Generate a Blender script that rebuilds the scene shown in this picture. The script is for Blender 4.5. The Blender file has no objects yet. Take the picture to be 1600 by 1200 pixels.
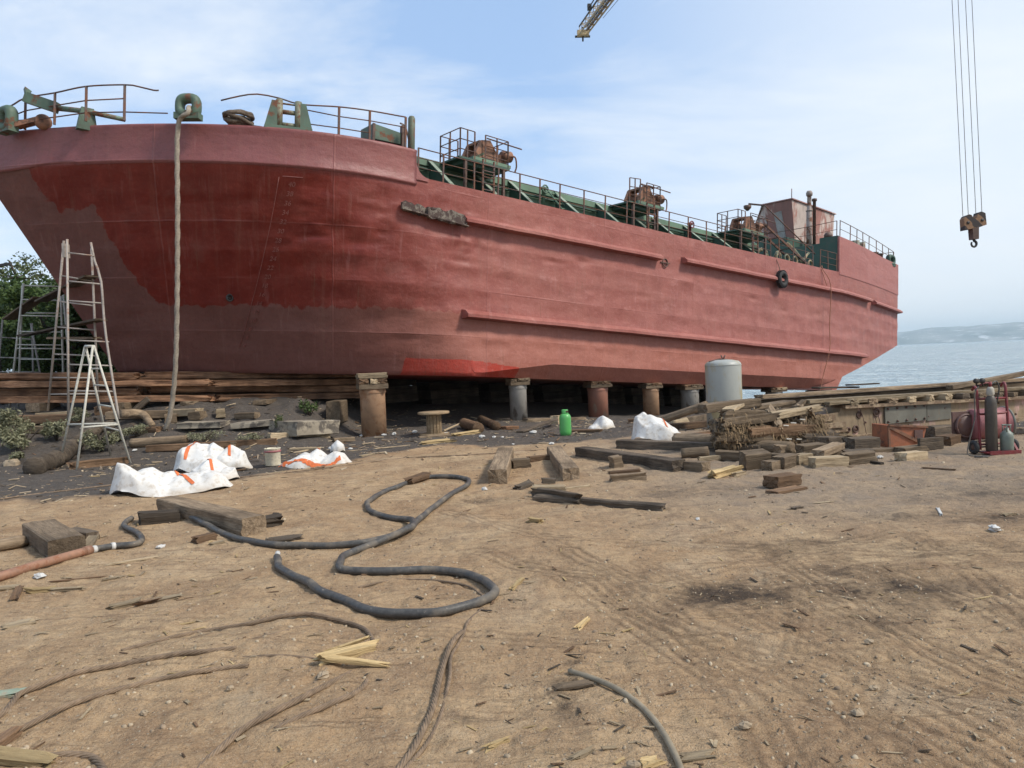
import bpy, math, random
import numpy as np
from mathutils import Matrix, Vector, noise as mnoise
R_ = math.radians
sc = bpy.context.scene
COL = sc.collection
random.seed(7)

# ------------------------------------------------------------------ camera, sky, sun, exposure
FPX = 1190.0; CAMZ = 1.55
ROLL = R_(2.5); PITCH = math.atan(35/FPX)
fw = np.array([0, math.cos(PITCH), -math.sin(PITCH)])
u0 = np.array([0, math.sin(PITCH), math.cos(PITCH)]); r0 = np.array([1., 0, 0])
CR = r0*math.cos(ROLL)-u0*math.sin(ROLL); CU = u0*math.cos(ROLL)+r0*math.sin(ROLL)
CP = np.array([0, 0, CAMZ])
cam_d = bpy.data.cameras.new('camera'); cam_d.sensor_width = 36; cam_d.lens = 36*FPX/1600
cam_d.clip_start = 0.05; cam_d.clip_end = 60000
cam = bpy.data.objects.new('camera', cam_d); COL.objects.link(cam)
cam.matrix_world = Matrix(((CR[0], CU[0], -fw[0], 0), (CR[1], CU[1], -fw[1], 0), (CR[2], CU[2], -fw[2], CAMZ), (0, 0, 0, 1)))
sc.camera = cam
sc.render.resolution_x = 1024; sc.render.resolution_y = 768
sc.view_settings.view_transform = 'Standard'; sc.view_settings.look = 'None'
sc.view_settings.exposure = 0.71; sc.view_settings.gamma = 1.0
sc.cycles.max_bounces = 6; sc.cycles.transparent_max_bounces = 4
sc.cycles.volume_bounces = 0

SUN_EL = R_(46); SUN_AZ = R_(112)      # azimuth clockwise from +Y (the view direction)
world = bpy.data.worlds.new("World"); sc.world = world; world.use_nodes = True
wt = world.node_tree; wt.nodes.clear()
def wn(t, **k):
    n = wt.nodes.new(t)
    for a, b in k.items(): setattr(n, a, b)
    return n
w_out = wn('ShaderNodeOutputWorld'); w_bg = wn('ShaderNodeBackground'); w_bg.inputs['Strength'].default_value = 0.115
w_sky = wn('ShaderNodeTexSky', sky_type='NISHITA', sun_disc=False)
w_sky.sun_elevation = SUN_EL; w_sky.sun_rotation = SUN_AZ; w_sky.air_density = 1.0; w_sky.dust_density = 0.6; w_sky.ozone_density = 1.6
w_tc = wn('ShaderNodeTexCoord')
w_sep = wn('ShaderNodeSeparateXYZ'); wt.links.new(w_tc.outputs['Generated'], w_sep.inputs[0])
# thin high cloud: noise on a flattened dome (x/z, y/z), so streaks get finer near the horizon
w_zc = wn('ShaderNodeMath', operation='MAXIMUM'); w_zc.inputs[1].default_value = 0.03; wt.links.new(w_sep.outputs['Z'], w_zc.inputs[0])
w_za = wn('ShaderNodeMath', operation='ADD'); w_za.inputs[1].default_value = 0.18; wt.links.new(w_zc.outputs[0], w_za.inputs[0])
w_dx = wn('ShaderNodeMath', operation='DIVIDE'); wt.links.new(w_sep.outputs['X'], w_dx.inputs[0]); wt.links.new(w_za.outputs[0], w_dx.inputs[1])
w_dy = wn('ShaderNodeMath', operation='DIVIDE'); wt.links.new(w_sep.outputs['Y'], w_dy.inputs[0]); wt.links.new(w_za.outputs[0], w_dy.inputs[1])
w_cmb = wn('ShaderNodeCombineXYZ'); wt.links.new(w_dx.outputs[0], w_cmb.inputs[0]); wt.links.new(w_dy.outputs[0], w_cmb.inputs[1])
w_map = wn('ShaderNodeMapping'); w_map.inputs['Location'].default_value = (2.3, 0.7, 0); w_map.inputs['Scale'].default_value = (0.75, 1.25, 1); w_map.inputs['Rotation'].default_value = (0, 0, 0.5)
wt.links.new(w_cmb.outputs[0], w_map.inputs[0])
w_n = wn('ShaderNodeTexNoise'); w_n.inputs['Scale'].default_value = 1.5; w_n.inputs['Detail'].default_value = 8; w_n.inputs['Roughness'].default_value = 0.6; w_n.inputs['Distortion'].default_value = 0.5
wt.links.new(w_map.outputs[0], w_n.inputs['Vector'])
w_r = wn('ShaderNodeMapRange'); w_r.inputs['From Min'].default_value = 0.43; w_r.inputs['From Max'].default_value = 0.70; w_r.inputs['To Max'].default_value = 0.78
wt.links.new(w_n.outputs['Fac'], w_r.inputs['Value'])
# the cloud veil is thicker to the right (east) and low down
w_rx = wn('ShaderNodeMapRange', interpolation_type='SMOOTHSTEP'); w_rx.inputs['From Min'].default_value = 0.02; w_rx.inputs['From Max'].default_value = 0.55; w_rx.inputs['To Max'].default_value = 0.72
wt.links.new(w_sep.outputs['X'], w_rx.inputs['Value'])
w_rz = wn('ShaderNodeMapRange', interpolation_type='SMOOTHSTEP'); w_rz.inputs['From Min'].default_value = 0.34; w_rz.inputs['From Max'].default_value = 0.0; w_rz.inputs['To Max'].default_value = 0.65
wt.links.new(w_sep.outputs['Z'], w_rz.inputs['Value'])
def one_minus_mul(a, b):      # 1-(1-a)(1-b)
    x = wn('ShaderNodeMath', operation='SUBTRACT'); x.inputs[0].default_value = 1; wt.links.new(a, x.inputs[1])
    y = wn('ShaderNodeMath', operation='SUBTRACT'); y.inputs[0].default_value = 1; wt.links.new(b, y.inputs[1])
    m = wn('ShaderNodeMath', operation='MULTIPLY'); wt.links.new(x.outputs[0], m.inputs[0]); wt.links.new(y.outputs[0], m.inputs[1])
    z = wn('ShaderNodeMath', operation='SUBTRACT'); z.inputs[0].default_value = 1; wt.links.new(m.outputs[0], z.inputs[1])
    return z.outputs[0]
w_f = one_minus_mul(one_minus_mul(w_r.outputs[0], w_rx.outputs[0]), w_rz.outputs[0])
w_mix = wn('ShaderNodeMix', data_type='RGBA'); w_mix.inputs['B'].default_value = (5.15, 5.45, 5.75, 1)
w_pale = wn('ShaderNodeMix', data_type='RGBA'); w_pale.inputs['Factor'].default_value = 0.6; w_pale.inputs['B'].default_value = (2.65, 3.8, 5.7, 1)
wt.links.new(w_sky.outputs[0], w_pale.inputs['A'])
wt.links.new(w_f, w_mix.inputs['Factor']); wt.links.new(w_pale.outputs['Result'], w_mix.inputs['A'])
wt.links.new(w_mix.outputs['Result'], w_bg.inputs['Color']); wt.links.new(w_bg.outputs[0], w_out.inputs[0])

sun_d = bpy.data.lights.new('sun', 'SUN'); sun_d.energy = 2.3; sun_d.angle = R_(11); sun_d.color = (1.0, 0.93, 0.83)
sun = bpy.data.objects.new('sun', sun_d); COL.objects.link(sun)
sdir = Vector((math.sin(SUN_AZ)*math.cos(SUN_EL), math.cos(SUN_AZ)*math.cos(SUN_EL), math.sin(SUN_EL)))
sun.rotation_euler = sdir.to_track_quat('Z', 'Y').to_euler()

# ------------------------------------------------------------------ survey of the place: sight lines, slip frame, ground levels
def ray(px, py): return fw+CR*(px-800)/FPX-CU*(py-600)/FPX
def G0(px, py, z=0.0):
    d = ray(px, py); return CP+d*((z-CAMZ)/d[2])
def at(px, py, Y):
    return Vector(CP+ray(px, py)*Y)
us = ray(2190, 640); us /= np.linalg.norm(us)
ns = np.cross([0, 0, 1.], us); ns /= np.linalg.norm(ns); ws = np.cross(us, ns)
_p1 = G0(580, 683); _dd = ray(580, 582)
SO = CP+_dd*(np.linalg.norm(_p1[:2])/np.linalg.norm(_dd[:2]))
uh = us[:2]/np.linalg.norm(us[:2])
SHIP_M = Matrix(((us[0], ns[0], ws[0], SO[0]), (us[1], ns[1], ws[1], SO[1]), (us[2], ns[2], ws[2], SO[2]), (0, 0, 0, 1)))
def SV(s, n, h): return SHIP_M @ Vector((s, n, h))
def S(px, py, n):
    r = ray(px, py); A = np.array([r, -us, -ws]).T
    x = np.linalg.solve(A, SO+ns*n-CP); return (x[1], n, x[2])

_rng = np.random.RandomState(3); _perm = _rng.permutation(4096); _val = _rng.rand(4096)*2-1
def vnoise(x, y):
    xi = np.floor(x).astype(np.int64); yi = np.floor(y).astype(np.int64); fx = x-xi; fy = y-yi
    fx = fx*fx*fx*(fx*(fx*6-15)+10); fy = fy*fy*fy*(fy*(fy*6-15)+10)
    def h(a, b): return _val[(_perm[(a*73+b*151) & 4095]+a*17+b*31) & 4095]
    return (h(xi, yi)*(1-fx)+h(xi+1, yi)*fx)*(1-fy)+(h(xi, yi+1)*(1-fx)+h(xi+1, yi+1)*fx)*fy
def fbm(x, y, o=4, g=0.5):
    t = 0; a = 1.0
    for i in range(o):
        t = t+a*vnoise(x*2**i+17.3*i, y*2**i-9.1*i); a *= g
    return t
def sst(a, b, x):
    t = np.clip((x-a)/(b-a), 0, 1); return t*t*(3-2*t)
def ground_base(x, y):
    x = np.asarray(x, float); y = np.asarray(y, float)
    s = (x-SO[0])*uh[0]+(y-SO[1])*uh[1]; n = (x-SO[0])*(-uh[1])+(y-SO[1])*uh[0]
    z = -0.055*np.maximum(0, s-4)-0.10*np.maximum(0, s-27)
    z = np.maximum(z, -6)
    t = sst(14.2, 18.6, y)*0.85
    z = z+t*sst(-3.5, -5.2, x)
    z = z+0.38*sst(1.2, 3.4, n)*sst(-6, 0.0, x+3.5)*sst(20, 8, s)*(1-sst(-3.5, -5.2, x))
    z = z+0.5*sst(-16, -40, x)+0.25*sst(22, 40, y)*sst(-5, -9, x)
    return z
def ground_z(x, y):       # base levels plus the uneven surface of the dirt
    x = np.asarray(x, float); y = np.asarray(y, float); d = np.hypot(x, y); z0 = ground_base(x, y)
    near = np.exp(-np.maximum(0, d-20)/20)
    z = z0+near*(0.030*fbm(x*0.5, y*0.5, 3)+0.014*fbm(x*2.1, y*2.1, 3)*1.5+0.013*np.abs(fbm(x*7, y*7, 3))*(d < 25))
    return z+np.clip(z0, 0, 1)*(x < -3)*(y < 25)*0.10*fbm(x*1.6, y*1.6, 4)
def gz(x, y): return float(ground_z(x, y))
_T = np.concatenate([np.linspace(2.2, 14, 900), np.linspace(14.01, 45, 900)])
def G(px, py, lift=0.0):       # first point where the sight line meets the ground
    d = ray(px, py); P = CP[None, :]+d[None, :]*_T[:, None]; f = P[:, 2]-lift-ground_z(P[:, 0], P[:, 1])
    i = int(np.argmax(f < 0)) if (f < 0).any() else len(_T)-1
    i = max(i, 1); t = _T[i-1]+(_T[i]-_T[i-1])*f[i-1]/(f[i-1]-f[i]+1e-12); p = CP+d*t
    return Vector((p[0], p[1], gz(p[0], p[1])+lift))

# ------------------------------------------------------------------ mesh helpers
class MB:
    def __init__(s): s.v = []; s.f = []; s.m = []; s.sm = []; s.mi = 0; s.smooth = False
    def add(s, vs, fs, smooth=None):
        o = len(s.v); s.v += [tuple(v) for v in vs]
        s.f += [tuple(i+o for i in f) for f in fs]; s.m += [s.mi]*len(fs); s.sm += [s.smooth if smooth is None else smooth]*len(fs)
        return s
    def box(s, c, d, M=None):
        hx, hy, hz = d[0]/2, d[1]/2, d[2]/2
        vs = [Vector((x, y, z)) for x in (-hx, hx) for y in (-hy, hy) for z in (-hz, hz)]
        if M is not None: vs = [M @ v for v in vs]
        c = Vector(c); vs = [v+c for v in vs]
        return s.add(vs, [(0, 1, 3, 2), (4, 6, 7, 5), (0, 4, 5, 1), (2, 3, 7, 6), (0, 2, 6, 4), (1, 5, 7, 3)], False)
    def bar(s, a, b, w, h, up=(0, 0, 1)):
        a = Vector(a); b = Vector(b); x = (b-a).normalized(); u = Vector(up)
        y = u.cross(x)
        if y.length < 1e-5: y = Vector((0, 1, 0)).cross(x)
        y.normalize(); z = x.cross(y)
        M = Matrix((x, y, z)).transposed()
        return s.box((a+b)/2, ((b-a).length, w, h), M)
    def tube(s, pts, r, k=8, caps=True, lobes=0, amp=0.0, pitch=0.1):
        pts = [Vector(p) for p in pts]; n = len(pts)
        rr = r if isinstance(r, (list, tuple)) else [r]*n
        t0 = (pts[1]-pts[0]).normalized(); ref = Vector((0, 0, 1)) if abs(t0.z) < 0.9 else Vector((1, 0, 0))
        y = ref.cross(t0).normalized(); vs = []; L = 0.0
        for i, p in enumerate(pts):
            t = (pts[min(i+1, n-1)]-pts[max(i-1, 0)])
            if t.length < 1e-9: t = t0.copy()
            t.normalize()
            y = (y-t*y.dot(t)); y.normalize(); z = t.cross(y)
            if i: L += (p-pts[i-1]).length
            for j in range(k):
                a = 2*math.pi*j/k; q = rr[i]
                if lobes: q *= 1+amp*math.cos(lobes*a-L*2*math.pi/pitch)
                vs.append(p+y*math.cos(a)*q+z*math.sin(a)*q)
        fs = [(i*k+j, i*k+(j+1) % k, (i+1)*k+(j+1) % k, (i+1)*k+j) for i in range(n-1) for j in range(k)]
        if caps: fs += [tuple(range(k))[::-1], tuple((n-1)*k+j for j in range(k))]
        return s.add(vs, fs, True)
    def lathe(s, prof, k=20, c=(0, 0, 0), M=None, caps=True):
        vs = []; c = Vector(c)
        for (r, z) in prof:
            for j in range(k):
                a = 2*math.pi*j/k; v = Vector((r*math.cos(a), r*math.sin(a), z))
                vs.append((M @ v if M is not None else v)+c)
        n = len(prof)
        fs = [(i*k+j, i*k+(j+1) % k, (i+1)*k+(j+1) % k, (i+1)*k+j) for i in range(n-1) for j in range(k)]
        if caps: fs += [tuple(range(k))[::-1], tuple((n-1)*k+j for j in range(k))]
        return s.add(vs, fs, True)
    def torus(s, c, Rr, r, M=None, k=24, q=10, sx=1.0, sz=1.0):
        vs = []; c = Vector(c)
        for i in range(k):
            a = 2*math.pi*i/k
            for j in range(q):
                b = 2*math.pi*j/q
                v = Vector(((Rr+r*math.cos(b))*math.cos(a)*sx, (Rr+r*math.cos(b))*math.sin(a), r*math.sin(b)*sz))
                vs.append((M @ v if M is not None else v)+c)
        fs = [(i*q+j, ((i+1) % k)*q+j, ((i+1) % k)*q+(j+1) % q, i*q+(j+1) % q) for i in range(k) for j in range(q)]
        return s.add(vs, fs, True)
    def prism(s, poly, a, b):       # polygon points (3D) extruded by vector from a to b offsets
        n = len(poly); A = [Vector(p)+Vector(a) for p in poly]; B = [Vector(p)+Vector(b) for p in poly]
        fs = [tuple(range(n))[::-1], tuple(range(n, 2*n))]+[(i, (i+1) % n, n+(i+1) % n, n+i) for i in range(n)]
        return s.add(A+B, fs, False)
    def build(s, name, mats, parent=None):
        me = bpy.data.meshes.new(name); me.from_pydata(s.v, [], s.f)
        if not isinstance(mats, (list, tuple)): mats = [mats]
        for m in mats: me.materials.append(m)
        if len(mats) > 1: me.polygons.foreach_set('material_index', s.m)
        me.polygons.foreach_set('use_smooth', s.sm); me.update()
        o = bpy.data.objects.new(name, me); COL.objects.link(o)
        if parent is not None: o.parent = parent
        return o
def smooth_path(pts, step=0.03):
    P = [Vector(p) for p in pts]; P = [P[0]*2-P[1]]+P+[P[-1]*2-P[-2]]; out = []
    for i in range(1, len(P)-2):
        a, b, c, d = P[i-1], P[i], P[i+1], P[i+2]; m = max(2, int((c-b).length/step))
        for j in range(m):
            t = j/m
            out.append(0.5*((2*b)+(c-a)*t+(2*a-5*b+4*c-d)*t*t+(3*b-a-3*c+d)*t**3))
    out.append(P[-2]); return out
def tag(o, label=None, cat=None, group=None, kind=None):
    if label: o['label'] = label
    if cat: o['category'] = cat
    if group: o['group'] = group
    if kind or cat and 'kind' not in o: o['kind'] = kind or 'thing'
    return o
def thing(name, label, cat, loc=(0, 0, 0), rz=0.0, group=None):
    o = bpy.data.objects.new(name, None); COL.objects.link(o); o.location = loc; o.rotation_euler = (0, 0, rz)
    o.empty_display_size = 0.1
    return tag(o, label, cat, group)

# ------------------------------------------------------------------ materials
class NT:
    def __init__(s, name):
        s.m = bpy.data.materials.new(name); s.m.use_nodes = True; s.t = s.m.node_tree; s.t.nodes.clear()
        s.out = s.n('ShaderNodeOutputMaterial'); s.b = s.n('ShaderNodeBsdfPrincipled'); s.l(s.b.outputs[0], s.out.inputs[0])
    def n(s, t, **k):
        o = s.t.nodes.new(t)
        for a, b in k.items(): setattr(o, a, b)
        return o
    def l(s, a, b): s.t.links.new(a, b)
    def put(s, sock, v):
        if hasattr(v, 'is_linked') or isinstance(v, bpy.types.NodeSocket): s.l(v, sock)
        elif isinstance(v, (tuple, list)) and len(v) == 3 and sock.type == 'RGBA': sock.default_value = (*v, 1)
        else: sock.default_value = v
    def coord(s, kind='Object', scale=(1, 1, 1), rot=(0, 0, 0), loc=(0, 0, 0)):
        c = s.n('ShaderNodeTexCoord'); m = s.n('ShaderNodeMapping')
        m.inputs['Scale'].default_value = scale; m.inputs['Rotation'].default_value = rot; m.inputs['Location'].default_value = loc
        s.l(c.outputs[kind], m.inputs[0]); return m.outputs[0]
    def rnd(s): return s.n('ShaderNodeObjectInfo').outputs['Random']
    def noise(s, vec, scale=5, detail=4, rough=0.55, dist=0.0):
        o = s.n('ShaderNodeTexNoise'); o.inputs['Scale'].default_value = scale; o.inputs['Detail'].default_value = detail
        o.inputs['Roughness'].default_value = rough; o.inputs['Distortion'].default_value = dist
        if vec is not None: s.l(vec, o.inputs['Vector'])
        return o.outputs['Fac']
    def voro(s, vec, scale=5, feature='F1', out='Distance'):
        o = s.n('ShaderNodeTexVoronoi', feature=feature); o.inputs['Scale'].default_value = scale
        if vec is not None: s.l(vec, o.inputs['Vector'])
        return o.outputs[out]
    def rng(s, v, a, b, c=0.0, d=1.0, smooth=False):
        o = s.n('ShaderNodeMapRange'); o.interpolation_type = 'SMOOTHSTEP' if smooth else 'LINEAR'
        for i, x in zip(('From Min', 'From Max', 'To Min', 'To Max'), (a, b, c, d)): o.inputs[i].default_value = x
        s.l(v, o.inputs['Value']); return o.outputs[0]
    def mix(s, f, a, b, mode='MIX'):
        o = s.n('ShaderNodeMix', data_type='RGBA', blend_type=mode)
        s.put(o.inputs['Factor'], f); s.put(o.inputs['A'], a); s.put(o.inputs['B'], b); return o.outputs['Result']
    def math(s, op, a, b=0.0, c=None):
        o = s.n('ShaderNodeMath', operation=op); s.put(o.inputs[0], a); s.put(o.inputs[1], b)
        if c is not None: s.put(o.inputs[2], c)
        return o.outputs[0]
    def attr(s, name, out='Fac'): return s.n('ShaderNodeAttribute', attribute_name=name).outputs[out]
    def bump(s, h, strength=0.3, dist=0.02, prev=None):
        o = s.n('ShaderNodeBump'); o.inputs['Strength'].default_value = strength; o.inputs['Distance'].default_value = dist
        s.l(h, o.inputs['Height'])
        if prev is not None: s.l(prev, o.inputs['Normal'])
        s.l(o.outputs[0], s.b.inputs['Normal']); return o.outputs[0]
    def fin(s, col=None, rough=None, metal=0.0, spec=None):
        if col is not None: s.put(s.b.inputs['Base Color'], col)
        if rough is not None: s.put(s.b.inputs['Roughness'], rough)
        s.b.inputs['Metallic'].default_value = metal
        if spec is not None: s.b.inputs['Specular IOR Level'].default_value = spec
        return s.m
RUST = (0.13, 0.055, 0.03)
def worn(name, paint, rust=RUST, amt=0.45, scale=3.0, rough=0.6, var=0.25, stretch=(1, 1, 1), dirt=(0.1, 0.08, 0.06)):
    q = NT(name); v = q.coord('Object', stretch)
    n1 = q.noise(v, scale, 6, 0.62, 0.4); n2 = q.noise(v, scale*4.3, 5, 0.6); n3 = q.noise(v, scale*0.6, 3)
    c = q.mix(q.rng(n3, 0.3, 0.7), tuple(x*(1-var) for x in paint), tuple(min(1, x*(1+var)) for x in paint))
    c = q.mix(q.rng(n2, 0.45, 0.8, 0, 0.5), c, dirt)
    mask = q.rng(q.math('ADD', n1, q.math('MULTIPLY', q.math('SUBTRACT', n2, 0.5), 0.35)), 1-amt-0.05, 1-amt+0.05)
    r2 = q.mix(n2, tuple(x*0.55 for x in rust), tuple(min(1, x*1.6) for x in rust))
    c = q.mix(mask, c, r2)
    q.bump(q.math('ADD', n2, q.math('MULTIPLY', mask, -0.4)), 0.35, 0.01)
    return q.fin(c, q.math('ADD', q.math('MULTIPLY', mask, 0.25), rough))
def wood(name, dark, light, rough=0.85, crack=True, endc=None):
    q = NT(name); v = q.coord('Object', (0.9, 9, 9)); w = q.coord('Object', (1, 1, 1))
    n1 = q.noise(v, 2.2, 7, 0.65, 0.6); n2 = q.noise(v, 7.5, 5, 0.6); n3 = q.noise(w, 2.4, 4)
    c = q.mix(q.rng(n1, 0.3, 0.72), dark, light)
    c = q.mix(q.rng(n3, 0.42, 0.72, 0, 0.7), c, tuple(x*0.45 for x in dark))
    c = q.mix(q.rng(n2, 0.55, 0.75, 0, 0.75), c, tuple(x*0.35 for x in dark))
    hv = q.n('ShaderNodeHueSaturation'); q.l(c, hv.inputs['Color']); q.l(q.rng(q.rnd(), 0, 1, 0.6, 1.4), hv.inputs['Value'])
    q.bump(q.math('ADD', n1, n2), 0.75, 0.02)
    return q.fin(hv.outputs[0], rough, spec=0.25)
M_wgrey = wood('weathered_wood', (0.125, 0.088, 0.056), (0.33, 0.245, 0.16))
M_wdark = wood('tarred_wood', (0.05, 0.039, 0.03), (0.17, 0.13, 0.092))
M_wbrown = wood('brown_wood', (0.11, 0.066, 0.038), (0.25, 0.155, 0.09))
M_wred = wood('red_brown_timber', (0.12, 0.06, 0.034), (0.42, 0.235, 0.13))
M_wpale = wood('fresh_split_wood', (0.34, 0.235, 0.11), (0.56, 0.42, 0.22))
M_wtan = wood('dry_tan_wood', (0.25, 0.185, 0.112), (0.50, 0.395, 0.26))
M_ply = wood('plank_wood', (0.12, 0.085, 0.055), (0.25, 0.185, 0.125))
M_bark = wood('bark', (0.05, 0.038, 0.028), (0.14, 0.11, 0.08))
M_green = worn('green_deck_paint', (0.115, 0.195, 0.13), amt=0.30, scale=1.6, var=0.25, stretch=(1, 1, 0.35))
M_greend = worn('dark_green_paint', (0.032, 0.082, 0.058), amt=0.22, scale=1.2, var=0.25)
M_greenb = worn('weathered_bow_green', (0.075, 0.125, 0.088), amt=0.40, scale=3.2, var=0.3)
M_greenl = worn('pale_green_flange', (0.24, 0.29, 0.22), amt=0.35, scale=3)
M_rail = worn('rusty_rail', (0.075, 0.045, 0.04), amt=0.5, scale=6, var=0.3)
M_rustor = worn('orange_rust', (0.24, 0.11, 0.06), rust=(0.085, 0.05, 0.035), amt=0.45, scale=4, var=0.3)
M_rustdk = worn('dark_rust', (0.10, 0.055, 0.04), rust=(0.06, 0.03, 0.02), amt=0.4, scale=5, var=0.3)
M_whrust = worn('white_rusty_house', (0.48, 0.39, 0.34), rust=(0.28, 0.13, 0.105), amt=0.52, scale=1.1, stretch=(1, 1, 0.5), var=0.12)
M_brrust = worn('brown_rusty_house', (0.30, 0.145, 0.125), rust=(0.52, 0.44, 0.40), amt=0.42, scale=0.8, stretch=(1, 1, 0.45), var=0.2)
M_pillar1 = worn('brown_rusty_pipe', (0.37, 0.22, 0.125), rust=(0.24, 0.12, 0.06), amt=0.45, scale=2.0, var=0.18, rough=0.7)
M_pillar2 = worn('grey_scaled_pipe', (0.28, 0.26, 0.23), rust=(0.09, 0.07, 0.055), amt=0.45, scale=2.0, stretch=(1, 1, 0.5))
M_pillar3 = worn('red_scaled_pipe', (0.30, 0.13, 0.085), rust=(0.25, 0.20, 0.15), amt=0.4, scale=1.6, stretch=(1, 1, 0.5))
M_tank = worn('grey_tank_paint', (0.34, 0.35, 0.32), rust=(0.30, 0.25, 0.14), amt=0.48, scale=1.3, var=0.06, rough=0.42, stretch=(1, 1, 0.5), dirt=(0.26, 0.27, 0.25))
M_white = worn('white_tube_paint', (0.52, 0.50, 0.43), rust=(0.24, 0.17, 0.11), amt=0.32, scale=7, var=0.1)
M_lad = worn('pale_rusty_tube', (0.36, 0.315, 0.275), rust=(0.25, 0.15, 0.11), amt=0.36, scale=4, var=0.15)
M_gas = worn('bright_green_enamel', (0.095, 0.37, 0.10), rust=(0.10, 0.20, 0.07), amt=0.28, scale=3, var=0.05, rough=0.35, dirt=(0.07, 0.34, 0.07))
M_trolley = worn('red_trolley_paint', (0.17, 0.02, 0.025), amt=0.28, scale=8, var=0.15, rough=0.5)
M_cyl = worn('dark_cylinder', (0.055, 0.045, 0.035), amt=0.3, scale=5, rough=0.5)
M_lpg = worn('grey_green_bottle', (0.17, 0.20, 0.165), amt=0.3, scale=5, rough=0.45)
M_orange = worn('orange_rusty_box', (0.36, 0.125, 0.06), rust=(0.15, 0.075, 0.05), amt=0.4, scale=5, var=0.2)
M_drum = worn('faded_red_drum', (0.30, 0.105, 0.105), rust=(0.13, 0.06, 0.045), amt=0.36, scale=5, var=0.2)
M_drumd = worn('brown_steel_plate', (0.12, 0.065, 0.055), amt=0.4, scale=7, var=0.2)
M_gird = worn('rusty_pink_cradle_steel', (0.38, 0.24, 0.205), rust=(0.215, 0.16, 0.10), amt=0.56, scale=2.4, var=0.35, stretch=(1.2, 1, 0.55), dirt=(0.07, 0.055, 0.04))
M_gplate = worn('grey_steel_plate', (0.135, 0.13, 0.105), rust=(0.2, 0.13, 0.07), amt=0.33, scale=3)
M_yelrust = worn('yellow_rust', (0.29, 0.215, 0.135), rust=(0.15, 0.10, 0.062), amt=0.52, scale=6, var=0.3)
M_boom = worn('yellow_boom_paint', (0.46, 0.36, 0.2), rust=(0.25, 0.18, 0.1), amt=0.3, scale=0.8)
M_black = worn('black_steel', (0.022, 0.022, 0.022), amt=0.2, scale=4)
M_hook = worn('hook_block_rust', (0.16, 0.085, 0.045), rust=(0.035, 0.026, 0.022), amt=0.48, scale=3.2, var=0.35)
def striped():
    q = NT('striped_hook_paint'); w = q.n('ShaderNodeTexWave', wave_type='BANDS', bands_direction='DIAGONAL'); w.inputs['Scale'].default_value = 1.15; w.inputs['Distortion'].default_value = 2.2; w.inputs['Detail'].default_value = 3; w.inputs['Detail Scale'].default_value = 3
    q.l(q.coord('Object', (1, 0.2, 1)), w.inputs['Vector']); n1 = q.noise(q.coord(), 9, 5)
    c = q.mix(q.rng(w.outputs['Fac'], 0.45, 0.55), (0.03, 0.022, 0.02), q.mix(n1, (0.14, 0.07, 0.035), (0.30, 0.17, 0.085))); q.bump(n1, 0.3, 0.01); return q.fin(c, 0.7)
M_hook = striped()
M_pipe = worn('brown_steel_pipe', (0.27, 0.14, 0.085), rust=(0.2, 0.085, 0.045), amt=0.4, scale=6, var=0.2)
M_conc = worn('old_concrete', (0.30, 0.255, 0.19), rust=(0.10, 0.085, 0.07), amt=0.45, scale=3, var=0.2, rough=0.85)
M_pail = worn('paint_pail', (0.62, 0.56, 0.42), rust=(0.42, 0.10, 0.06), amt=0.26, scale=7, var=0.1)
def simple(name, col, rough=0.7, scale=20, var=0.25, bump=0.3, spec=0.4):
    q = NT(name); v = q.coord(); n1 = q.noise(v, scale, 5); n2 = q.noise(v, scale*0.2, 3)
    c = q.mix(q.rng(n1, 0.3, 0.7), tuple(x*(1-var) for x in col), tuple(min(1, x*(1+var)) for x in col))
    c = q.mix(q.rng(n2, 0.4, 0.75, 0, 0.6), c, tuple(x*(1-1.6*var) for x in col))
    q.bump(n1, bump, 0.006); return q.fin(c, rough, spec=spec)
def hose_mat():
    q = NT('dusty_rubber_hose'); v = q.coord(); n1 = q.noise(v, 5, 5, 0.6); n2 = q.noise(v, 34, 4, 0.65)
    c = q.mix(q.rng(n2, 0.35, 0.7), (0.05, 0.048, 0.045), (0.09, 0.085, 0.078)); c = q.mix(q.rng(n1, 0.48, 0.7, 0, 0.8), c, (0.20, 0.165, 0.125)); c = q.mix(q.rng(n2, 0.66, 0.7, 0, 0.7), c, (0.34, 0.28, 0.21))
    q.bump(n2, 0.4, 0.005); return q.fin(c, q.rng(n1, 0.45, 0.65, 0.45, 0.85), spec=0.35)
M_hose = hose_mat()
M_tyre = simple('tyre_rubber', (0.03, 0.03, 0.03), 0.75, 20, 0.3)
M_wire = simple('rusty_wire_rope', (0.20, 0.14, 0.09), 0.75, 25, 0.35, 0.4)
M_rope = simple('fibre_rope', (0.30, 0.255, 0.20), 0.9, 30, 0.25, 0.5)
M_coil = simple('old_dark_rope', (0.13, 0.10, 0.075), 0.9, 25, 0.4, 0.5)
M_thin = simple('thin_orange_line', (0.36, 0.16, 0.10), 0.8)
M_cable = simple('steel_cable', (0.16, 0.15, 0.15), 0.5)
M_dcable = simple('olive_cable', (0.25, 0.205, 0.14), 0.6, 16, 0.25)
M_strap = simple('orange_strap', (0.62, 0.15, 0.045), 0.7, 30, 0.2)
M_litter = simple('white_litter', (0.52, 0.51, 0.48), 0.7, 25, 0.12)
M_stone = simple('pale_stone', (0.34, 0.265, 0.18), 0.9, 9, 0.3)
M_mussel = simple('shell_crust', (0.22, 0.165, 0.105), 0.9, 16, 0.6, 1.0)
M_fibre = simple('dry_fibre', (0.24, 0.165, 0.09), 0.9, 6, 0.5)
M_spoolw = wood('spool_wood', (0.22, 0.15, 0.085), (0.42, 0.31, 0.19))
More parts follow.
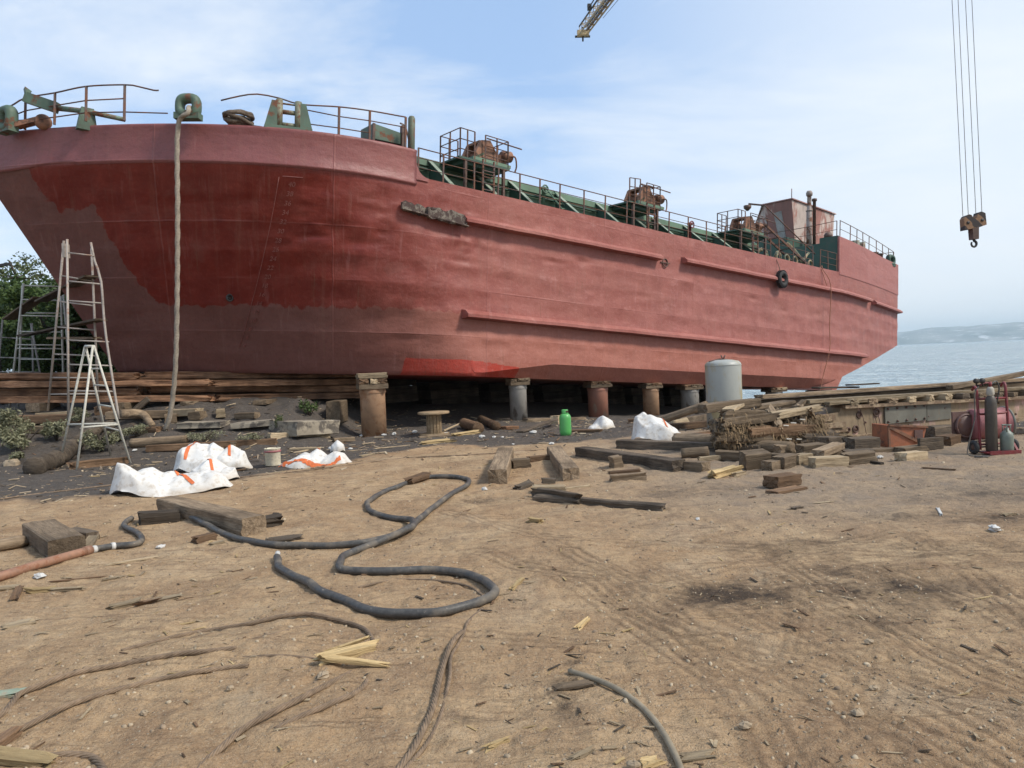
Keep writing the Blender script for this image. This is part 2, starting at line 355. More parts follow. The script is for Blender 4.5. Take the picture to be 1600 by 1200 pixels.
def cloth():
    q = NT('white_bag_fabric'); v = q.coord(); n1 = q.noise(v, 3.2, 5); n2 = q.noise(v, 16, 4); w = q.noise(v, 150, 2)
    c = q.mix(q.rng(n1, 0.42, 0.78, 0, 0.6), (0.66, 0.65, 0.62), (0.48, 0.44, 0.385)); c = q.mix(q.rng(n2, 0.50, 0.76, 0, 0.75), c, (0.38, 0.31, 0.23)); sz = q.n('ShaderNodeSeparateXYZ'); q.l(v, sz.inputs[0]); c = q.mix(q.math('MULTIPLY', q.rng(sz.outputs['Z'], 0.10, 0.0), q.rng(n1, 0.35, 0.6)), c, (0.36, 0.285, 0.2))
    b = q.bump(q.noise(q.coord('Object', (1, 2.2, 1), (0, 0, 0.5)), 5, 3, 0.5, 1.0), 0.3, 0.03); q.bump(w, 0.15, 0.004, b)
    return q.fin(c, 0.62, spec=0.3)
M_bag = cloth()
def leafmat(name, a, b, rough=0.55):
    q = NT(name); g = q.n('ShaderNodeNewGeometry'); r = g.outputs['Random Per Island']
    c = q.mix(r, a, b); m = q.fin(c, rough, spec=0.3)
    tr = q.n('ShaderNodeBsdfTranslucent'); q.l(c, tr.inputs['Color']); mx = q.n('ShaderNodeMixShader'); mx.inputs[0].default_value = 0.25
    q.l(q.b.outputs[0], mx.inputs[1]); q.l(tr.outputs[0], mx.inputs[2]); q.l(mx.outputs[0], q.out.inputs[0]); return m
M_leaf = leafmat('dark_foliage', (0.03, 0.062, 0.018), (0.115, 0.17, 0.05))
M_leaf2 = leafmat('olive_foliage', (0.06, 0.08, 0.035), (0.16, 0.19, 0.08))
M_shrub = leafmat('grey_green_foliage', (0.11, 0.115, 0.06), (0.34, 0.33, 0.21), 0.7)

def hull_mat():
    q = NT('hull_paint'); uv = q.n('ShaderNodeUVMap', uv_map='UVMap').outputs[0]
    sp = q.n('ShaderNodeSeparateXYZ'); q.l(uv, sp.inputs[0]); su, hv = sp.outputs['X'], sp.outputs['Y']
    def mp(sx, sy, off=0):
        m = q.n('ShaderNodeMapping'); m.inputs['Scale'].default_value = (sx, sy, 1); m.inputs['Location'].default_value = (off, off*0.7, off); q.l(uv, m.inputs[0]); return m.outputs[0]
    nA = q.noise(mp(0.35, 0.8), 1.0, 7, 0.64, 0.3); nB = q.noise(mp(1, 1, 3), 2.2, 6, 0.62, 0.5); nC = q.noise(mp(3.0, 0.25, 7), 2.0, 5, 0.6); nF = q.noise(mp(1, 1), 26, 4, 0.6)
    nR = q.noise(mp(1, 1, 9), 3.5, 4, 0.55)
    # old glossy red at the bow fading to pink aft, sunlight painted into the colour
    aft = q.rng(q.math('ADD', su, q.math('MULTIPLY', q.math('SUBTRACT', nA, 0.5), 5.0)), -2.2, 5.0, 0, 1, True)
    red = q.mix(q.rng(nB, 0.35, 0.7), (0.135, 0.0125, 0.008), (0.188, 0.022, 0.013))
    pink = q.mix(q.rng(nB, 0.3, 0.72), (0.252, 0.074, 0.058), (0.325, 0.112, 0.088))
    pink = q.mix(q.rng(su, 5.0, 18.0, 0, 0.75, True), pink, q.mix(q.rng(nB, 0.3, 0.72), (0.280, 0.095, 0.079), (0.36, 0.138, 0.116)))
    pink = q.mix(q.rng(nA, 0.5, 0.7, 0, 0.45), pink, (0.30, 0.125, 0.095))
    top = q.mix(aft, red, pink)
    band = q.attr('band')
    mauve = q.mix(q.rng(nB, 0.3, 0.7), (0.185, 0.060, 0.058), (0.22, 0.076, 0.072))
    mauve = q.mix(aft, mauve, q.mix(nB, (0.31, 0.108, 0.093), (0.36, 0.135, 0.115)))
    top = q.mix(q.rng(q.math('ADD', band, q.math('MULTIPLY', q.math('SUBTRACT', nR, 0.5), 0.03)), -0.015, 0.015), top, mauve)
    # boot-top primer: ragged hand-rolled edge
    pm = q.attr('primer'); edge = q.math('ADD', pm, q.math('ADD', q.math('MULTIPLY', q.math('SUBTRACT', nR, 0.5), 0.16), q.math('ADD', q.math('MULTIPLY', q.math('SUBTRACT', nF, 0.5), 0.10), q.math('MULTIPLY', q.math('SUBTRACT', q.voro(mp(1, 1, 11), 4.5), 0.35), 0.16))))
    prim = q.mix(q.rng(nB, 0.3, 0.7), (0.135, 0.055, 0.046), (0.172, 0.073, 0.061))
    primA = q.mix(q.rng(nB, 0.3, 0.7), (0.31, 0.105, 0.073), (0.36, 0.132, 0.094))
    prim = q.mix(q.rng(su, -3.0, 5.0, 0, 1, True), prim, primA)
    c = q.mix(q.rng(edge, -0.012, 0.012), top, prim)
    # fresh red repair patch
    fr = q.attr('fresh'); c = q.mix(q.rng(q.math('ADD', fr, q.math('MULTIPLY', q.math('SUBTRACT', nR, 0.5), 0.07)), -0.008, 0.008), c, q.mix(nB, (0.30, 0.028, 0.015), (0.42, 0.046, 0.024)))
    # plate to plate differences in the old paint
    wn_ = q.n('ShaderNodeTexWhiteNoise', noise_dimensions='2D'); cv = q.n('ShaderNodeCombineXYZ')
    q.l(q.math('FLOOR', q.math('DIVIDE', q.math('ADD', su, 1.0), 2.15)), cv.inputs[0]); q.l(q.math('FLOOR', q.math('DIVIDE', q.math('ADD', hv, 0.18), 0.58)), cv.inputs[1]); q.l(cv.outputs[0], wn_.inputs['Vector'])
    hsv = q.n('ShaderNodeHueSaturation'); q.l(c, hsv.inputs['Color']); q.l(q.rng(wn_.outputs['Value'], 0, 1, 0.94, 1.05), hsv.inputs['Value']); q.l(q.rng(wn_.outputs['Value'], 0, 1, 1.02, 0.97), hsv.inputs['Saturation']); c = hsv.outputs[0]
    # scraped lighter patches and thin horizontal scratches
    scr = q.rng(q.noise(mp(0.25, 9.0, 40), 3.0, 4, 0.7), 0.68, 0.74, 0, 0.35); c = q.mix(q.math('MULTIPLY', scr, q.rng(nA, 0.45, 0.6)), c, (0.50, 0.29, 0.26))
    pat = q.rng(q.noise(mp(0.9, 1.4, 50), 1.1, 8, 0.68), 0.60, 0.66, 0, 0.40); c = q.mix(pat, c, q.mix(aft, (0.16, 0.045, 0.035), (0.44, 0.20, 0.175)))
    # vertical run-off streaks, grime and chalk
    c = q.mix(q.rng(nC, 0.55, 0.8, 0, 0.34), c, (0.25, 0.135, 0.10))
    c = q.mix(q.rng(q.noise(mp(2.2, 0.3, 15), 2.6, 5, 0.6), 0.6, 0.85, 0, 0.28), c, (0.55, 0.33, 0.30))
    c = q.mix(q.rng(q.noise(mp(0.8, 1.2, 21), 1.3, 7, 0.62), 0.55, 0.75, 0, 0.30), c, (0.22, 0.09, 0.07))
    run = q.math('MULTIPLY', q.rng(q.noise(mp(5.0, 0.22, 60), 2.2, 4, 0.65), 0.60, 0.72), q.rng(q.noise(mp(0.5, 0.9, 66), 1.4, 3), 0.46, 0.62)); c = q.mix(q.math('MULTIPLY', run, 0.75), c, (0.16, 0.075, 0.045))
    nP = q.noise(mp(1, 1, 33), 11, 6, 0.68, 0.3); c = q.mix(q.rng(nP, 0.52, 0.66, 0, 0.26), c, q.mix(aft, (0.09, 0.018, 0.013), (0.22, 0.085, 0.07))); c = q.mix(q.rng(nP, 0.47, 0.34, 0, 0.24), c, q.mix(aft, (0.26, 0.06, 0.045), (0.46, 0.22, 0.19)))
    spots = q.rng(q.noise(mp(1, 1, 30), 9, 5, 0.7), 0.70, 0.76, 0, 0.55); c = q.mix(spots, c, (0.13, 0.06, 0.045))
    # plate seams (weld beads) on a grid of frames and strakes
    def seam(x, period, off, wd):
        d = q.math('PINGPONG', q.math('ADD', x, off), period/2); return q.rng(d, 0.0, wd, 1, 0, True)
    sh = seam(hv, 1.16, 0.18, 0.03); sv = seam(su, 4.3, 1.0, 0.032)
    seams = q.math('MULTIPLY', q.math('MAXIMUM', q.math('MULTIPLY', sh, q.rng(q.noise(mp(0.22, 0.9, 71), 1.6, 4, 0.6), 0.42, 0.62)), sv), q.rng(su, 3.0, 9.0, 1.0, 0.45))
    c = q.mix(q.math('MULTIPLY', seams, q.rng(nB, 0.35, 0.65, 0.08, 0.42)), c, q.mix(aft, (0.30, 0.12, 0.10), (0.26, 0.10, 0.085)))
    dents = q.noise(mp(0.85, 1.7, 5), 1.0, 3, 0.5); ripple = q.noise(mp(0.5, 1.6, 2), 1.6, 2, 0.4)
    b1 = q.bump(q.math('ADD', dents, q.math('MULTIPLY', ripple, 0.3)), 0.33, 0.16)
    b2 = q.bump(seams, 0.5, 0.016, b1)
    q.bump(q.math('ADD', q.math('ADD', nF, nP), q.math('MULTIPLY', nB, 0.6)), 0.30, 0.02, b2)
    ro = q.math('ADD', q.math('MULTIPLY', aft, 0.14), q.rng(nB, 0.3, 0.7, 0.36, 0.5))
    ro = q.math('MAXIMUM', ro, q.rng(edge, -0.01, 0.01, 0, 0.55))
    return q.fin(c, ro, spec=0.4)
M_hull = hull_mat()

def ground_mat():
    q = NT('yard_dirt'); v = q.coord('Object')
    sand = q.attr('sand'); st = q.attr('stain'); trk = q.attr('track')
    n0 = q.noise(v, 0.55, 5, 0.6); n1 = q.noise(v, 2.6, 6, 0.62, 0.4); n2 = q.noise(v, 13, 6, 0.66); n3 = q.noise(v, 70, 4, 0.7)
    c = q.mix(q.rng(n0, 0.35, 0.65), (0.385, 0.252, 0.140), (0.495, 0.352, 0.208))
    nM = q.noise(v, 1.15, 6, 0.6, 0.8); c = q.mix(q.rng(nM, 0.50, 0.66, 0, 0.45), c, (0.26, 0.16, 0.09)); c = q.mix(q.rng(nM, 0.46, 0.32, 0, 0.5), c, (0.47, 0.36, 0.24))
    c = q.mix(q.rng(n1, 0.45, 0.75, 0, 0.75), c, (0.245, 0.155, 0.092))
    c = q.mix(q.rng(n1, 0.45, 0.22, 0, 0.55), c, (0.46, 0.345, 0.225))
    c = q.mix(q.rng(n2, 0.5, 0.78, 0, 0.7), c, (0.17, 0.107, 0.066))
    c = q.mix(q.rng(n3, 0.52, 0.74, 0, 0.65), c, (0.47, 0.37, 0.26))
    c = q.mix(q.rng(n3, 0.44, 0.27, 0, 0.7), c, (0.11, 0.072, 0.045)); n4 = q.noise(v, 28, 5, 0.7, 0.6); c = q.mix(q.rng(n4, 0.58, 0.74, 0, 0.55), c, (0.135, 0.088, 0.055))
    # scuffed streaks left by turning wheels
    nS = q.noise(q.coord('Object', (0.55, 5.5, 1), (0, 0, 0.35)), 2.4, 5, 0.62, 0.9); nS2 = q.noise(q.coord('Object', (0.5, 7.0, 1), (0, 0, -0.25)), 3.1, 4, 0.6, 1.2)
    stk = q.math('MULTIPLY', q.rng(nS, 0.50, 0.66), q.rng(n0, 0.40, 0.60)); stk = q.math('MAXIMUM', stk, q.math('MULTIPLY', q.rng(nS2, 0.56, 0.72), q.rng(n0, 0.58, 0.42)))
    c = q.mix(q.math('MULTIPLY', stk, 0.34), c, (0.15, 0.093, 0.058))
    grey = q.attr('grey'); c = q.mix(q.math('MULTIPLY', grey, q.rng(n1, 0.3, 0.7, 0.4, 1.0)), c, q.mix(n3, (0.20, 0.16, 0.122), (0.30, 0.245, 0.19)))
    # pale speckle of shell and wood bits
    vo = q.n('ShaderNodeTexVoronoi'); vo.inputs['Scale'].default_value = 42; q.l(v, vo.inputs['Vector'])
    sepc = q.n('ShaderNodeSeparateColor'); q.l(vo.outputs['Color'], sepc.inputs[0])
    sp = q.math('MULTIPLY', q.rng(sepc.outputs[0], 0.80, 0.82), q.rng(vo.outputs['Distance'], 0.12, 0.30, 1, 0))
    sp = q.math('MULTIPLY', sp, q.rng(n1, 0.38, 0.62, 0.15, 1)); c = q.mix(q.math('MULTIPLY', sp, 0.8), c, q.mix(sepc.outputs[1], (0.30, 0.24, 0.17), (0.58, 0.50, 0.39)))
    vo2 = q.n('ShaderNodeTexVoronoi'); vo2.inputs['Scale'].default_value = 17; q.l(v, vo2.inputs['Vector'])
    sep2 = q.n('ShaderNodeSeparateColor'); q.l(vo2.outputs['Color'], sep2.inputs[0])
    sp2 = q.math('MULTIPLY', q.rng(sep2.outputs[0], 0.88, 0.89), q.rng(vo2.outputs['Distance'], 0.10, 0.22, 1, 0)); c = q.mix(q.math('MULTIPLY', sp2, 0.75), c, q.mix(sep2.outputs[1], (0.10, 0.07, 0.05), (0.48, 0.40, 0.29)))
    blk = q.mix(q.rng(n2, 0.35, 0.7), (0.052, 0.048, 0.047), (0.108, 0.097, 0.087)); blk = q.mix(q.rng(n3, 0.52, 0.72, 0, 0.7), blk, (0.17, 0.145, 0.12)); blk = q.mix(q.rng(n1, 0.52, 0.72, 0, 0.55), blk, (0.15, 0.115, 0.085))
    blk = q.mix(q.math('MULTIPLY', sp, 0.5), blk, (0.35, 0.32, 0.28))
    ed = q.math('ADD', sand, q.math('MULTIPLY', q.math('SUBTRACT', n1, 0.5), 0.55)); c = q.mix(q.rng(ed, 0.35, 0.65, 0, 0.95), c, blk)
    sd = q.math('MULTIPLY', st, q.rng(q.math('ADD', n1, q.math('MULTIPLY', n2, 0.6)), 0.55, 1.05)); c = q.mix(q.rng(sd, 0.05, 0.6, 0, 0.9), c, (0.045, 0.034, 0.027))
    c = q.mix(q.math('MULTIPLY', trk, 0.62), c, (0.10, 0.064, 0.04))
    h = q.math('ADD', q.math('SUBTRACT', q.math('MULTIPLY', n2, 1.2), q.math('MULTIPLY', stk, 0.5)), q.math('ADD', q.math('MULTIPLY', n3, 0.5), q.math('MULTIPLY', sp, 0.35)))
    b = q.bump(q.math('ADD', h, q.math('MULTIPLY', n4, -0.7)), 0.95, 0.026); q.bump(q.noise(v, 210, 3, 0.7), 0.5, 0.005, b)
    return q.fin(c, 0.93, spec=0.18)
M_ground = ground_mat()
def water_mat():
    q = NT('sea_water'); v = q.coord('Object', (1, 1.0, 1))
    nA = q.noise(q.coord('Object', (0.075, 0.20, 1), (0, 0, 0.1)), 1.0, 5, 0.66, 0.6); nB = q.noise(q.coord('Object', (0.3, 0.6, 1), (0, 0, 0.2)), 1.0, 4, 0.6); n1 = q.math('ADD', q.math('MULTIPLY', nA, 1.6), q.math('MULTIPLY', nB, 0.5)); n2 = q.noise(q.coord('Object', (0.02, 0.06, 1)), 1, 5, 0.6)
    q.bump(n1, 1.0, 4.5)
    c = q.mix(q.rng(n2, 0.3, 0.7), (0.22, 0.31, 0.35), (0.32, 0.41, 0.44))
    return q.fin(c, 0.16, spec=0.5)
M_water = water_mat()
def hill_mat():
    q = NT('far_hillside'); v = q.coord('Object'); n1 = q.noise(q.coord('Object', (1, 1, 3)), 0.0022, 7, 0.62); n2 = q.noise(q.coord('Object', (1, 1, 2.2)), 0.008, 5, 0.65)
    c = q.mix(q.rng(n1, 0.35, 0.65), (0.10, 0.13, 0.12), (0.30, 0.30, 0.28))
    c = q.mix(q.rng(n2, 0.56, 0.64, 0, 0.9), c, (0.62, 0.62, 0.62))
    return q.fin(c, 0.95, spec=0.1)
M_hill = hill_mat()

# ------------------------------------------------------------------ ground sheet
def poly_world(px): return [np.array(G(a, b)[:2]) for a, b in px]
TRACKS = [  # (path in the photo, width m, depth m)
    ([(1205, 862), (1262, 902), (1340, 945), (1415, 985), (1500, 1020), (1600, 1062)], 0.30, 0.012),
    ([(1490, 880), (1530, 905), (1575, 935), (1640, 985)], 0.30, 0.010),
    ([(1228, 893), (1243, 918), (1250, 946), (1248, 985), (1236, 1030)], 0.22, 0.010),
    ([(1345, 958), (1366, 985), (1400, 1003)], 0.22, 0.009),
    ([(860, 846), (960, 890), (1080, 940), (1190, 985), (1330, 1020), (1500, 1075), (1650, 1130)], 0.34, 0.009),
    ([(890, 858), (1000, 930), (1090, 1000), (1210, 1060), (1330, 1110), (1420, 1180)], 0.32, 0.009),
    ([(1430, 835), (1490, 868), (1560, 872), (1650, 880)], 0.28, 0.008),
    ([(1390, 1012), (1388, 1060), (1350, 1120), (1260, 1200)], 0.26, 0.009),
    ([(700, 800), (860, 838), (1050, 850), (1260, 858), (1650, 868)], 0.32, 0.007),
    ([(740, 860), (860, 890), (1000, 905), (1150, 880), (1400, 830)], 0.3, 0.007),
    ([(930, 905), (1050, 975), (1180, 1020), (1320, 1050), (1480, 1110), (1620, 1190)], 0.30, 0.011),
    ([(1000, 880), (1130, 930), (1260, 985), (1400, 1060), (1540, 1100), (1660, 1120)], 0.26, 0.010),
    ([(1280, 870), (1400, 900), (1520, 940), (1660, 1010)], 0.3, 0.011),
    ([(1180, 890), (1290, 950), (1400, 990), (1520, 1050), (1650, 1090)], 0.28, 0.012),
    ([(1230, 1050), (1300, 1090), (1440, 1150), (1560, 1220)], 0.3, 0.010),
    ([(820, 880), (930, 935), (1040, 1005), (1120, 1060)], 0.28, 0.009),
    ([(1100, 1030), (1180, 1110), (1230, 1210)], 0.28, 0.008),
    ([(660, 985), (800, 1000), (960, 1010), (1130, 1000)], 0.28, 0.006),
]
STAINS = [(1150, 930, 0.55, 0.55, 0.95), (1400, 926, 0.9, 0.45, 0.72), (1300, 900, 0.75, 0.4, 0.6), (1250, 850, 0.9, 0.4, 0.5), (1480, 860, 0.9, 0.4, 0.5), (890, 1065, 0.13, 0.06, 0.9), (880, 1095, 0.06, 0.14, 1.0), (745, 1128, 0.12, 0.05, 0.9),
          (900, 1033, 0.07, 0.05, 0.9), (1000, 1032, 0.13, 0.02, 0.6), (1420, 805, 0.7, 0.28, 0.55), (1540, 770, 1.0, 0.5, 0.5), (1490, 800, 0.5, 0.25, 0.5), (1560, 808, 0.6, 0.2, 0.6), (1100, 765, 1.2, 0.5, 0.4), (740, 785, 0.6, 0.25, 0.45), (1415, 1025, 0.06, 0.04, 0.8), (690, 1160, 0.06, 0.05, 0.6)]
def dist_path(x, y, path):
    P = smooth_path([(p[0], p[1], 0) for p in path], 0.10); P = np.array([[p[0], p[1]] for p in P])
    best = np.full(x.shape, 1e9); arc = np.zeros(x.shape); L = 0; sgn = np.zeros(x.shape)
    for i in range(len(P)-1):
        d = P[i+1]-P[i]; ln = np.hypot(*d)
        if ln < 1e-6: continue
        t = np.clip(((x-P[i, 0])*d[0]+(y-P[i, 1])*d[1])/ln**2, 0, 1); dx = x-P[i, 0]-t*d[0]; dy = y-P[i, 1]-t*d[1]
        dd = np.hypot(dx, dy); m = dd < best
        best = np.where(m, dd, best); arc = np.where(m, L+t*ln, arc); sgn = np.where(m, np.sign(d[0]*dy-d[1]*dx), sgn); L += ln
    return best*sgn, arc
def make_ground():
    rad = [0.5, 0.8, 1.2, 1.6, 2.0]; r = 2.25
    while r < 12: rad.append(r); r *= 1.0042
    while r < 36: rad.append(r); r *= 1.009
    while r < 30000: rad.append(r); r *= 1.13
    az = list(np.arange(-40, 40.001, 0.14)); az = list(np.arange(-180, -40, 5))+az+list(np.arange(45, 180, 5))
    rad = np.array(rad); az = np.radians(az); nr, na = len(rad), len(az)
    x = np.outer(rad, np.sin(az)).ravel(); y = np.outer(rad, np.cos(az)).ravel(); d = np.hypot(x, y)
    z = ground_z(x, y)
    track = np.zeros_like(z)
    for px, wd, dp in TRACKS:
        P = poly_world(px); A = np.array(P); m = (x > A[:, 0].min()-.4) & (x < A[:, 0].max()+.4) & (y > A[:, 1].min()-.4) & (y < A[:, 1].max()+.4) & (d < 15)
        idx = np.where(m)[0]
        if not len(idx): continue
        ld, arc = dist_path(x[idx], y[idx], P); win = sst(wd*0.5+0.02, wd*0.5-0.03, np.abs(ld))*(0.6+0.4*sst(-0.2, 0.35, vnoise(arc*1.1+wd*50, ld*2)))
        g = (0.5+0.5*np.cos(2*np.pi*ld/(wd/3.6)))**1.6; tread = 0.8+0.2*np.sin(2*np.pi*(arc/0.12+0.25*np.sign(ld)))
        z[idx] += 0.6*win*dp*(-0.35-0.9*g*tread+0.5); track[idx] = np.maximum(track[idx], win*g*(0.35+0.65*tread))
    stain = np.zeros_like(z)
    for px, py, a, b, s in STAINS:
        c = G(px, py); e = ((x-c[0])/a)**2+((y-c[1])/b)**2; e = e*(1+0.5*fbm(x*3/a*0.3, y*3/a*0.3, 3)); stain = np.maximum(stain, s*np.exp(-e*1.2))
    # edge of the black grit apron along the hull, as a line on the ground
    B = np.array([G(*p)[:2] for p in [(-300, 800), (0, 783), (190, 766), (380, 745), (550, 716), (700, 697), (900, 688), (1000, 681), (1090, 672)]])
    B = np.vstack([[[-60, 9.0]], B, [[60, B[-1, 1]+7]]])
    yb = np.interp(x, B[:, 0], B[:, 1]); sand = sst(-0.9, 0.9, (y-yb)+0.35*fbm(x*0.7, y*0.9, 3))
    sand = sand*sst(60, 35, y)*sst(-60, -30, x)
    # greyer, damper working ground in the far right of the yard
    grey = sst(5.5, 8.2, y)*sst(0.0, 3.0, x)*0.9
    co = np.column_stack([x, y, z]); me = bpy.data.meshes.new('ground')
    i, j = np.meshgrid(np.arange(nr-1), np.arange(na), indexing='ij'); j2 = (j+1) % na
    f = np.stack([i*na+j, (i+1)*na+j, (i+1)*na+j2, i*na+j2], -1).reshape(-1, 4)[:, ::-1]
    cen = [[0, 0, ground_base(0, 0)]]; co = np.vstack([co, cen]); c = nr*na
    nv, nf = len(co), len(f); ftri = np.array([[c, (k+1) % na, k] for k in range(na)])
    me.vertices.add(nv); me.vertices.foreach_set('co', co.ravel())
    nl = nf*4+na*3; me.loops.add(nl); me.loops.foreach_set('vertex_index', np.concatenate([f.ravel(), ftri.ravel()]).astype(np.int32))
    me.polygons.add(nf+na); me.polygons.foreach_set('loop_start', np.concatenate([np.arange(nf)*4, nf*4+np.arange(na)*3]).astype(np.int32))
    me.polygons.foreach_set('use_smooth', np.ones(nf+na, bool)); me.update(calc_edges=True); me.validate()
    for nm, arr in (('sand', sand), ('stain', stain), ('track', track), ('grey', grey)):
        a = me.attributes.new(nm, 'FLOAT', 'POINT'); a.data.foreach_set('value', np.append(arr, 0).astype(np.float32))
    me.materials.append(M_ground); o = bpy.data.objects.new('ground', me); COL.objects.link(o); tag(o, 'brown dirt shipyard ground with tyre tracks and a black grit strip under the ship', 'ground', kind='structure')
make_ground()

# sea and far shore
w = MB(); SEA = -2.05
def seapt(s, n): return (SO[0]+uh[0]*s-uh[1]*n, SO[1]+uh[1]*s+uh[0]*n, SEA)
w.add([seapt(27, -25000), seapt(26000, -25000), seapt(26000, 25000), seapt(27, 25000)], [(0, 1, 2, 3)])
tag(w.build('sea_water', M_water), 'pale rippled sea beyond the slipway', 'water', kind='structure')
def hills():
    az = np.radians(np.arange(-3, 85, 0.12)); D = [8200, 8300, 8450, 8700, 9100, 9600, 10200, 11000]
    f = [0, 0.12, 0.30, 0.5, 0.72, 0.9, 1.0, 0.8]; vs = []; na = len(az)
    for k, dd in enumerate(D):
        for a in az:
            x, y = math.sin(a)*dd, math.cos(a)*dd
            ridge = 150+34*float(fbm(np.array(a*9.0), np.array(1.3), 4))+45*float(sst(0.42, 0.66, a))+20*float(vnoise(np.array(a*30), np.array(k*0.6)))
            nz = 22*float(fbm(np.array(x*0.0016), np.array(y*0.0016+k), 4))*(k > 0)
            vs.append((x, y, SEA-4+f[k]*ridge+nz*min(1, f[k]*3)*0.9+4*(k == 0)))
    fs = [(k*na+j, k*na+j+1, (k+1)*na+j+1, (k+1)*na+j) for k in range(len(D)-1) for j in range(na-1)]
    m = MB(); m.add(vs, fs, True); tag(m.build('far_hills', M_hill), 'low hazy hills on the far shore across the water', 'hills', kind='structure')
hills()
hz = MB(); hz.box((2500, 5600, 130), (26000, 12400, 280))
q = NT('haze'); q.t.nodes.remove(q.b); pv = q.n('ShaderNodeVolumePrincipled'); pv.inputs['Color'].default_value = (0.70, 0.89, 1.0, 1); pv.inputs['Density'].default_value = 0.00011
q.l(pv.outputs[0], q.out.inputs['Volume'])
HAZE = hz.build('haze', q.m); tag(HAZE, 'pale sea haze over the water and far shore', 'haze', kind='stuff')

# ------------------------------------------------------------------ the ship (local axes: x aft along the keel, y to the far side, z up)
ship = thing('cargo_ship', 'long red coaster ship propped on the slipway for repainting, with green deck gear', 'ship'); ship.matrix_world = SHIP_M
HB = 5.8
def hd(s): return 4.63+0.18*min(max((s-1.1)/20.5, 0), 1.3)
def wl_par(h):
    k = min(h, 4.43)/4.43; return -3.8-0.66*min(h, 4.43)-0.12*max(0, h-4.43), 3-1.9*k, 1.35+0.75*k
def nside(s, h):
    a, b, p = wl_par(h); t = (b-s)/(b-a)
    if t <= 0: return 0.0
    return HB*min(1, t)**p
def stern_n(s): return 1.05*max(0, (s-21.64)/8.0)**1.3
def hbot(s):
    if s < 19.5: return 0.0
    if s < 21.64: return 0.43*((s-19.5)/2.14)**1.5
    return 0.43+(2.3-0.43)*(s-21.64)/8.3
def chh(s):
    if s < 2.4: return 0.0
    if s < 5.6: return 0.40*(s-2.4)/3.2
    return 0.40
PB = [(-9, 4.42), (-5.97, 4.42), (-5.86, 4.15), (-5.71, 3.94), (-5.49, 3.70), (-5.31, 3.47), (-5.24, 3.52), (-5.14, 3.57), (-5.05, 3.50), (-4.95, 3.58), (-4.80, 3.64), (-4.74, 3.42), (-4.65, 3.39), (-4.55, 3.10), (-4.52, 3.07), (-4.39, 2.9), (-4.25, 2.67), (-3.89, 2.13), (-3.47, 1.64), (-3.13, 1.50), (-2.05, 1.53), (-0.8, 1.49), (0.98, 1.55), (2.46, 1.52), (30, 1.5)]
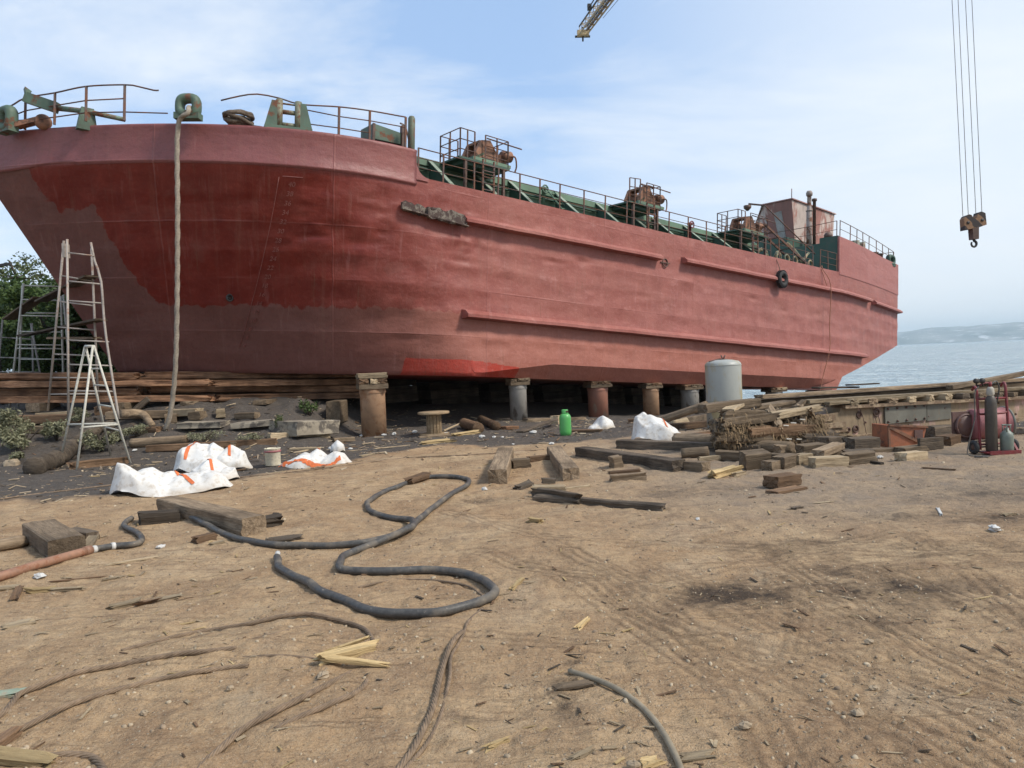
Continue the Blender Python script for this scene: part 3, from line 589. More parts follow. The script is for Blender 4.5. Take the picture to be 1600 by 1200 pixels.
def make_hull():
    rows = 92; cols = []
    for j in range(110): cols.append(('b', 1-(j/110.0)**1.15))
    for j in range(300): cols.append(('m', j/299))
    for j in range(1, 70): cols.append(('s', j/69))
    vs = []; uv = []; prim = []; band = []; fresh = []
    def col(kind, t):
        out = []; arc = 0
        for i in range(rows):
            k = i/(rows-1)
            # vertical parameter: 4 rows for the bilge plate, the rest for the side
            if kind == 'b':
                h = k*4.63; a, b, p = wl_par(h); tt = t; s = b-tt*(b-a); n = HB*tt**p
                if i == 0: n = min(HB, n+0.04)
            else:
                if kind == 'm':
                    a, b, p = wl_par(k*4.63); s = b+(21.64-b)*t
                else: s = 21.64+(29.95-21.64)*t
                ch = chh(s); hb = hbot(s); top = hd(s)
                if i < 5:
                    f = i/4; c2 = max(ch, 0.10); h = f*c2; h = max(h, hb+0.001*i)
                    cin = 0.5*ch*1.6*(1-f)*(1 if s < 19.5 else max(0, (21.64-s)/2.14))
                    if ch < 0.02: cin = 0
                    n = cin
                else:
                    c2 = max(ch, 0.10); base = max(c2, hb+0.005); h = base+(top-base)*(i-4)/(rows-5); n = 0
                n += stern_n(s)
            out.append((s, n, h))
        return out
    C = [col(*c) for c in cols]; nc = len(C)
    # dents: hungry-horse plating between frames + random knocks
    pb = np.array(PB); dr = random.Random(17); DENT = []
    for i in range(46):
        DENT.append((dr.uniform(-3.4, 7.5) if i < 34 else dr.uniform(7, 21), dr.uniform(2.3, 4.15) if i < 26 else dr.uniform(0.7, 3.4), dr.uniform(.12, .45), dr.uniform(.06, .16), dr.uniform(.02, .055)*dr.choice((1, 1, -0.5))))
    for s_ in (-1.25, 0.35, 2.6):
        for h_ in (3.0, 3.22, 3.44, 3.66, 3.88, 4.08): DENT.append((s_+dr.uniform(-.05, .05), h_, 0.10, 0.07, 0.028))
    for c in C:
        for (s, n, h) in c:
            e = min(1, max(0, (h-0.5)/0.4))*min(1, max(0, (4.3-h)/0.4))
            d = 0.024*mnoise.noise(Vector((s*0.9, h*1.7, 3)))+0.012*mnoise.noise(Vector((s*2.0, h*2.6, 8)))+0.013*abs(math.sin(math.pi*s/0.68))+0.015*abs(math.sin(math.pi*(h+.2)/0.58))
            if s < 4: d *= 1.4
            for (ds, dh, rs_, rh_, dp_) in DENT:
                a_ = (s-ds)/rs_; b_ = (h-dh)/rh_; e2 = a_*a_+b_*b_
                if e2 < 6: d += dp_*math.exp(-e2)
            n2 = n+(d*e if n < HB-0.3 else 0)
            vs.append((s, n2, h)); u = s-0.0
            uu = s if n < 0.02 else s-0.55*n
            uv.append((uu, h))
            up = np.interp(s, pb[:, 0], pb[:, 1]); prim.append(up-h); band.append(h-4.43 if s < 1.1 else -1.0)
            fr = min(s-1.32, 4.4-s, 0.40-h) if h < 0.45 else 0.40-h
            if 2.9 < s < 4.4 and h > 0.40-0.12*(s-2.9): fr = min(fr, 0.36-0.06*(s-2.9)-h)
            fresh.append(fr)
    nN = len(vs)
    fs = [(j*rows+i, (j+1)*rows+i, (j+1)*rows+i+1, j*rows+i+1) for j in range(nc-1) for i in range(rows-1)]
    fsm = [True]*len(fs)
    far = [(x, 2*HB-y, z) for x, y, z in vs]; allv = vs+far
    ff = [tuple(nN+i for i in f)[::-1] for f in fs]
    cap = []
    for j in range(nc-1):
        cap.append((j*rows, nN+j*rows, nN+(j+1)*rows, (j+1)*rows)); cap.append((j*rows+rows-1, (j+1)*rows+rows-1, nN+(j+1)*rows+rows-1, nN+j*rows+rows-1))
    J = (nc-1)*rows
    for i in range(rows-1): cap.append((J+i, nN+J+i, nN+J+i+1, J+i+1))
    m = MB(); m.add(allv, fs+ff, True); m.f += cap; m.m += [0]*len(cap); m.sm += [False]*len(cap)
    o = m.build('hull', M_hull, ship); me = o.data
    ev = np.empty(len(me.edges)*2, np.int32); me.edges.foreach_get('vertices', ev); ev = ev.reshape(-1, 2) % nN
    cj = ev//rows; ri = ev % rows; ss = np.array([v[0] for v in vs])[ev].mean(1)
    sharp = (np.abs(cj[:, 0]-cj[:, 1]) == 1) & (ri[:, 0] == ri[:, 1]) & (((ri[:, 0] == 4) & (ss > 2.4)) | (ri[:, 0] == 0))
    a = me.attributes.new('sharp_edge', 'BOOLEAN', 'EDGE'); a.data.foreach_set('value', sharp)
    l = me.uv_layers.new(name='UVMap'); vi = np.empty(len(me.loops), np.int32); me.loops.foreach_get('vertex_index', vi)
    U = np.array(uv+uv, np.float32)[vi]; l.data.foreach_set('uv', U.ravel())
    for nm, arr in (('primer', prim), ('band', band), ('fresh', fresh)):
        a = me.attributes.new(nm, 'FLOAT', 'POINT'); a.data.foreach_set('value', np.array(arr+arr, np.float32))
    return o
hull = make_hull()
def hull_part(m, name, uvs=None, primer=-1.0, band=1.0, fresh=-1.0):
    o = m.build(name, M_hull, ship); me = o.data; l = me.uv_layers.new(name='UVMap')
    vi = np.empty(len(me.loops), np.int32); me.loops.foreach_get('vertex_index', vi); V = np.array([(v.co.x-0.55*v.co.y, v.co.z) for v in me.vertices], np.float32)
    l.data.foreach_set('uv', V[vi].ravel())
    for nm, val in (('primer', primer), ('band', band), ('fresh', fresh)):
        a = me.attributes.new(nm, 'FLOAT', 'POINT'); a.data.foreach_set('value', np.full(len(me.vertices), val, np.float32))
    return o
# bulwark round the bow, with a rolled lip at its foot and the rounded drop at the break
m = MB(); prof = [(-0.0, 4.40), (-0.05, 4.43), (-0.055, 4.46), (-0.03, 4.52), (-0.03, 4.8), (-0.03, 5.16), (-0.045, 5.20), (-0.02, 5.24), (0.05, 5.24), (0.06, 5.16), (0.06, 4.6)]
N = 70; k = len(prof); vs = []
for side in (0, 1):
    for j in range(N+1):
        t = 1-(j/N)**1.1
        for dn, h in prof:
            a, b, p = wl_par(4.43); s = b-t*(b-a)-(0.05 if t > 0.99 else 0); n = HB*t**p+dn
            hh = h+(0.05*math.sin((s+5.9)*3.2)*(1 if s < -5.2 and h < 4.5 else 0))
            vs.append((s, n if not side else 2*HB-n, hh))
fs = []
for side in (0, 1):
    o_ = side*(N+1)*k
    for j in range(N):
        for i in range(k-1):
            f = (o_+j*k+i, o_+(j+1)*k+i, o_+(j+1)*k+i+1, o_+j*k+i+1); fs.append(f if not side else f[::-1])
    j = N; fs.append(tuple(o_+j*k+i for i in range(k)) if side == 0 else tuple(o_+j*k+i for i in range(k))[::-1])
m.add(vs, fs, True)
# fillet plate aft of the break
arc = [(1.1, -0.025, 5.2), (1.1, -0.025, 4.61)]; pts = [(1.1, 5.22)]
for i in range(9):
    a = math.pi/2*i/8; pts.append((1.1+0.34*(1-math.cos(a)), 4.97-0.34*math.sin(a)))
pts += [(1.44, 4.55), (1.1, 4.55)]
m.prism([(s, 0, h) for s, h in pts], (0, -0.03, 0), (0, 0.03, 0))
hull_part(m, 'bulwark')
# poop side plating with the rounded forward corner
m = MB(); M_ = 26; k = 2; vs = []
pts = []
for i in range(M_+1):
    s = 21.7+(29.97-21.7)*i/M_; pts.append((s, stern_n(s)-0.02, hd(s)-0.10, 6.28-0.10*(i/M_)+0.25*max(0, (i/M_-0.7))))
for s, n, a, b in pts: vs += [(s, n, a), (s, n, b), (s, n+0.08, b), (s, n+0.08, a)]
fs = []
for i in range(M_):
    for j in range(3): fs.append((i*4+j, (i+1)*4+j, (i+1)*4+j+1, i*4+j+1))
fs += [(0, 1, 2, 3), (M_*4+3, M_*4+2, M_*4+1, M_*4)]
m.add(vs, fs, False)
nf = [(21.70, 4.80)]+[(21.70-0.22*(1-math.cos(math.pi/2*i/5))-0.0, 4.80+0.25-0.25*math.sin(math.pi/2*i/5)) for i in range(0)]
# far side, transom top
m.add([(x, 2*HB-y, z) for x, y, z in vs], [f[::-1] for f in fs], False)
n1 = stern_n(29.97); m.box((29.97, HB, (4.7+6.3)/2), (0.06, 2*HB-2*n1-0.2, 1.6))
hull_part(m, 'poop_side')
m = MB(); m.add([(21.75, 0.12, 6.05), (29.9, n1+0.12, 6.0), (29.9, 2*HB-n1-0.12, 6.0), (21.75, 2*HB-0.12, 6.05)], [(0, 1, 2, 3)])
m.build('poop_deck', M_greend, ship)
m = MB(); m.box((21.72, HB, 5.42), (0.07, 2*HB-0.14, 1.36)); m.box((21.74, 0.45, 6.2), (0.05, 0.8, 0.25)); m.build('poop_front', M_greend, ship)
# skeg on the centreline under the counter
m = MB(); m.prism([(21.5, 4.5, 0.45), (21.5, 4.5, 0.0), (33.2, 4.5, 0.25) if False else (30.6, 4.5, 0.10), (31.9, 4.5, 1.55), (31.2, 4.5, 2.3), (29.6, 4.5, 2.4)], (0, 0, 0), (0, 0.35, 0))
hull_part(m, 'skeg', band=-1, primer=1.0)
# rubbing strakes
def strake(pa, name='rubbing_strake', d=0.23, hh=0.21, prm=-1.0):
    m = MB(); vs = []
    for (s, n, h) in pa: vs += [(s, n+0.02, h+hh*0.62), (s, n-d*0.55, h+hh*0.5), (s, n-d, h+hh*0.08), (s, n-d, h-hh*0.25), (s, n+0.02, h-hh*0.38)]
    n_ = len(pa); fs = []
    for i in range(n_-1):
        for j in range(4): fs.append((i*5+j, i*5+j+1, (i+1)*5+j+1, (i+1)*5+j))
    fs += [(0, 4, 3, 2, 1), tuple((n_-1)*5+j for j in range(5))]; m.add(vs, fs, False)
    return hull_part(m, name, band=-1.0, primer=prm)
def line(a, b, n): return [(a[0]+(b[0]-a[0])*i/n, a[1]+(b[1]-a[1])*i/n+0.004*math.sin(i*2.3), a[2]+(b[2]-a[2])*i/n+0.005*math.sin(i*1.7)) for i in range(n+1)]
strake(line((2.45, 0, 3.80), (10.03, 0, 3.86), 14))
strake(line((11.22, 0, 3.92), (21.64, 0, 3.97), 16)+[(s, stern_n(s), 3.97) for s in (22.5, 23.5, 24.5, 25.1)])
strake([(s, stern_n(s), 3.93) for s in (25.6, 26.5, 27.5, 28.5, 29.3, 30.0)])
strake(line((2.5, 0, 1.49), (21.64, 0, 1.47), 26)+[(s, stern_n(s), 1.48) for s in (22.5, 23.5, 24.4)], d=0.26, hh=0.23)
# torn end of the upper strake
m = MB()
def ragged(s0, s1, h0, h1, dn, seed):
    rr = random.Random(seed); n = 9; top = []; bot = []
    for i in range(n+1):
        s = s0+(s1-s0)*i/n; hm = h0+(h1-h0)*i/n
        top.append((s, 0, hm+0.11+rr.uniform(-.04, .05))); bot.append((s, 0, hm-0.09+rr.uniform(-.03, .03)))
    m.prism(top+bot[::-1], (0, dn-0.05, 0), (0, dn+0.02, 0))
ragged(0.70, 1.45, 3.86, 3.80, -0.03, 1); ragged(1.35, 2.5, 3.77, 3.72, -0.12, 2); ragged(1.5, 2.5, 3.86, 3.80, -0.06, 3)
m.bar((0.75, -0.05, 3.78), (2.5, -0.16, 3.64), 0.16, 0.025); m.bar((1.4, -0.05, 3.93), (2.5, -0.12, 3.84), 0.12, 0.03)
tag(m.build('torn_strake_end', worn('bare_torn_steel', (0.16, 0.135, 0.105), rust=(0.05, 0.03, 0.025), amt=0.52, scale=6), ship), 'torn bare end of the rubbing strake')
# raised weld marks: load line disc, draught figures, name at the quarter
m = MB(); Mx = Matrix.Rotation(math.pi/2, 3, 'X')
m.torus((10.38, -0.005, 3.76), 0.125, 0.018, Mx, 28, 6); m.box((10.38, -0.01, 3.76), (0.46, 0.025, 0.03)); m.build('load_line_mark', M_rustdk, ship)
def text_mesh(txt, size):
    cu = bpy.data.curves.new('t', 'FONT'); cu.body = txt; cu.size = size; cu.extrude = 0.007; cu.align_x = 'CENTER'
    ob = bpy.data.objects.new('t', cu); COL.objects.link(ob); dg = bpy.context.evaluated_depsgraph_get(); me = ob.evaluated_get(dg).to_mesh()
    v = [Vector(x.co) for x in me.vertices]; f = [tuple(p.vertices) for p in me.polygons]; ob.to_mesh_clear(); bpy.data.objects.remove(ob); return v, f
def on_hull(s, h, off=0.0):
    if s > 21.64: n = stern_n(s)
    else: n = nside(s, h)
    return Vector((s, n, h))
def put_text(m, txt, size, s, h):
    v, f = text_mesh(txt, size); P = on_hull(s, h); ts = (on_hull(s+0.05, h)-on_hull(s-0.05, h)).normalized(); th = (on_hull(s, h+0.05)-on_hull(s, h-0.05)).normalized()
    nn = ts.cross(th).normalized(); m.add([P+ts*a.x+th*a.y+nn*(a.z+0.004) for a in v], f, False)
M_bead = simple('weld_bead_red', (0.235, 0.082, 0.068), 0.5)
for i, num in enumerate(range(40, 3, -2)):
    m = MB(); put_text(m, str(num), 0.15, -1.60-0.006*i, 4.02-0.19*i); m.build('draught_figure', M_bead, ship)
m = MB(); m.bar(on_hull(-1.80, 4.22)+Vector((0, -.005, 0)), on_hull(-1.42, 4.22)+Vector((0, -.005, 0)), 0.02, 0.015); m.tube([on_hull(-1.86+0.004*i, 4.2-0.19*i)+Vector((0, -.004, 0)) for i in range(20)], 0.008, 5)
m.build('draught_line', M_bead, ship)
M_bead2 = simple('weld_bead_pink', (0.22, 0.085, 0.08), 0.6)
m = MB(); put_text(m, 'MONTULEM I', 0.46, 27.2, 5.42); m.build('raised_name', M_bead2, ship)
m = MB(); put_text(m, 'ISTRA', 0.26, 27.6, 4.85); m.build('raised_port_name', M_bead2, ship)
m = MB(); m.torus(on_hull(-2.2, 1.7)+Vector((-0.02, -0.03, 0)), 0.07, 0.022, Mx, 16, 6); m.lathe([(0.05, -0.02), (0.05, 0.0)], 12, on_hull(-2.2, 1.7)+Vector((-0.02, -0.01, 0)), Mx); m.build('drain_outlet', M_black, ship)

# deck and cargo trunk
m = MB(); vs = []
m.add([(s, 0.08, hd(s)+0.006) for s in (1.1, 8, 15, 21.7)]+[(s, 2*HB-0.08, hd(s)+0.006) for s in (1.1, 8, 15, 21.7)], [(0, 1, 5, 4), (1, 2, 6, 5), (2, 3, 7, 6)])
m.build('main_deck', M_greend, ship)
m = MB(); m.add([on_hull(s, 4.6)+Vector((0, 0.02, 0)) for s in (1.1, 0, -2, -4, -5.5, -6.5)]+[Vector((s, 2*HB-on_hull(s, 4.6).y-0.02, 4.6)) for s in (1.1, 0, -2, -4, -5.5, -6.5)], [(i, i+6, i+7, i+1) for i in range(5)]); m.build('forecastle_deck', M_greend, ship)
m = MB(); L0, L1 = 1.5, 17.6
m.box(((L0+L1)/2, HB, 5.02), (L1-L0, 2*HB-2.5, 0.86)); m.box(((L0+L1)/2, HB, 5.46), (L1-L0+0.06, 2*HB-2.36, 0.18))
for s in (1.5, 17.6): m.box((s, HB, 5.1), (0.08, 2*HB-2.4, 0.9))
tr = m.build('cargo_trunk', M_green, ship)
m = MB(); m.box((9.5, 1.16, 5.26), (16.0, 0.10, 0.05)); m.build('trunk_stiffener', M_greend, tr)
for s in (2.28, 3.72, 4.97, 6.75, 8.5, 9.9, 11.2, 12.9, 14.6, 16.2):
    m = MB(); m.prism([(s, 1.18, 5.50), (s, 0.14, 4.64), (s, 1.18, 4.64)], (-0.008, 0, 0), (0.008, 0, 0)); b = m.build('trunk_bracket', M_greend, ship)
    m = MB(); m.bar((s, 1.22, 5.55), (s, 0.10, 4.63), 0.13, 0.02, (0, 1, 1)); m.build('flange', M_greenl, b)
# deck-edge railing
def rail(name, pts, hs, r=0.014, posts=True, lean=0.0, base=None, mat=M_rail):
    m = MB()
    for k_, f in enumerate(hs):
        m.tube([Vector(p)+Vector((0, 0, f)) for p in pts], r if k_ == 0 else r*0.75, 6)
    o = m.build(name, mat, ship)
    if posts:
        for p in pts:
            m = MB(); p = Vector(p); m.bar(p, p+Vector((lean, random.uniform(-.02, .02), hs[0])), 0.042, 0.02, (0, 1, 0)); m.build('rail_post', mat, o)
    return o
RS = [1.92, 2.87, 3.64, 4.38, 5.09, 5.83, 6.79, 7.66, 8.62, 9.63, 10.63, 11.63, 12.64, 13.68, 15.45, 16.6]
pts = [(s, 0.06, hd(s)) for s in [1.2]+RS]
rail('deck_railing', pts, (0.70, 0.47, 0.24))
rail('deck_railing', [(s, 0.06, hd(s)) for s in (17.2, 18.2, 19.1, 19.7)], (0.80, 0.53, 0.27))
rail('deck_railing', [(s, 0.06, hd(s)) for s in (20.25, 20.9, 21.6)], (0.75, 0.5, 0.25))
# poop railing
pp = [(s, stern_n(s)+0.1, 6.25-0.02*(s-22)) for s in (22.0, 23.1, 23.9, 24.7, 25.5, 26.6, 27.6, 28.6, 29.5)]
rail('poop_railing', pp, (0.75, 0.40))
rail('poop_railing', [(29.5, stern_n(29.5)+0.1, 6.08), (29.6, 3.0, 6.1), (29.6, 5.8, 6.1), (29.6, 8.5, 6.1)], (0.75, 0.40))
rail('poop_railing', [(21.9, 0.2, 6.2), (21.9, 1.6, 6.15), (21.9, 3.0, 6.15), (21.9, 4.6, 6.15)], (0.78, 0.42))

# winch platforms above the trunk
def winch_platform(s0, s1, hp, kind=0):
    m = MB(); mid = (s0+s1)/2; m.box((mid, 0.80, hp), (s1-s0, 0.95, 0.05)); m.box((mid, 0.85, hp-0.07), (s1-s0-0.3, 0.8, 0.08))
    pl = m.build('winch_platform', M_greend, ship)
    for a in (s0+0.2, s1-0.2):
        for b in (0.35,):
            m = MB(); m.bar((a, b, 4.65), (a, b, hp-0.04), 0.07, 0.07, (1, 0, 0)); m.build('support', M_rustdk, pl)
    m = MB()
    for a in (s0+0.62, s0+0.98): m.bar((a, 0.16, hp+0.02), (a-0.05, 0.10, 4.65), 0.05, 0.03, (0, 1, 0))
    for i in range(6):
        z = 4.75+i*0.16; m.bar((s0+0.58, 0.13, z), (s0+0.98, 0.13, z), 0.025, 0.025)
    m.build('access_ladder', M_rail, pl)
    m = MB(); hr = hp+0.74
    for a, b in (((s0+0.05, 0.25), (s0+0.05, 1.65)), ): pass
    def cage(x0, x1, y0, y1, sides):
        for (p, q_) in sides:
            for z in (0.0, -0.27, -0.52): m.tube([(p[0], p[1], hr+z), (q_[0], q_[1], hr+z)], 0.013, 6)
            for e in (p, q_, ((p[0]+q_[0])/2, (p[1]+q_[1])/2)): m.bar((e[0], e[1], hp), (e[0], e[1], hr), 0.034, 0.022, (0, 1, 0))
    f0, f1 = (s0+0.04, 0.36), (s0+0.04, 1.22); a0 = (s0+0.5, 0.36); e0 = (s1-0.04, 0.36); e1 = (s1-0.04, 1.22); c0 = (s0+0.85, 0.36)
    if kind == 1:
        cage(0, 0, 0, 0, [(f0, (s0+0.4, 0.24)), (c0, e0), (e0, e1)])
        for dx in (0, .14, .28, .42):
            m.tube(smooth_path([(s1-0.75+dx, 0.6, hp), (s1-0.75+dx, 0.6, hp+0.65), (s1-0.66+dx, 0.6, hp+0.75), (s1-0.5+dx, 0.6, hp+0.72)], 0.08), 0.028, 6)
    else: cage(0, 0, 0, 0, [(f0, f1), (f0, a0), (f1, (s0+0.6, 1.22)), (c0, e0), (e0, e1)])
    m.tube([(c0[0], 0.3, hr-0.1), (s1+0.35, 0.26, hr-0.14)], 0.018, 6)
    m.build('platform_railing', M_rail, pl)
    m = MB(); cx = s0+0.98
    m.lathe([(0.05, -0.30), (0.22, -0.29), (0.23, -0.22), (0.10, -0.2), (0.10, 0.2), (0.23, 0.22), (0.22, 0.29), (0.05, 0.30)], 18, (cx, 0.85, hp+0.33), Matrix.Rotation(math.pi/2, 3, 'X') @ Matrix.Rotation(0.3, 3, 'Y'))
    m.prism([(cx-0.36, 0.45, hp+0.05), (cx+0.42, 0.45, hp+0.05), (cx+0.36, 0.45, hp+0.34), (cx+0.10, 0.45, hp+0.68), (cx-0.2, 0.45, hp+0.62), (cx-0.36, 0.45, hp+0.3)], (0, 0, 0), (0, 0.10, 0)); m.prism([(cx-0.36, 1.0, hp+0.05), (cx+0.42, 1.0, hp+0.05), (cx+0.36, 1.0, hp+0.34), (cx+0.10, 1.0, hp+0.68), (cx-0.2, 1.0, hp+0.62), (cx-0.36, 1.0, hp+0.3)], (0, 0, 0), (0, 0.10, 0)); m.box((cx-0.05, 0.78, hp+0.6), (0.34, 0.55, 0.06))
    m.box((cx+0.62, 0.8, hp+0.25), (0.36, 0.4, 0.36)); m.lathe([(0.10, 0), (0.15, 0.02), (0.15, 0.3), (0.08, 0.34)], 14, (cx+0.62, 0.62, hp+0.4), Matrix.Rotation(1.4, 3, 'Y'))
    m.tube(smooth_path([(cx+0.7, 0.5, hp+0.4), (cx+0.95, 0.45, hp+0.42), (cx+1.05, 0.5, hp+0.2), (cx+1.0, 0.5, hp+0.05)], 0.05), 0.022, 6)
    m.build('winch', M_rustor, pl)
    m = MB(); m.box((cx+0.1, 0.75, hp+0.08), (1.25, 0.8, 0.08)); m.bar((cx-0.5, 0.5, hp+0.05), (cx-0.1, 0.5, hp+0.3), 0.1, 0.06); m.build('winch_bed', M_green, pl)
winch_platform(2.6, 4.25, 5.50); winch_platform(9.05, 10.6, 5.52, 1); winch_platform(14.9, 16.9, 5.56)
# pipe manifold heap forward of the poop
m = MB(); rr = random.Random(5)
for i in range(16):
    a = Vector((17.4+rr.random()*3.2, 0.5+rr.random()*1.4, 4.7+rr.random()*0.5)); b = a+Vector((rr.uniform(-.7, .7), rr.uniform(-.4, .4), rr.uniform(.1, .6))); m.tube(smooth_path([a, (a+b)/2+Vector((0, 0, rr.uniform(.05, .25))), b], 0.1), rr.uniform(0.03, 0.08), 8)
for i in range(5): m.torus((17.9+0.6*i, 0.5, 5.0), 0.16, 0.04, Mx, 16, 6)
m.build('pipe_manifold', worn('mixed_pipe_paint', (0.12, 0.14, 0.09), rust=(0.30, 0.22, 0.13), amt=0.5, scale=3), ship)
m = MB(); m.bar((17.2, 0.7, 6.2), (20.3, 0.3, 4.7), 0.05, 0.08); m.bar((17.35, 1.2, 6.2), (20.4, 0.8, 4.7), 0.05, 0.08)
for i in range(9):
    t = (i+0.5)/9; m.bar((17.2+3.1*t, 0.7-0.4*t, 6.2-1.5*t), (17.35+3.05*t, 1.2-0.4*t, 6.2-1.5*t), 0.05, 0.03)
m.tube([(17.2, 0.7, 6.9), (20.3, 0.3, 5.4)], 0.025, 6); m.build('gangway_ladder', M_rail, ship)
for s_, n_ in ((12.6, 0.7), (6.0, 0.9)):
    m = MB(); m.lathe([(0.05, 0), (0.05, 0.55), (0.10, 0.57), (0.10, 0.62), (0.05, 0.64)], 10, (s_, n_, 4.66+0.2)); m.torus((s_, n_-0.08, 5.42), 0.11, 0.022, Mx, 14, 6); m.build('deck_valve', M_trolley if s_ > 10 else M_green, ship)
for s_ in (6.35,):
    m = MB()
    for dx in (0, 0.28): m.bar((s_+dx, 1.14, 5.55), (s_+0.25+dx, 0.5, 4.66), 0.05, 0.03)
    for i in range(5): m.bar((s_+0.05*i, 1.1-0.13*i, 5.45-0.17*i), (s_+0.28+0.05*i, 1.1-0.13*i, 5.45-0.17*i), 0.03, 0.03)
    m.build('trunk_ladder', M_green, ship)
# wheelhouse: forward-leaning front, boxy sides
A = S(1237, 312, 3.0); s0, ht = A[0], A[2]
wb = 6.6; sB = s0+0.55; sE = 27.3; n0, n1_ = 3.0, 4.4
m = MB(); V = [(s0, n0, ht), (sE, n0, ht-0.02), (sE, 7.4, ht), (s0, n1_, ht), (sB, n0+0.12, wb), (sE, n0+0.12, wb), (sE, 7.3, wb), (sB, n1_-0.06, wb)]
m.add(V, [(0, 1, 2, 3), (0, 4, 5, 1), (1, 5, 6, 2), (2, 6, 7, 3)], False)
wh = m.build('wheelhouse', M_whrust, ship)
m = MB(); m.add([(s0-0.012, n0, ht), (s0-0.012, n1_, ht), (sB-0.012, n1_-0.06, wb), (sB-0.012, n0+0.12, wb)], [(0, 1, 2, 3)], False); m.build('front_plating', M_brrust, wh)
m = MB(); m.prism([(s0-.07, n0-.07, ht+.01), (sE+.07, n0-.07, ht-.01), (sE+.07, 7.47, ht+.01), (s0-.07, n1_+.07, ht+.01)], (0, 0, 0), (0, 0, 0.05)); m.build('roof', M_brrust, wh)
m = MB(); fs_ = lambda h: s0-0.012+0.55*(ht-h)/(ht-wb); m.prism([(fs_(7.05), 3.5, 7.05), (fs_(7.05), 3.85, 7.05), (fs_(8.2), 3.95, 8.2), (fs_(8.25), 3.55, 8.25)], (-0.03, 0, 0), (0.0, 0, 0)); m.build('covered_window', worn('pale_blank_panel', (0.33, 0.32, 0.31), amt=0.3), wh)
m = MB(); m.tube([(s0-0.02, 2.99, ht), (s0+0.0, 3.0, ht+0.5)], 0.02, 6); m.build('aerial', M_rail, wh)
m = MB(); m.bar((s0, 4.4, ht), (s0-0.35, 5.0, ht+0.12), 0.07, 0.07); m.lathe([(0.05, 0), (0.17, 0.12), (0.18, 0.24), (0.02, 0.25)], 12, (s0-0.35, 5.05, ht-0.2)); m.build('searchlight', M_rustdk, wh)
m = MB(); m.box((24.5, 5.5, 6.35), (5.6, 6.4, 0.5)); m.build('house_base', M_greend, wh)
m = MB(); m.box((24.9, 5.4, 6.57), (5.0, 6.0, 0.05)); m.build('house_deck', M_whrust, wh)
m = MB(); m.lathe([(0.12, 6.1), (0.12, 7.9), (0.095, 7.92), (0.09, 8.55), (0.13, 8.57), (0.145, 8.68), (0.10, 8.78), (0.02, 8.80)], 14, (23.0, 2.0, 0)); m.torus((23.0, 2.0, 7.9), 0.12, 0.03, None, 14, 6); m.build('exhaust_pipe', worn('grey_rusty_pipe', (0.27, 0.22, 0.195), amt=0.45, scale=3), ship)
m = MB(); m.lathe([(0.07, 6.1), (0.07, 8.4), (0.11, 8.42), (0.11, 8.52), (0.02, 8.54)], 12, (23.45, 2.0, 0)); m.build('exhaust_pipe', M_rustdk, ship)
m = MB(); m.lathe([(0.10, 6.1), (0.10, 6.5), (0.17, 6.53), (0.18, 6.62), (0.12, 6.74), (0.02, 6.77)], 14, (22.75, 1.0, 0)); m.lathe([(0.08, 6.1), (0.08, 6.4), (0.15, 6.43), (0.14, 6.52), (0.02, 6.57)], 14, (23.6, 1.0, 0)); m.build('vent_mushrooms', M_rustdk, ship)
m = MB()
for dx in (0, 0.4): m.box((25.0+dx*1.4, 1.0, 6.38), (0.34, 0.3, 0.62)); m.lathe([(0.12, -.25), (0.12, .3)], 12, (25.0+dx*1.4, 0.82, 6.4))
m.box((25.3, 0.95, 6.12), (1.2, 0.5, 0.1)); m.build('roller_fairlead', worn('pale_roller', (0.26, 0.26, 0.20), amt=0.4), ship)
m = MB()
for dx in (0, 0.5): m.lathe([(0.13, 0), (0.13, 0.36), (0.17, 0.38), (0.17, 0.44), (0.02, 0.45)], 14, (27.2+dx, 1.0, 6.05))
m.box((27.45, 1.0, 6.07), (1.0, 0.4, 0.06)); m.build('mooring_bollard', M_rustdk, ship)
def chock(c, w, h, thick, mat, rz=0.0, name='mooring_chock'):
    m = MB(); Q = Matrix.Rotation(rz, 3, 'Z') @ Matrix.Rotation(math.pi/2, 3, 'X'); k = 30; q_ = 12; vs = []
    for i in range(k):
        a = 2*math.pi*i/k
        for j in range(q_):
            b = 2*math.pi*j/q_; ex = abs(math.cos(a))**0.7*math.copysign(1, math.cos(a)); ey = abs(math.sin(a))**0.7*math.copysign(1, math.sin(a))
            v = Vector(((w*0.5+thick+thick*math.cos(b))*ex*0.92, (h*0.5+thick+thick*math.cos(b))*ey, thick*1.35*math.sin(b))); vs.append(Q @ v+Vector(c))
    m.add(vs, [(i*q_+j, ((i+1) % k)*q_+j, ((i+1) % k)*q_+(j+1) % q_, i*q_+(j+1) % q_) for i in range(k) for j in range(q_)], True)
    bx = Matrix.Rotation(rz, 3, 'Z'); m.box(Vector(c)-Vector((0, 0, h*0.5+thick*1.35)), (w+thick*3.4, thick*2.2, thick*1.3), bx); return m.build(name, mat, ship)
chock((28.9, 1.0, 6.34), 0.40, 0.2, 0.09, M_greend)
# forecastle gear
chock((-3.56, 1.55, 5.49), 0.19, 0.15, 0.10, M_greenb, -0.75)
chock((-6.35, 4.75, 5.40), 0.16, 0.2, 0.10, M_greenb, -1.2)
m = MB(); m.lathe([(0.15, -.06), (0.17, -.02), (0.17, .04), (0.08, .08)], 18, (-5.75, 4.3, 5.36), Matrix.Rotation(math.pi/2, 3, 'X')); m.bar((-6.2, 4.6, 5.25), (-5.8, 4.3, 5.4), 0.2, 0.1); m.build('fairlead_roller', M_rustor, ship)
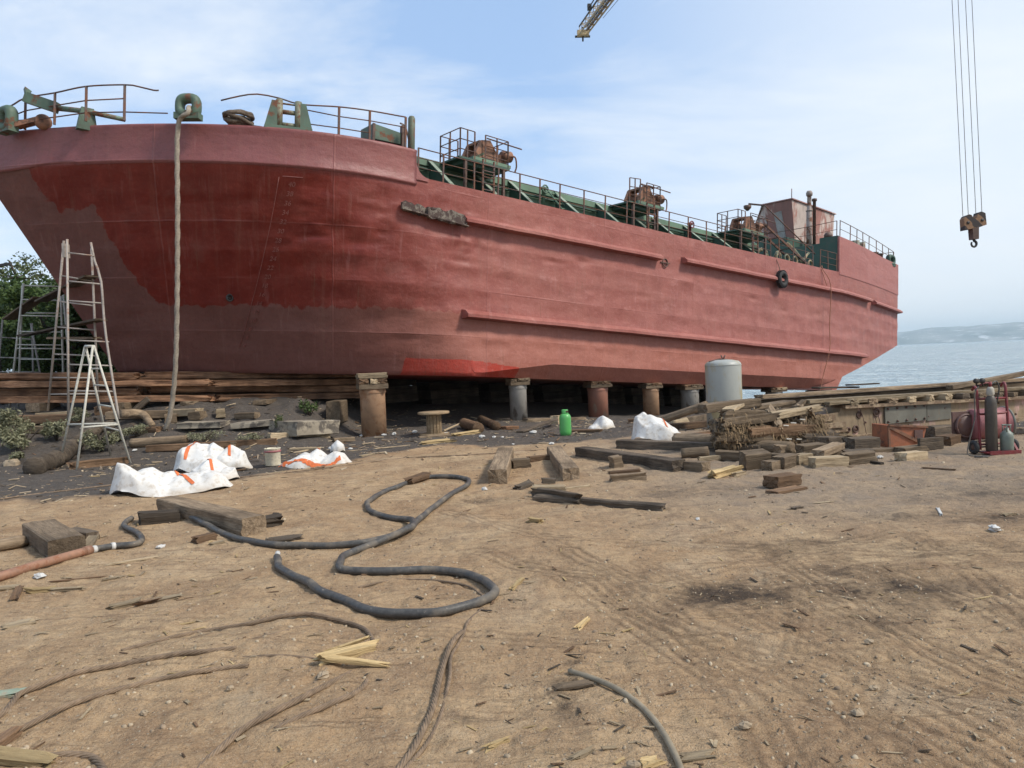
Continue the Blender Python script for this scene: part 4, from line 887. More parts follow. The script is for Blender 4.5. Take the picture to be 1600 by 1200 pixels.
# roller fairlead (two side cheeks, two uprights, two cross rollers)
c0 = Vector((-1.66, 0.86, 5.24)); tdir = Vector((0.93, -0.36, 0)); m = MB()
def P_(a, b, z): return c0+tdir*a+Vector((0.36, 0.93, 0))*b+Vector((0, 0, z))
for sg in (-1, 1):
    m.prism([P_(0.24*sg, -.1, 0.62), P_(0.36*sg, -.1, 0.62), P_(0.52*sg, -.1, 0), P_(0.24*sg, -.1, 0)], (0, 0, 0), (0.08, 0.2, 0))
m.bar(P_(-.5, 0, 0.03), P_(.5, 0, 0.03), 0.3, 0.08); m.build('fairlead_frame', M_greenb, ship)
m = MB()
for sg in (-1, 1): m.tube([P_(0.20*sg, -.04, 0.04), P_(0.20*sg, -.04, 0.66)], 0.075, 12)
for z in (0.14, 0.42, 0.60): m.tube([P_(-.2, 0, z), P_(.2, 0, z)], 0.05 if z != .6 else 0.02, 10)
m.build('fairlead_rollers', worn('worn_roller', (0.17, 0.18, 0.12), amt=0.45, scale=5), ship)
# green winch housing and cut-off pipe post by the break
m = MB(); m.prism([(0.42, 0.8, 5.92), (1.3, 0.8, 5.86), (1.3, 0.8, 5.6), (0.42, 0.8, 5.56)], (0, 0, 0), (0, 0.6, 0)); m.build('winch_housing', M_greenb, ship)
m = MB(); m.bar((0.4, 0.75, 5.9), (0.38, 0.75, 5.2), 0.06, 0.05, (0, 1, 0)); m.box((0.9, 1.0, 5.42), (0.7, 0.3, 0.35)); m.box((1.24, 0.8, 5.75), (0.12, 0.1, 0.6)); m.tube(smooth_path([(1.15, .8, 6.1), (1.3, .8, 6.05), (1.38, .75, 5.7), (1.45, .6, 5.1), (1.6, .5, 4.8)], 0.1), 0.02, 6); m.build('winch_stand', M_rustdk, ship)
m = MB(); m.lathe([(0.085, 4.6), (0.085, 6.12), (0.06, 6.17), (0.01, 6.19)], 14, (1.22, 0.4, 0)); m.build('mooring_post', worn('post_paint', (0.10, 0.12, 0.08), amt=0.5, scale=3), ship)
# bow rails, bent and broken
def bent(pts, r=0.017, name='bow_railing'):
    m = MB(); m.tube(smooth_path(pts, 0.15), r, 8); return m.build(name, M_rail, ship)
tr_ = [S(345, 157, 1.3), S(375, 150, 1.15), S(402, 147, 1.05), S(435, 153, .95), S(470, 163, .8), S(530, 167, .55), S(578, 173, .42), S(634, 183, .3)]
b_ = bent(tr_); m = MB()
for px in (530, 578, 634): pass
for (a, bz) in ((S(530, 167, .55), 5.2), (S(578, 173, .42), 5.2), (S(634, 183, .3), 5.2)):
    m = MB(); m.bar((a[0], a[1], bz), a, 0.05, 0.03, (0, 1, 0)); m.build('rail_post', M_rail, b_)
m = MB()
for pl in ([(470, 170, .8), (530, 182, .55), (580, 189, .42), (634, 199, .3)], [(476, 193, .8), (530, 200, .55), (580, 208, .42)]): m.tube([S(*p) for p in pl], 0.013, 6)
m.build('rail_wire', M_rail, b_)
tl = [S(-25, 178, 5.9), S(7, 166, 5.2), S(18, 165, 5.0), S(40, 153, 4.6), S(86, 145, 3.8), S(135, 135, 3.1), S(195, 132.5, 2.5), S(215, 135, 2.35), S(240, 141, 2.2), S(248, 141, 2.15)]
b_ = bent(tl)
for (px, py, n) in ((7, 166, 5.2), (40, 153, 4.6), (86, 145, 3.8), (135, 135, 3.1), (195, 133, 2.5)):
    a = S(px, py, n); sb = a[0]; m = MB(); m.bar((a[0], a[1]-0.02, 5.2), a, 0.05, 0.03, (0, 1, 0)); m.build('rail_post', M_rail, b_)
m = MB()
for pl in ([(5, 187, 5.2), (40, 173, 4.6), (86, 165, 3.8), (135, 157, 3.1), (195, 154, 2.5)], [(5, 190, 5.2), (60, 186, 4.3), (86, 183, 3.8), (135, 176, 3.1), (195, 175, 2.5), (262, 177, 1.9)]): m.tube([S(*p) for p in pl], 0.014, 6)
m.build('rail_wire', M_rail, b_)
# stowed davit: green box head, pipe, bracket
m = MB(); a = Vector(S(40, 152, 4.4)); b = Vector(S(90, 169, 3.9)); m.bar(a, b, 0.14, 0.22); m.prism([a+Vector((0, 0, 0.02)), a+Vector((-.03, 0, .2)), a+Vector((.1, 0, .13))], (0, -.1, 0), (0, .1, 0)); dv = m.build('davit_arm', M_greenb, ship)
m = MB(); m.tube([b, S(135, 174, 3.5), S(195, 187, 3.0)], [0.06, 0.055, 0.05], 12); m.build('davit_pipe', worn('davit_pipe_paint', (0.13, 0.19, 0.14), rust=RUST, amt=0.48, scale=3), dv)
m = MB(); c = Vector(S(136, 172, 3.5)); m.prism([c+Vector((-.12, 0, .03)), c+Vector((.12, 0, .03)), c+Vector((.2, 0, -.45)), c+Vector((-.2, 0, -.45))], (0, -.08, 0), (0, .08, 0)); m.build('davit_bracket', M_greenb, dv)

# ------------------------------------------------------------------ beams, logs, blocks
def wobble(v, f, seed): return mnoise.noise(Vector((v[0]*f+seed, v[1]*f-seed*0.7, v[2]*f+seed*1.3)))
def beam_mesh(L, w, h, seed, rough=0.012, rnd=False, rag=0.03, bow=0.0):
    rr = random.Random(seed); n = max(6, int(L/0.07)); n = min(n, 60); prof = []
    if rnd:
        for i in range(14):
            a = 2*math.pi*i/14; prof.append((math.cos(a)*w/2, math.sin(a)*h/2))
    else:
        c = min(w, h)*0.06
        for (sx, sy) in ((1, 1), (-1, 1), (-1, -1), (1, -1)):
            X, Y = sx*w/2, sy*h/2
            p1 = (X, Y-sy*c); p2 = (X-sx*c, Y)
            prof += ([p1, p2] if sx*sy > 0 else [p2, p1])
        q = []
        for i in range(8):
            a = prof[i]; b = prof[(i+1) % 8]; q.append(a)
            if i % 2 == 1: q += [(a[0]+(b[0]-a[0])*f, a[1]+(b[1]-a[1])*f) for f in (0.33, 0.67)]
        prof = q
    k = len(prof); m = MB(); vs = []
    endj = [[rr.uniform(-rag, rag) for _ in range(k)] for _ in range(2)]
    for i in range(n+1):
        x = -L/2+L*i/n; b = bow*math.sin(math.pi*i/n)
        for j, (y, z) in enumerate(prof):
            xx = x
            if i == 0: xx -= endj[0][j]
            if i == n: xx += endj[1][j]
            d = rough*(wobble((x*0.35, y*2, z*2), 5.5, seed)+0.8*wobble((x*0.12, y*6, z*6), 6, seed+9))*(1.6 if i in (0, n) else 1)
            ln = math.hypot(y, z)+1e-6; vs.append((xx, y+d*y/ln, z+d*z/ln+h/2+b))
    fs = [(i*k+j, i*k+(j+1) % k, (i+1)*k+(j+1) % k, (i+1)*k+j) for i in range(n) for j in range(k)]
    ca = len(vs); vs += [(-L/2-rag*.2, 0, h/2), (L/2+rag*.2, 0, h/2)]
    fs += [(ca, (j+1) % k, j) for j in range(k)]+[(ca+1, n*k+j, n*k+(j+1) % k) for j in range(k)]
    m.add(vs, fs, rnd); return m
SEED = [100]
def beam(name, label, cat, a, b, w, h, mat, group=None, rnd=False, lift=(0, 0), sink=0.015, rough=0.006, rag=0.018, bow=0.0, roll=0.0):
    A = Vector(a) if len(a) == 3 else G(*a); B = Vector(b) if len(b) == 3 else G(*b)
    sink = min(sink, h*0.12); A = A+Vector((0, 0, lift[0]-sink)); B = B+Vector((0, 0, lift[1]-sink)); SEED[0] += 1
    o = beam_mesh((B-A).length, w, h, SEED[0], rough, rnd, rag, bow).build(name, mat)
    x = (B-A).normalized(); y = Vector((0, 0, 1)).cross(x).normalized(); z = x.cross(y)
    Mm = Matrix((x, y, z)).transposed().to_4x4() @ Matrix.Rotation(roll, 4, 'X'); c = (A+B)/2; Mm.translation = c; o.matrix_world = Mm
    return tag(o, label, cat, group)
FG = 'loose timbers in the yard foreground'; RGt = 'loose timbers scattered by the old cradle'; TG = 'terrace timbers on the left bank'
beam('timber_baulk', 'thick grey weathered baulk lying left of the hose end', 'timber', (62, 838), (106, 868), 0.29, 0.17, M_wgrey, FG)
beam('timber_block', 'short dark block just right of the left grey baulk', 'timber', (110, 838), (146, 845), 0.13, 0.10, M_wdark, FG)
beam('log', 'round weathered log cut by the left picture edge', 'log', (-30, 866), (36, 853), 0.15, 0.12, M_wgrey, FG, rnd=True)
beam('timber_baulk', 'long heavy dark baulk with the grey hose along its side', 'timber', (262, 800), (398, 836), 0.24, 0.19, M_wgrey, FG, rough=0.010)
beam('timber_block', 'squat dark mossy block at the end of the long baulk beside the hose', 'timber', (217, 818), (277, 814), 0.20, 0.13, M_wdark, FG, rough=0.02)
beam('timber_offcut', 'small brown chunk under the hose below the long baulk', 'timber', (304, 849), (334, 842), 0.10, 0.07, M_wbrown, FG)
beam('timber_offcut', 'flat tan chip right of the brown chunk by the hose', 'timber', (330, 852), (350, 847), 0.07, 0.02, M_wtan, FG)
beam('bark_strip', 'shaggy dark bark heap at the right end of the long baulk', 'bark', (402, 824), (435, 820), 0.16, 0.10, M_bark, FG, rough=0.05, rag=0.07)
beam('bark_strip', 'crumbling flat bark scrap right of the long baulk near the hose', 'bark', (420, 848), (466, 842), 0.16, 0.035, M_bark, FG, rough=0.03, rag=0.06)
beam('wood_slab', 'short pale board standing against the left grey baulk', 'timber', (131, 864), (147, 850), 0.09, 0.03, M_wtan, FG, lift=(0, 0.06))
# right-hand group
def R_beam(label, a, b, w, h, mat=M_wgrey, name='timber_baulk', **k): return beam(name, label, 'timber', a, b, w, h, mat, RGt, **k)
R_beam('squared grey baulk pointing at the camera, leftmost by the hose loop', (778, 756), (791, 718), 0.24, 0.20)
R_beam('short grey block behind the leftmost squared baulk', (800, 731), (828, 729), 0.22, 0.14, name='timber_block')
R_beam('cross plank bridging the two squared baulks by the hose loop', (826, 722), (862, 718), 0.12, 0.09, M_wbrown)
R_beam('long squared grey baulk angled away, right of the hose loop', (866, 712), (893, 750), 0.22, 0.17)
R_beam('tan squared block in front of the angled grey baulk', (833, 770), (882, 770), 0.16, 0.10, M_wtan, name='timber_block')
R_beam('black burnt lump resting on the tan block', G(848, 768)+Vector((0, 0, 0.10)), G(868, 768)+Vector((0, 0, 0.10)), 0.10, 0.06, M_wdark, name='timber_offcut', sink=0)
R_beam('long thin blackened plank lying alone in front', (838, 780), (1037, 797), 0.12, 0.07, M_wdark, name='plank', rough=0.02)
R_beam('splintered half plank against the thick end of the blackened plank', (838, 777), (905, 786), 0.10, 0.12, M_wdark, name='plank', rough=0.02, rag=0.08)
R_beam('very long black tarred beam in front of the white bag', (908, 712), (1062, 736), 0.22, 0.16, M_wdark)
R_beam('paler broken end piece continuing the black tarred beam', (1072, 733), (1104, 736), 0.18, 0.13)
R_beam('second long black beam behind, running towards the cradle', (968, 699), (1190, 709), 0.2, 0.15, M_wdark)
R_beam('thin plank lying at the far end of the second black beam', (985, 701), (1030, 694), 0.10, 0.05, M_wbrown, name='plank')
R_beam('pale grey log lying below the peaked white bag', (1056, 697), (1132, 699), 0.28, 0.24, M_wgrey, name='log', rnd=True)
R_beam('grey log right of the pale log, under the shell crust', (1142, 703), (1238, 710), 0.26, 0.2, M_wgrey, name='log', rnd=True)
R_beam('round timber with a red painted end', (1066, 716), (1108, 713), 0.16, 0.16, M_wgrey, name='log', rnd=True)
R_beam('upright squared block in front of the tarred beam', (956, 731), (971, 728), 0.17, 0.17, M_wgrey, name='timber_block')
R_beam('flat split offcut in front of the tarred beam', (955, 752), (1007, 747), 0.15, 0.08, M_wgrey, name='timber_offcut', rough=0.02)
R_beam('thin slat behind the flat split offcut', (952, 741), (1000, 737), 0.10, 0.04, M_wbrown, name='timber_offcut')
R_beam('pale splintered chunk of fresh split wood', (1114, 747), (1152, 736), 0.14, 0.09, M_wpale, name='timber_offcut', rough=0.025, rag=0.07)
R_beam('small pale splinter right of the fresh split chunk', (1146, 745), (1162, 741), 0.06, 0.05, M_wtan, name='timber_offcut', rough=0.02)
R_beam('tall grey slab leaning right of the fresh split chunk', (1160, 733), (1198, 729), 0.22, 0.24, M_wgrey, name='timber_block', roll=0.15)
R_beam('small grey block at the right foot of the leaning slab', (1198, 735), (1217, 731), 0.14, 0.13, M_wgrey, name='timber_block')
R_beam('squared grey block with pale end, middle of the scatter', (1216, 732), (1240, 726), 0.2, 0.17, M_wgrey, name='timber_block')
R_beam('short squared block behind the middle of the scatter', (1214, 712), (1236, 709), 0.18, 0.17, M_wgrey, name='timber_block')
R_beam('brown squared block alone in the open dirt', (1204, 764), (1242, 758), 0.2, 0.13, M_wbrown, name='timber_block', lift=(0.03, 0.03))
R_beam('flat board under the brown squared block', (1206, 771), (1252, 763), 0.16, 0.03, M_wbrown, name='plank')
R_beam('squared tan block with dark end below the crusted beam', (1268, 731), (1318, 728), 0.2, 0.15, M_wtan, name='timber_block')
R_beam('grey slab tilted on the squared tan block', (1278, 720), (1312, 711), 0.18, 0.10, M_wgrey, name='timber_block', lift=(0.06, 0.1))
R_beam('rounded dark block right of the squared tan block', (1322, 725), (1364, 720), 0.2, 0.15, M_wgrey, name='timber_block', rough=0.02)
R_beam('thin dark stick with a white rag in front of the rounded block', (1358, 723), (1378, 726), 0.05, 0.035, M_wdark, name='plank')
R_beam('long flat plank lying behind the tan blocks', (1268, 712), (1400, 704), 0.18, 0.05, M_wgrey, name='plank')
R_beam('dark squared block under the cradle beam, left', (1284, 699), (1308, 697), 0.25, 0.17, M_wdark, name='timber_block')
R_beam('wide dark squared block under the cradle beam, middle', (1326, 700), (1366, 697), 0.3, 0.16, M_wdark, name='timber_block')
R_beam('grey squared block at the far left foot of the crust', (1250, 712), (1286, 708), 0.25, 0.17, M_wgrey, name='timber_block')
R_beam('tan block with dark end alone right of the scatter', (1407, 720), (1440, 716), 0.17, 0.12, M_wtan, name='timber_block')
R_beam('plank resting below the orange box', (1405, 706), (1448, 701), 0.2, 0.07, M_wgrey, name='plank')
R_beam('dark board leaning in front of the orange box', (1436, 704), (1471, 701), 0.06, 0.19, M_wdark, name='plank')
R_beam('squared block between orange box and brown drum plate', (1474, 695), (1490, 691), 0.22, 0.14, M_wbrown, name='timber_block')
R_beam('dark squared block supporting the cradle behind the orange box', (1448, 686), (1486, 682), 0.25, 0.22, M_wdark, name='timber_block')
R_beam('long squared timber lying behind the middle scatter', (1120, 716), (1222, 722), 0.17, 0.13, M_wgrey)
R_beam('tan flat offcut at the near end of the long scattered timber', (1092, 722), (1126, 718), 0.14, 0.08, M_wtan, name='timber_offcut', rough=0.02)
R_beam('block with worn pale face right of the leaning slab', (1240, 727), (1262, 723), 0.16, 0.15, M_wtan, name='timber_block')
R_beam('low dark plank between tan block and dark stick', (1318, 712), (1362, 709), 0.2, 0.08, M_wdark, name='plank')
# ------------------------------------------------------------------ rusty cradle girder with its cross blocks and top planks
gA = G0(1276, 688, 0.07); gA = Vector(gA); gB = Vector(CP+ray(1600, 650)*14.24); gB.z = 0.11
gx = (gB-gA).normalized(); gx.z = 0; gx.normalize(); gy = Vector((0, 0, 1)).cross(gx)
GL = 7.4
cr = thing('cradle_girder', 'long rusty launching cradle girder with pink paint and bolted grey plates', 'girder', gA, math.atan2(gx.y, gx.x))
def topz(x): return 0.50-0.022*x
m = MB(); m.prism([(0.0, 0, 0.30), (0.1, 0, 0.12), (0.7, 0, 0.0), (GL, 0, 0.02), (GL, 0, topz(GL)-0.03), (0.55, 0, topz(0.55)), (0.5, 0, topz(.5)-.07), (0.0, 0, 0.40)], (0, 0, 0), (0, 0.32, 0)); m.build('web', M_gird, cr)
m = MB(); m.bar((0.55, 0.12, topz(.5)+0.015), (GL, 0.12, topz(GL)+0.0), 0.42, 0.05); m.build('top_flange', M_yelrust, cr)
m = MB(); m.bar((0.65, 0.10, 0.0), (GL, 0.10, 0.0), 0.44, 0.06); m.build('bottom_flange', M_yelrust, cr)
m = MB(); m.box((1.98, -0.02, 0.30), (0.98, 0.03, 0.29)); m.box((2.8, -0.012, 0.285), (0.6, 0.02, 0.3)); gp = m.build('bolted_plate', M_gplate, cr)
for i in range(5):
    for z in (0.19, 0.41):
        m = MB(); m.lathe([(0.02, 0), (0.02, 0.02), (0.004, 0.025)], 8, (1.55+0.215*i, -0.035, z), Matrix.Rotation(math.pi/2, 3, 'X')); m.build('bolt', M_rustdk, gp)
for x, z, r in ((0.68, 0.12, 0.035), (0.84, 0.12, 0.055), (0.93, 0.35, 0.05), (1.32, 0.36, 0.06)):
    m = MB(); m.torus((x, -0.01, z), r, 0.014, Mx, 16, 6); m.lathe([(r, 0), (r, 0.003)], 14, (x, -0.004, z), Mx); m.build('lightening_hole', M_rustdk, cr)
m = MB(); m.box((0.32, -0.03, 0.22), (0.5, 0.06, 0.085)); m.box((0.26, -0.02, 0.35), (0.24, 0.05, 0.10)); m.box((0.45, 0.0, 0.12), (0.4, 0.05, 0.05)); m.box((0.12, 0.02, 0.30), (0.05, 0.1, 0.22)); m.build('end_plates', M_yelrust, cr)
m = MB()
for i in range(14): m.lathe([(0.018, 0), (0.018, 0.02), (0.004, 0.024)], 7, (0.65+0.46*i+0.05*math.sin(i*5), -0.003, 0.10+0.28*((i*7) % 3)/2.4), Matrix.Rotation(math.pi/2, 3, 'X'))
m.build('rivets', M_rustdk, cr)
m = MB()
for x, z0_, dx in ((1.22, 0.02, 0.10), (1.30, 0.0, 0.08), (0.95, -0.02, 0.12)): m.tube(smooth_path([gA+gx*(x-dx)+Vector((0, 0, 0.58))-gy*0.03, gA+gx*x+Vector((0, 0, 0.35))-gy*0.05, gA+gx*(x+0.06)+Vector((0, 0, z0_))-gy*0.08], 0.06), 0.006, 5)
tag(m.build('loose_wire', M_rustdk), 'thin rusty wires hanging down over the face of the cradle girder', 'wire')
def onG(x, y, z): return gA+gx*x+gy*y+Vector((0, 0, z))
CG = 'cross blocks on top of the cradle girder'
order = ['leftmost', 'second from the left', 'third from the left', 'fourth from the left', 'fifth from the left', 'sixth from the left', 'seventh from the left', 'eighth from the left', 'ninth from the left', 'tenth from the left', 'eleventh from the left', 'twelfth from the left', 'rightmost']
rr = random.Random(11)
for i in range(13):
    x = 0.75+0.44*i+rr.uniform(-.05, .05); h = rr.uniform(0.075, 0.12)
    beam('cross_block', order[i]+' small wooden cross block on top of the cradle girder', 'block', onG(x, -0.10, topz(x)+0.04), onG(x+rr.uniform(-.04, .04), 0.52, topz(x)+0.04), rr.uniform(0.12, 0.2), h, rr.choice([M_wgrey, M_wtan, M_wdark, M_wdark]), CG, sink=0)
PG = 'long planks laid over the cradle'
beam('plank', 'long grey front plank lying on the cradle cross blocks', 'plank', onG(-0.1, 0.12, 0.60), onG(6.8, 0.2, topz(6.8)+0.15), 0.22, 0.055, M_wtan, PG, sink=0, rough=0.006)
beam('plank', 'tan plank edge lying below the long cradle plank, left part', 'plank', onG(0.2, -0.02, 0.555), onG(2.6, 0.05, 0.555), 0.16, 0.05, M_wtan, PG, sink=0, rough=0.008)
beam('timber_baulk', 'long square timber stretched behind the cradle planks', 'timber', onG(-1.2, 0.9, 0.50), onG(7.5, 1.0, 0.44), 0.26, 0.16, M_wgrey, PG, sink=0)
beam('timber_baulk', 'topmost long grey timber along the back of the cradle', 'timber', onG(-0.5, 0.75, 0.68), onG(7.2, 0.95, 0.62), 0.2, 0.06, M_wgrey, PG, sink=0)
beam('plank', 'dark board sticking out on top of the cradle, towards the sea', 'plank', onG(1.6, 1.6, 0.72), onG(2.5, 1.5, 0.69), 0.2, 0.03, M_wdark, PG, sink=0)
beam('plank', 'thin dark board lying crosswise at the cradle top beside the sea', 'plank', onG(2.1, 1.3, 0.755), onG(3.0, 1.45, 0.735), 0.12, 0.025, M_wdark, PG, sink=0)
beam('timber_baulk', 'grey timber rising at the right picture edge above the cradle', 'timber', onG(3.9, 0.6, 0.60), onG(6.6, 0.5, 0.82), 0.16, 0.08, M_wgrey, PG, sink=0)
beam('plank', 'plank leaning into the broken left end of the cradle', 'plank', onG(-0.42, 0.0, 0.55), onG(-0.02, 0.05, 0.30), 0.14, 0.05, M_wgrey, PG, sink=0)
beam('plank', 'second splintered plank stub at the broken left cradle end', 'plank', onG(-0.5, 0.1, 0.42), onG(-0.1, 0.12, 0.62), 0.10, 0.05, M_wgrey, PG, sink=0)
beam('plank', 'upper of two flat boards on top of the shell crust', 'plank', onG(-1.55, 0.3, 0.52), onG(-0.2, 0.35, 0.60), 0.26, 0.05, M_wgrey, PG, sink=0)
beam('plank', 'lower broad board on top of the shell crust', 'plank', onG(-1.5, 0.15, 0.46), onG(-0.4, 0.2, 0.50), 0.3, 0.05, M_wgrey, PG, sink=0)
beam('timber_baulk', 'old timber sticking out under the left of the shell crust', 'timber', onG(-1.75, -0.05, 0.10), onG(-0.3, -0.12, 0.02), 0.22, 0.16, M_wgrey, PG, sink=0)
# stack and boards left of the crust
def L_beam(label, a, b, w, h, mat=M_wgrey, name='board', **k): return beam(name, label, 'timber', a, b, w, h, mat, 'boards heaped by the grey tank', **k)
L_beam('long peeled pole leaning up towards the grey tank', G(1026, 672)+Vector((0, 0, .10)), at(1106, 638, 14.9), 0.17, 0.17, M_wgrey, name='pole', rnd=True)
L_beam('short cut log end right of the peaked white bag', (1052, 668), (1072, 663), 0.17, 0.17, M_wtan, name='log', rnd=True)
L_beam('low timber left of the grey tank', (1060, 663), (1108, 655), 0.2, 0.16, M_wgrey, name='timber_baulk')
L_beam('second low timber under the leaning pole', (1045, 672), (1105, 666), 0.18, 0.14, M_wbrown, name='timber_baulk')
L_beam('grey squared timber end lying on top of the crust beside the tank', onG(-1.98, 0.30, 0.56), onG(-0.95, 0.28, 0.60), 0.22, 0.13, M_wgrey, name='timber_baulk', sink=0)
L_beam('short tan board crossing the crust top in front of the tank', onG(-1.75, -0.02, 0.57), onG(-1.2, 0.35, 0.64), 0.2, 0.05, M_wtan, sink=0)
L_beam('thin board sticking out left of the crust', (1060, 684), (1112, 676), 0.12, 0.04, M_wbrown)
L_beam('thin dark slat lying beside the peaked white bag', (1072, 690), (1128, 680), 0.09, 0.04, M_wdark)
L_beam('reddish log below the shell crust', (1090, 690), (1148, 686), 0.2, 0.16, M_wred, name='log', rnd=True)

# shell-crusted bundle at the cradle's end
M_st3_ = simple('white_sliver', (0.6, 0.57, 0.5), 0.8)
def crust():
    m = MB(); nx, na = 90, 46; vs = []; L = 1.9
    for i in range(nx+1):
        t = i/nx; x = -1.9+L*t; r = (0.15+0.085*math.sin(t*11+0.8)**2)*(min(1, t*7+0.35))**0.6*(min(1, (1-t)*4+0.35))**0.5
        for j in range(na):
            a = 2*math.pi*j/na; d = 0.12*mnoise.fractal(Vector((x*3, math.cos(a)*1.3, math.sin(a)*1.3)), 0.7, 2.1, 5)+0.03*abs(mnoise.noise(Vector((x*12, math.cos(a)*5, math.sin(a)*5))))
            q_ = r+d*1.1; vs.append(onG(x, 0.10+q_*math.cos(a)*1.15, 0.26-0.06*t+1.25*q_*math.sin(a)))
    fs = [(i*na+j, i*na+(j+1) % na, (i+1)*na+(j+1) % na, (i+1)*na+j) for i in range(nx) for j in range(na)]+[tuple(range(na))[::-1], tuple(nx*na+j for j in range(na))]
    m.add(vs, fs, False); root = m.build('shell_crusted_beam', M_mussel); tag(root, 'ragged beam end thickly crusted with dried mussels and fibre', 'crusted beam')
    f = MB(); rr = random.Random(4)
    for i in range(1500):
        b = vs[rr.randrange(len(vs))]; 
        if b[1] > (gA+gy*0.25).y and rr.random() < 0.7: continue
        d = Vector((rr.uniform(-1, 1), rr.uniform(-1, 0.3), rr.uniform(-1.2, 0.5))).normalized()*rr.uniform(0.03, 0.11); e = Vector((rr.uniform(-1, 1), rr.uniform(-1, 1), rr.uniform(-1, 1))).normalized()*rr.uniform(0.004, 0.014)
        b = Vector(b); f.add([b-e, b+e, b+d+e*.4, b+d-e*.4], [(0, 1, 2, 3)], False)
    o = f.build('hanging_fibre', [M_fibre], root); o['kind'] = 'stuff'
    s = MB()
    for i in range(520):
        b = Vector(vs[rr.randrange(len(vs))]); r = rr.uniform(0.012, 0.03); Q = Matrix.Rotation(rr.random()*6, 3, 'X') @ Matrix.Rotation(rr.random()*6, 3, 'Z')
        s.lathe([(0.002, -r*1.4), (r*.55, -r*.6), (r*.6, 0.2*r), (0.002, r*1.3)], 6, b, Q, False)
    o = s.build('mussel_shells', [simple('mussel_shell', (0.05, 0.042, 0.038), 0.5, 30, 0.5)], root); o['kind'] = 'stuff'
crust()
def shag():
    m = MB(); rr = random.Random(31)
    cl = [(-1.78, 0.32, .14, .10, 200), (-1.45, 0.26, .2, .10, 150), (-1.05, 0.20, .18, .10, 120), (-0.30, 0.20, .13, .12, 420), (-0.12, 0.34, .08, .07, 120), (-0.7, 0.12, .25, .07, 140), (-0.2, 0.06, .16, .06, 180)]
    for cx, cz, sx, sz, n_ in cl:
        for _ in range(n_):
            x = rr.gauss(cx, sx); z = max(0.03, rr.gauss(cz, sz)); y = -0.24+rr.uniform(-.07, .08); ln = rr.uniform(.03, .10); p = onG(x, y, z)
            d = (gx*rr.uniform(-.5, .5)+gy*rr.uniform(-.6, .1)+Vector((0, 0, rr.uniform(-1.2, .1)))).normalized()*ln; q2 = p+d*0.5+Vector((0, 0, .015)); w_ = gx*rr.uniform(.003, .009)
            e = p+d; e.z = max(e.z, gz(e.x, e.y)+.005); m.add([p-w_, p+w_, q2+w_, q2-w_, e+w_*.4, e-w_*.4], [(0, 1, 2, 3), (3, 2, 4, 5)], False)
    tag(m.build('matted_fibre', [M_fibre]), 'matted dry brown fibre hanging over the crusted heap', 'fibre', kind='stuff')
shag()
BT = 'broken timber ends in the crusted heap'
for i, (x0, y0, z0_, x1, y1, z1, w_, h_, lb, mt) in enumerate((
    (-2.0, -0.16, 0.36, -0.75, -0.13, 0.40, 0.17, 0.13, 'upper front broken timber of the crusted heap', M_wgrey), (-1.55, -0.20, 0.20, -0.25, -0.19, 0.16, 0.18, 0.14, 'middle front timber half covered by shells', M_wbrown),
    (-2.05, -0.10, 0.16, -1.2, -0.2, 0.10, 0.2, 0.14, 'left low timber end below the shells', M_wgrey), (-0.95, -0.18, 0.42, -0.05, -0.10, 0.47, 0.15, 0.11, 'right upper timber end beside the cradle plates', M_wtan),
    (-0.55, -0.22, 0.05, 0.1, -0.2, 0.03, 0.2, 0.13, 'low dark timber under the right of the shells', M_wdark), (-1.0, -0.24, 0.30, -0.85, 0.1, 0.52, 0.12, 0.09, 'short splintered stub rising from the heap', M_wgrey),
    (-0.45, -0.20, 0.28, -0.30, 0.0, 0.56, 0.10, 0.05, 'upright broken board in the heap by the cradle', M_wgrey), (-0.34, -0.2, 0.50, -0.12, -0.05, 0.36, 0.09, 0.05, 'second upright broken board crossing the first', M_wgrey),
    (-1.85, 0.0, 0.50, -1.1, 0.02, 0.47, 0.2, 0.10, 'flat rotten timber on the back of the heap', M_wgrey))):
    beam('broken_timber', lb, 'timber', onG(x0, y0, z0_), onG(x1, y1, z1), w_, h_, mt, BT, sink=0, rough=0.022, rag=0.09, roll=0.15*math.sin(i*2))
for i, (x, z) in enumerate(((-0.95, 0.33), (-0.8, 0.36), (-0.62, 0.40), (-0.9, 0.12), (-0.7, 0.10))):
    m = MB(); m.bar(onG(x, -0.30, z), onG(x+0.09, -0.31, z-0.01), 0.02, 0.015); tag(m.build('shell_sliver', M_st3_), order[i]+' thin white sliver stuck on the crusted heap', 'shell', 'white slivers on the crusted heap')

# ------------------------------------------------------------------ orange box, drum, trolley, bottles
p = G(1418, 697); bx = thing('steel_skip', 'rusty orange steel box with slanted rib, in front of the cradle', 'box', p, 0.12)
m = MB(); m.prism([(-0.31, 0, 0.0), (0.22, 0, -0.02), (0.30, 0, 0.27), (-0.31, 0, 0.33)], (0, -0.02, 0), (0, 0, 0)); m.prism([(-0.31, 0, 0.0), (0.22, 0, -0.02), (0.30, 0, 0.27), (-0.31, 0, 0.33)], (0, 0.38, 0), (0, 0.40, 0)); m.box((-0.30, 0.19, 0.16), (0.02, 0.40, 0.33)); m.prism([(0.20, 0, 0), (0.22, 0, 0), (0.30, 0, 0.27), (0.28, 0, 0.27)], (0, 0, 0), (0, 0.38, 0)); m.box((0, 0.19, 0.0), (0.5, 0.4, 0.02)); m.build('shell', M_orange, bx)
m = MB(); m.bar((-0.29, -0.03, 0.30), (0.16, -0.03, 0.06), 0.02, 0.045); m.bar((-0.31, -0.03, 0.335), (0.31, -0.03, 0.275), 0.035, 0.03); m.box((-0.305, -0.02, 0.16), (0.03, 0.03, 0.33)); m.build('rib', M_rustor, bx)
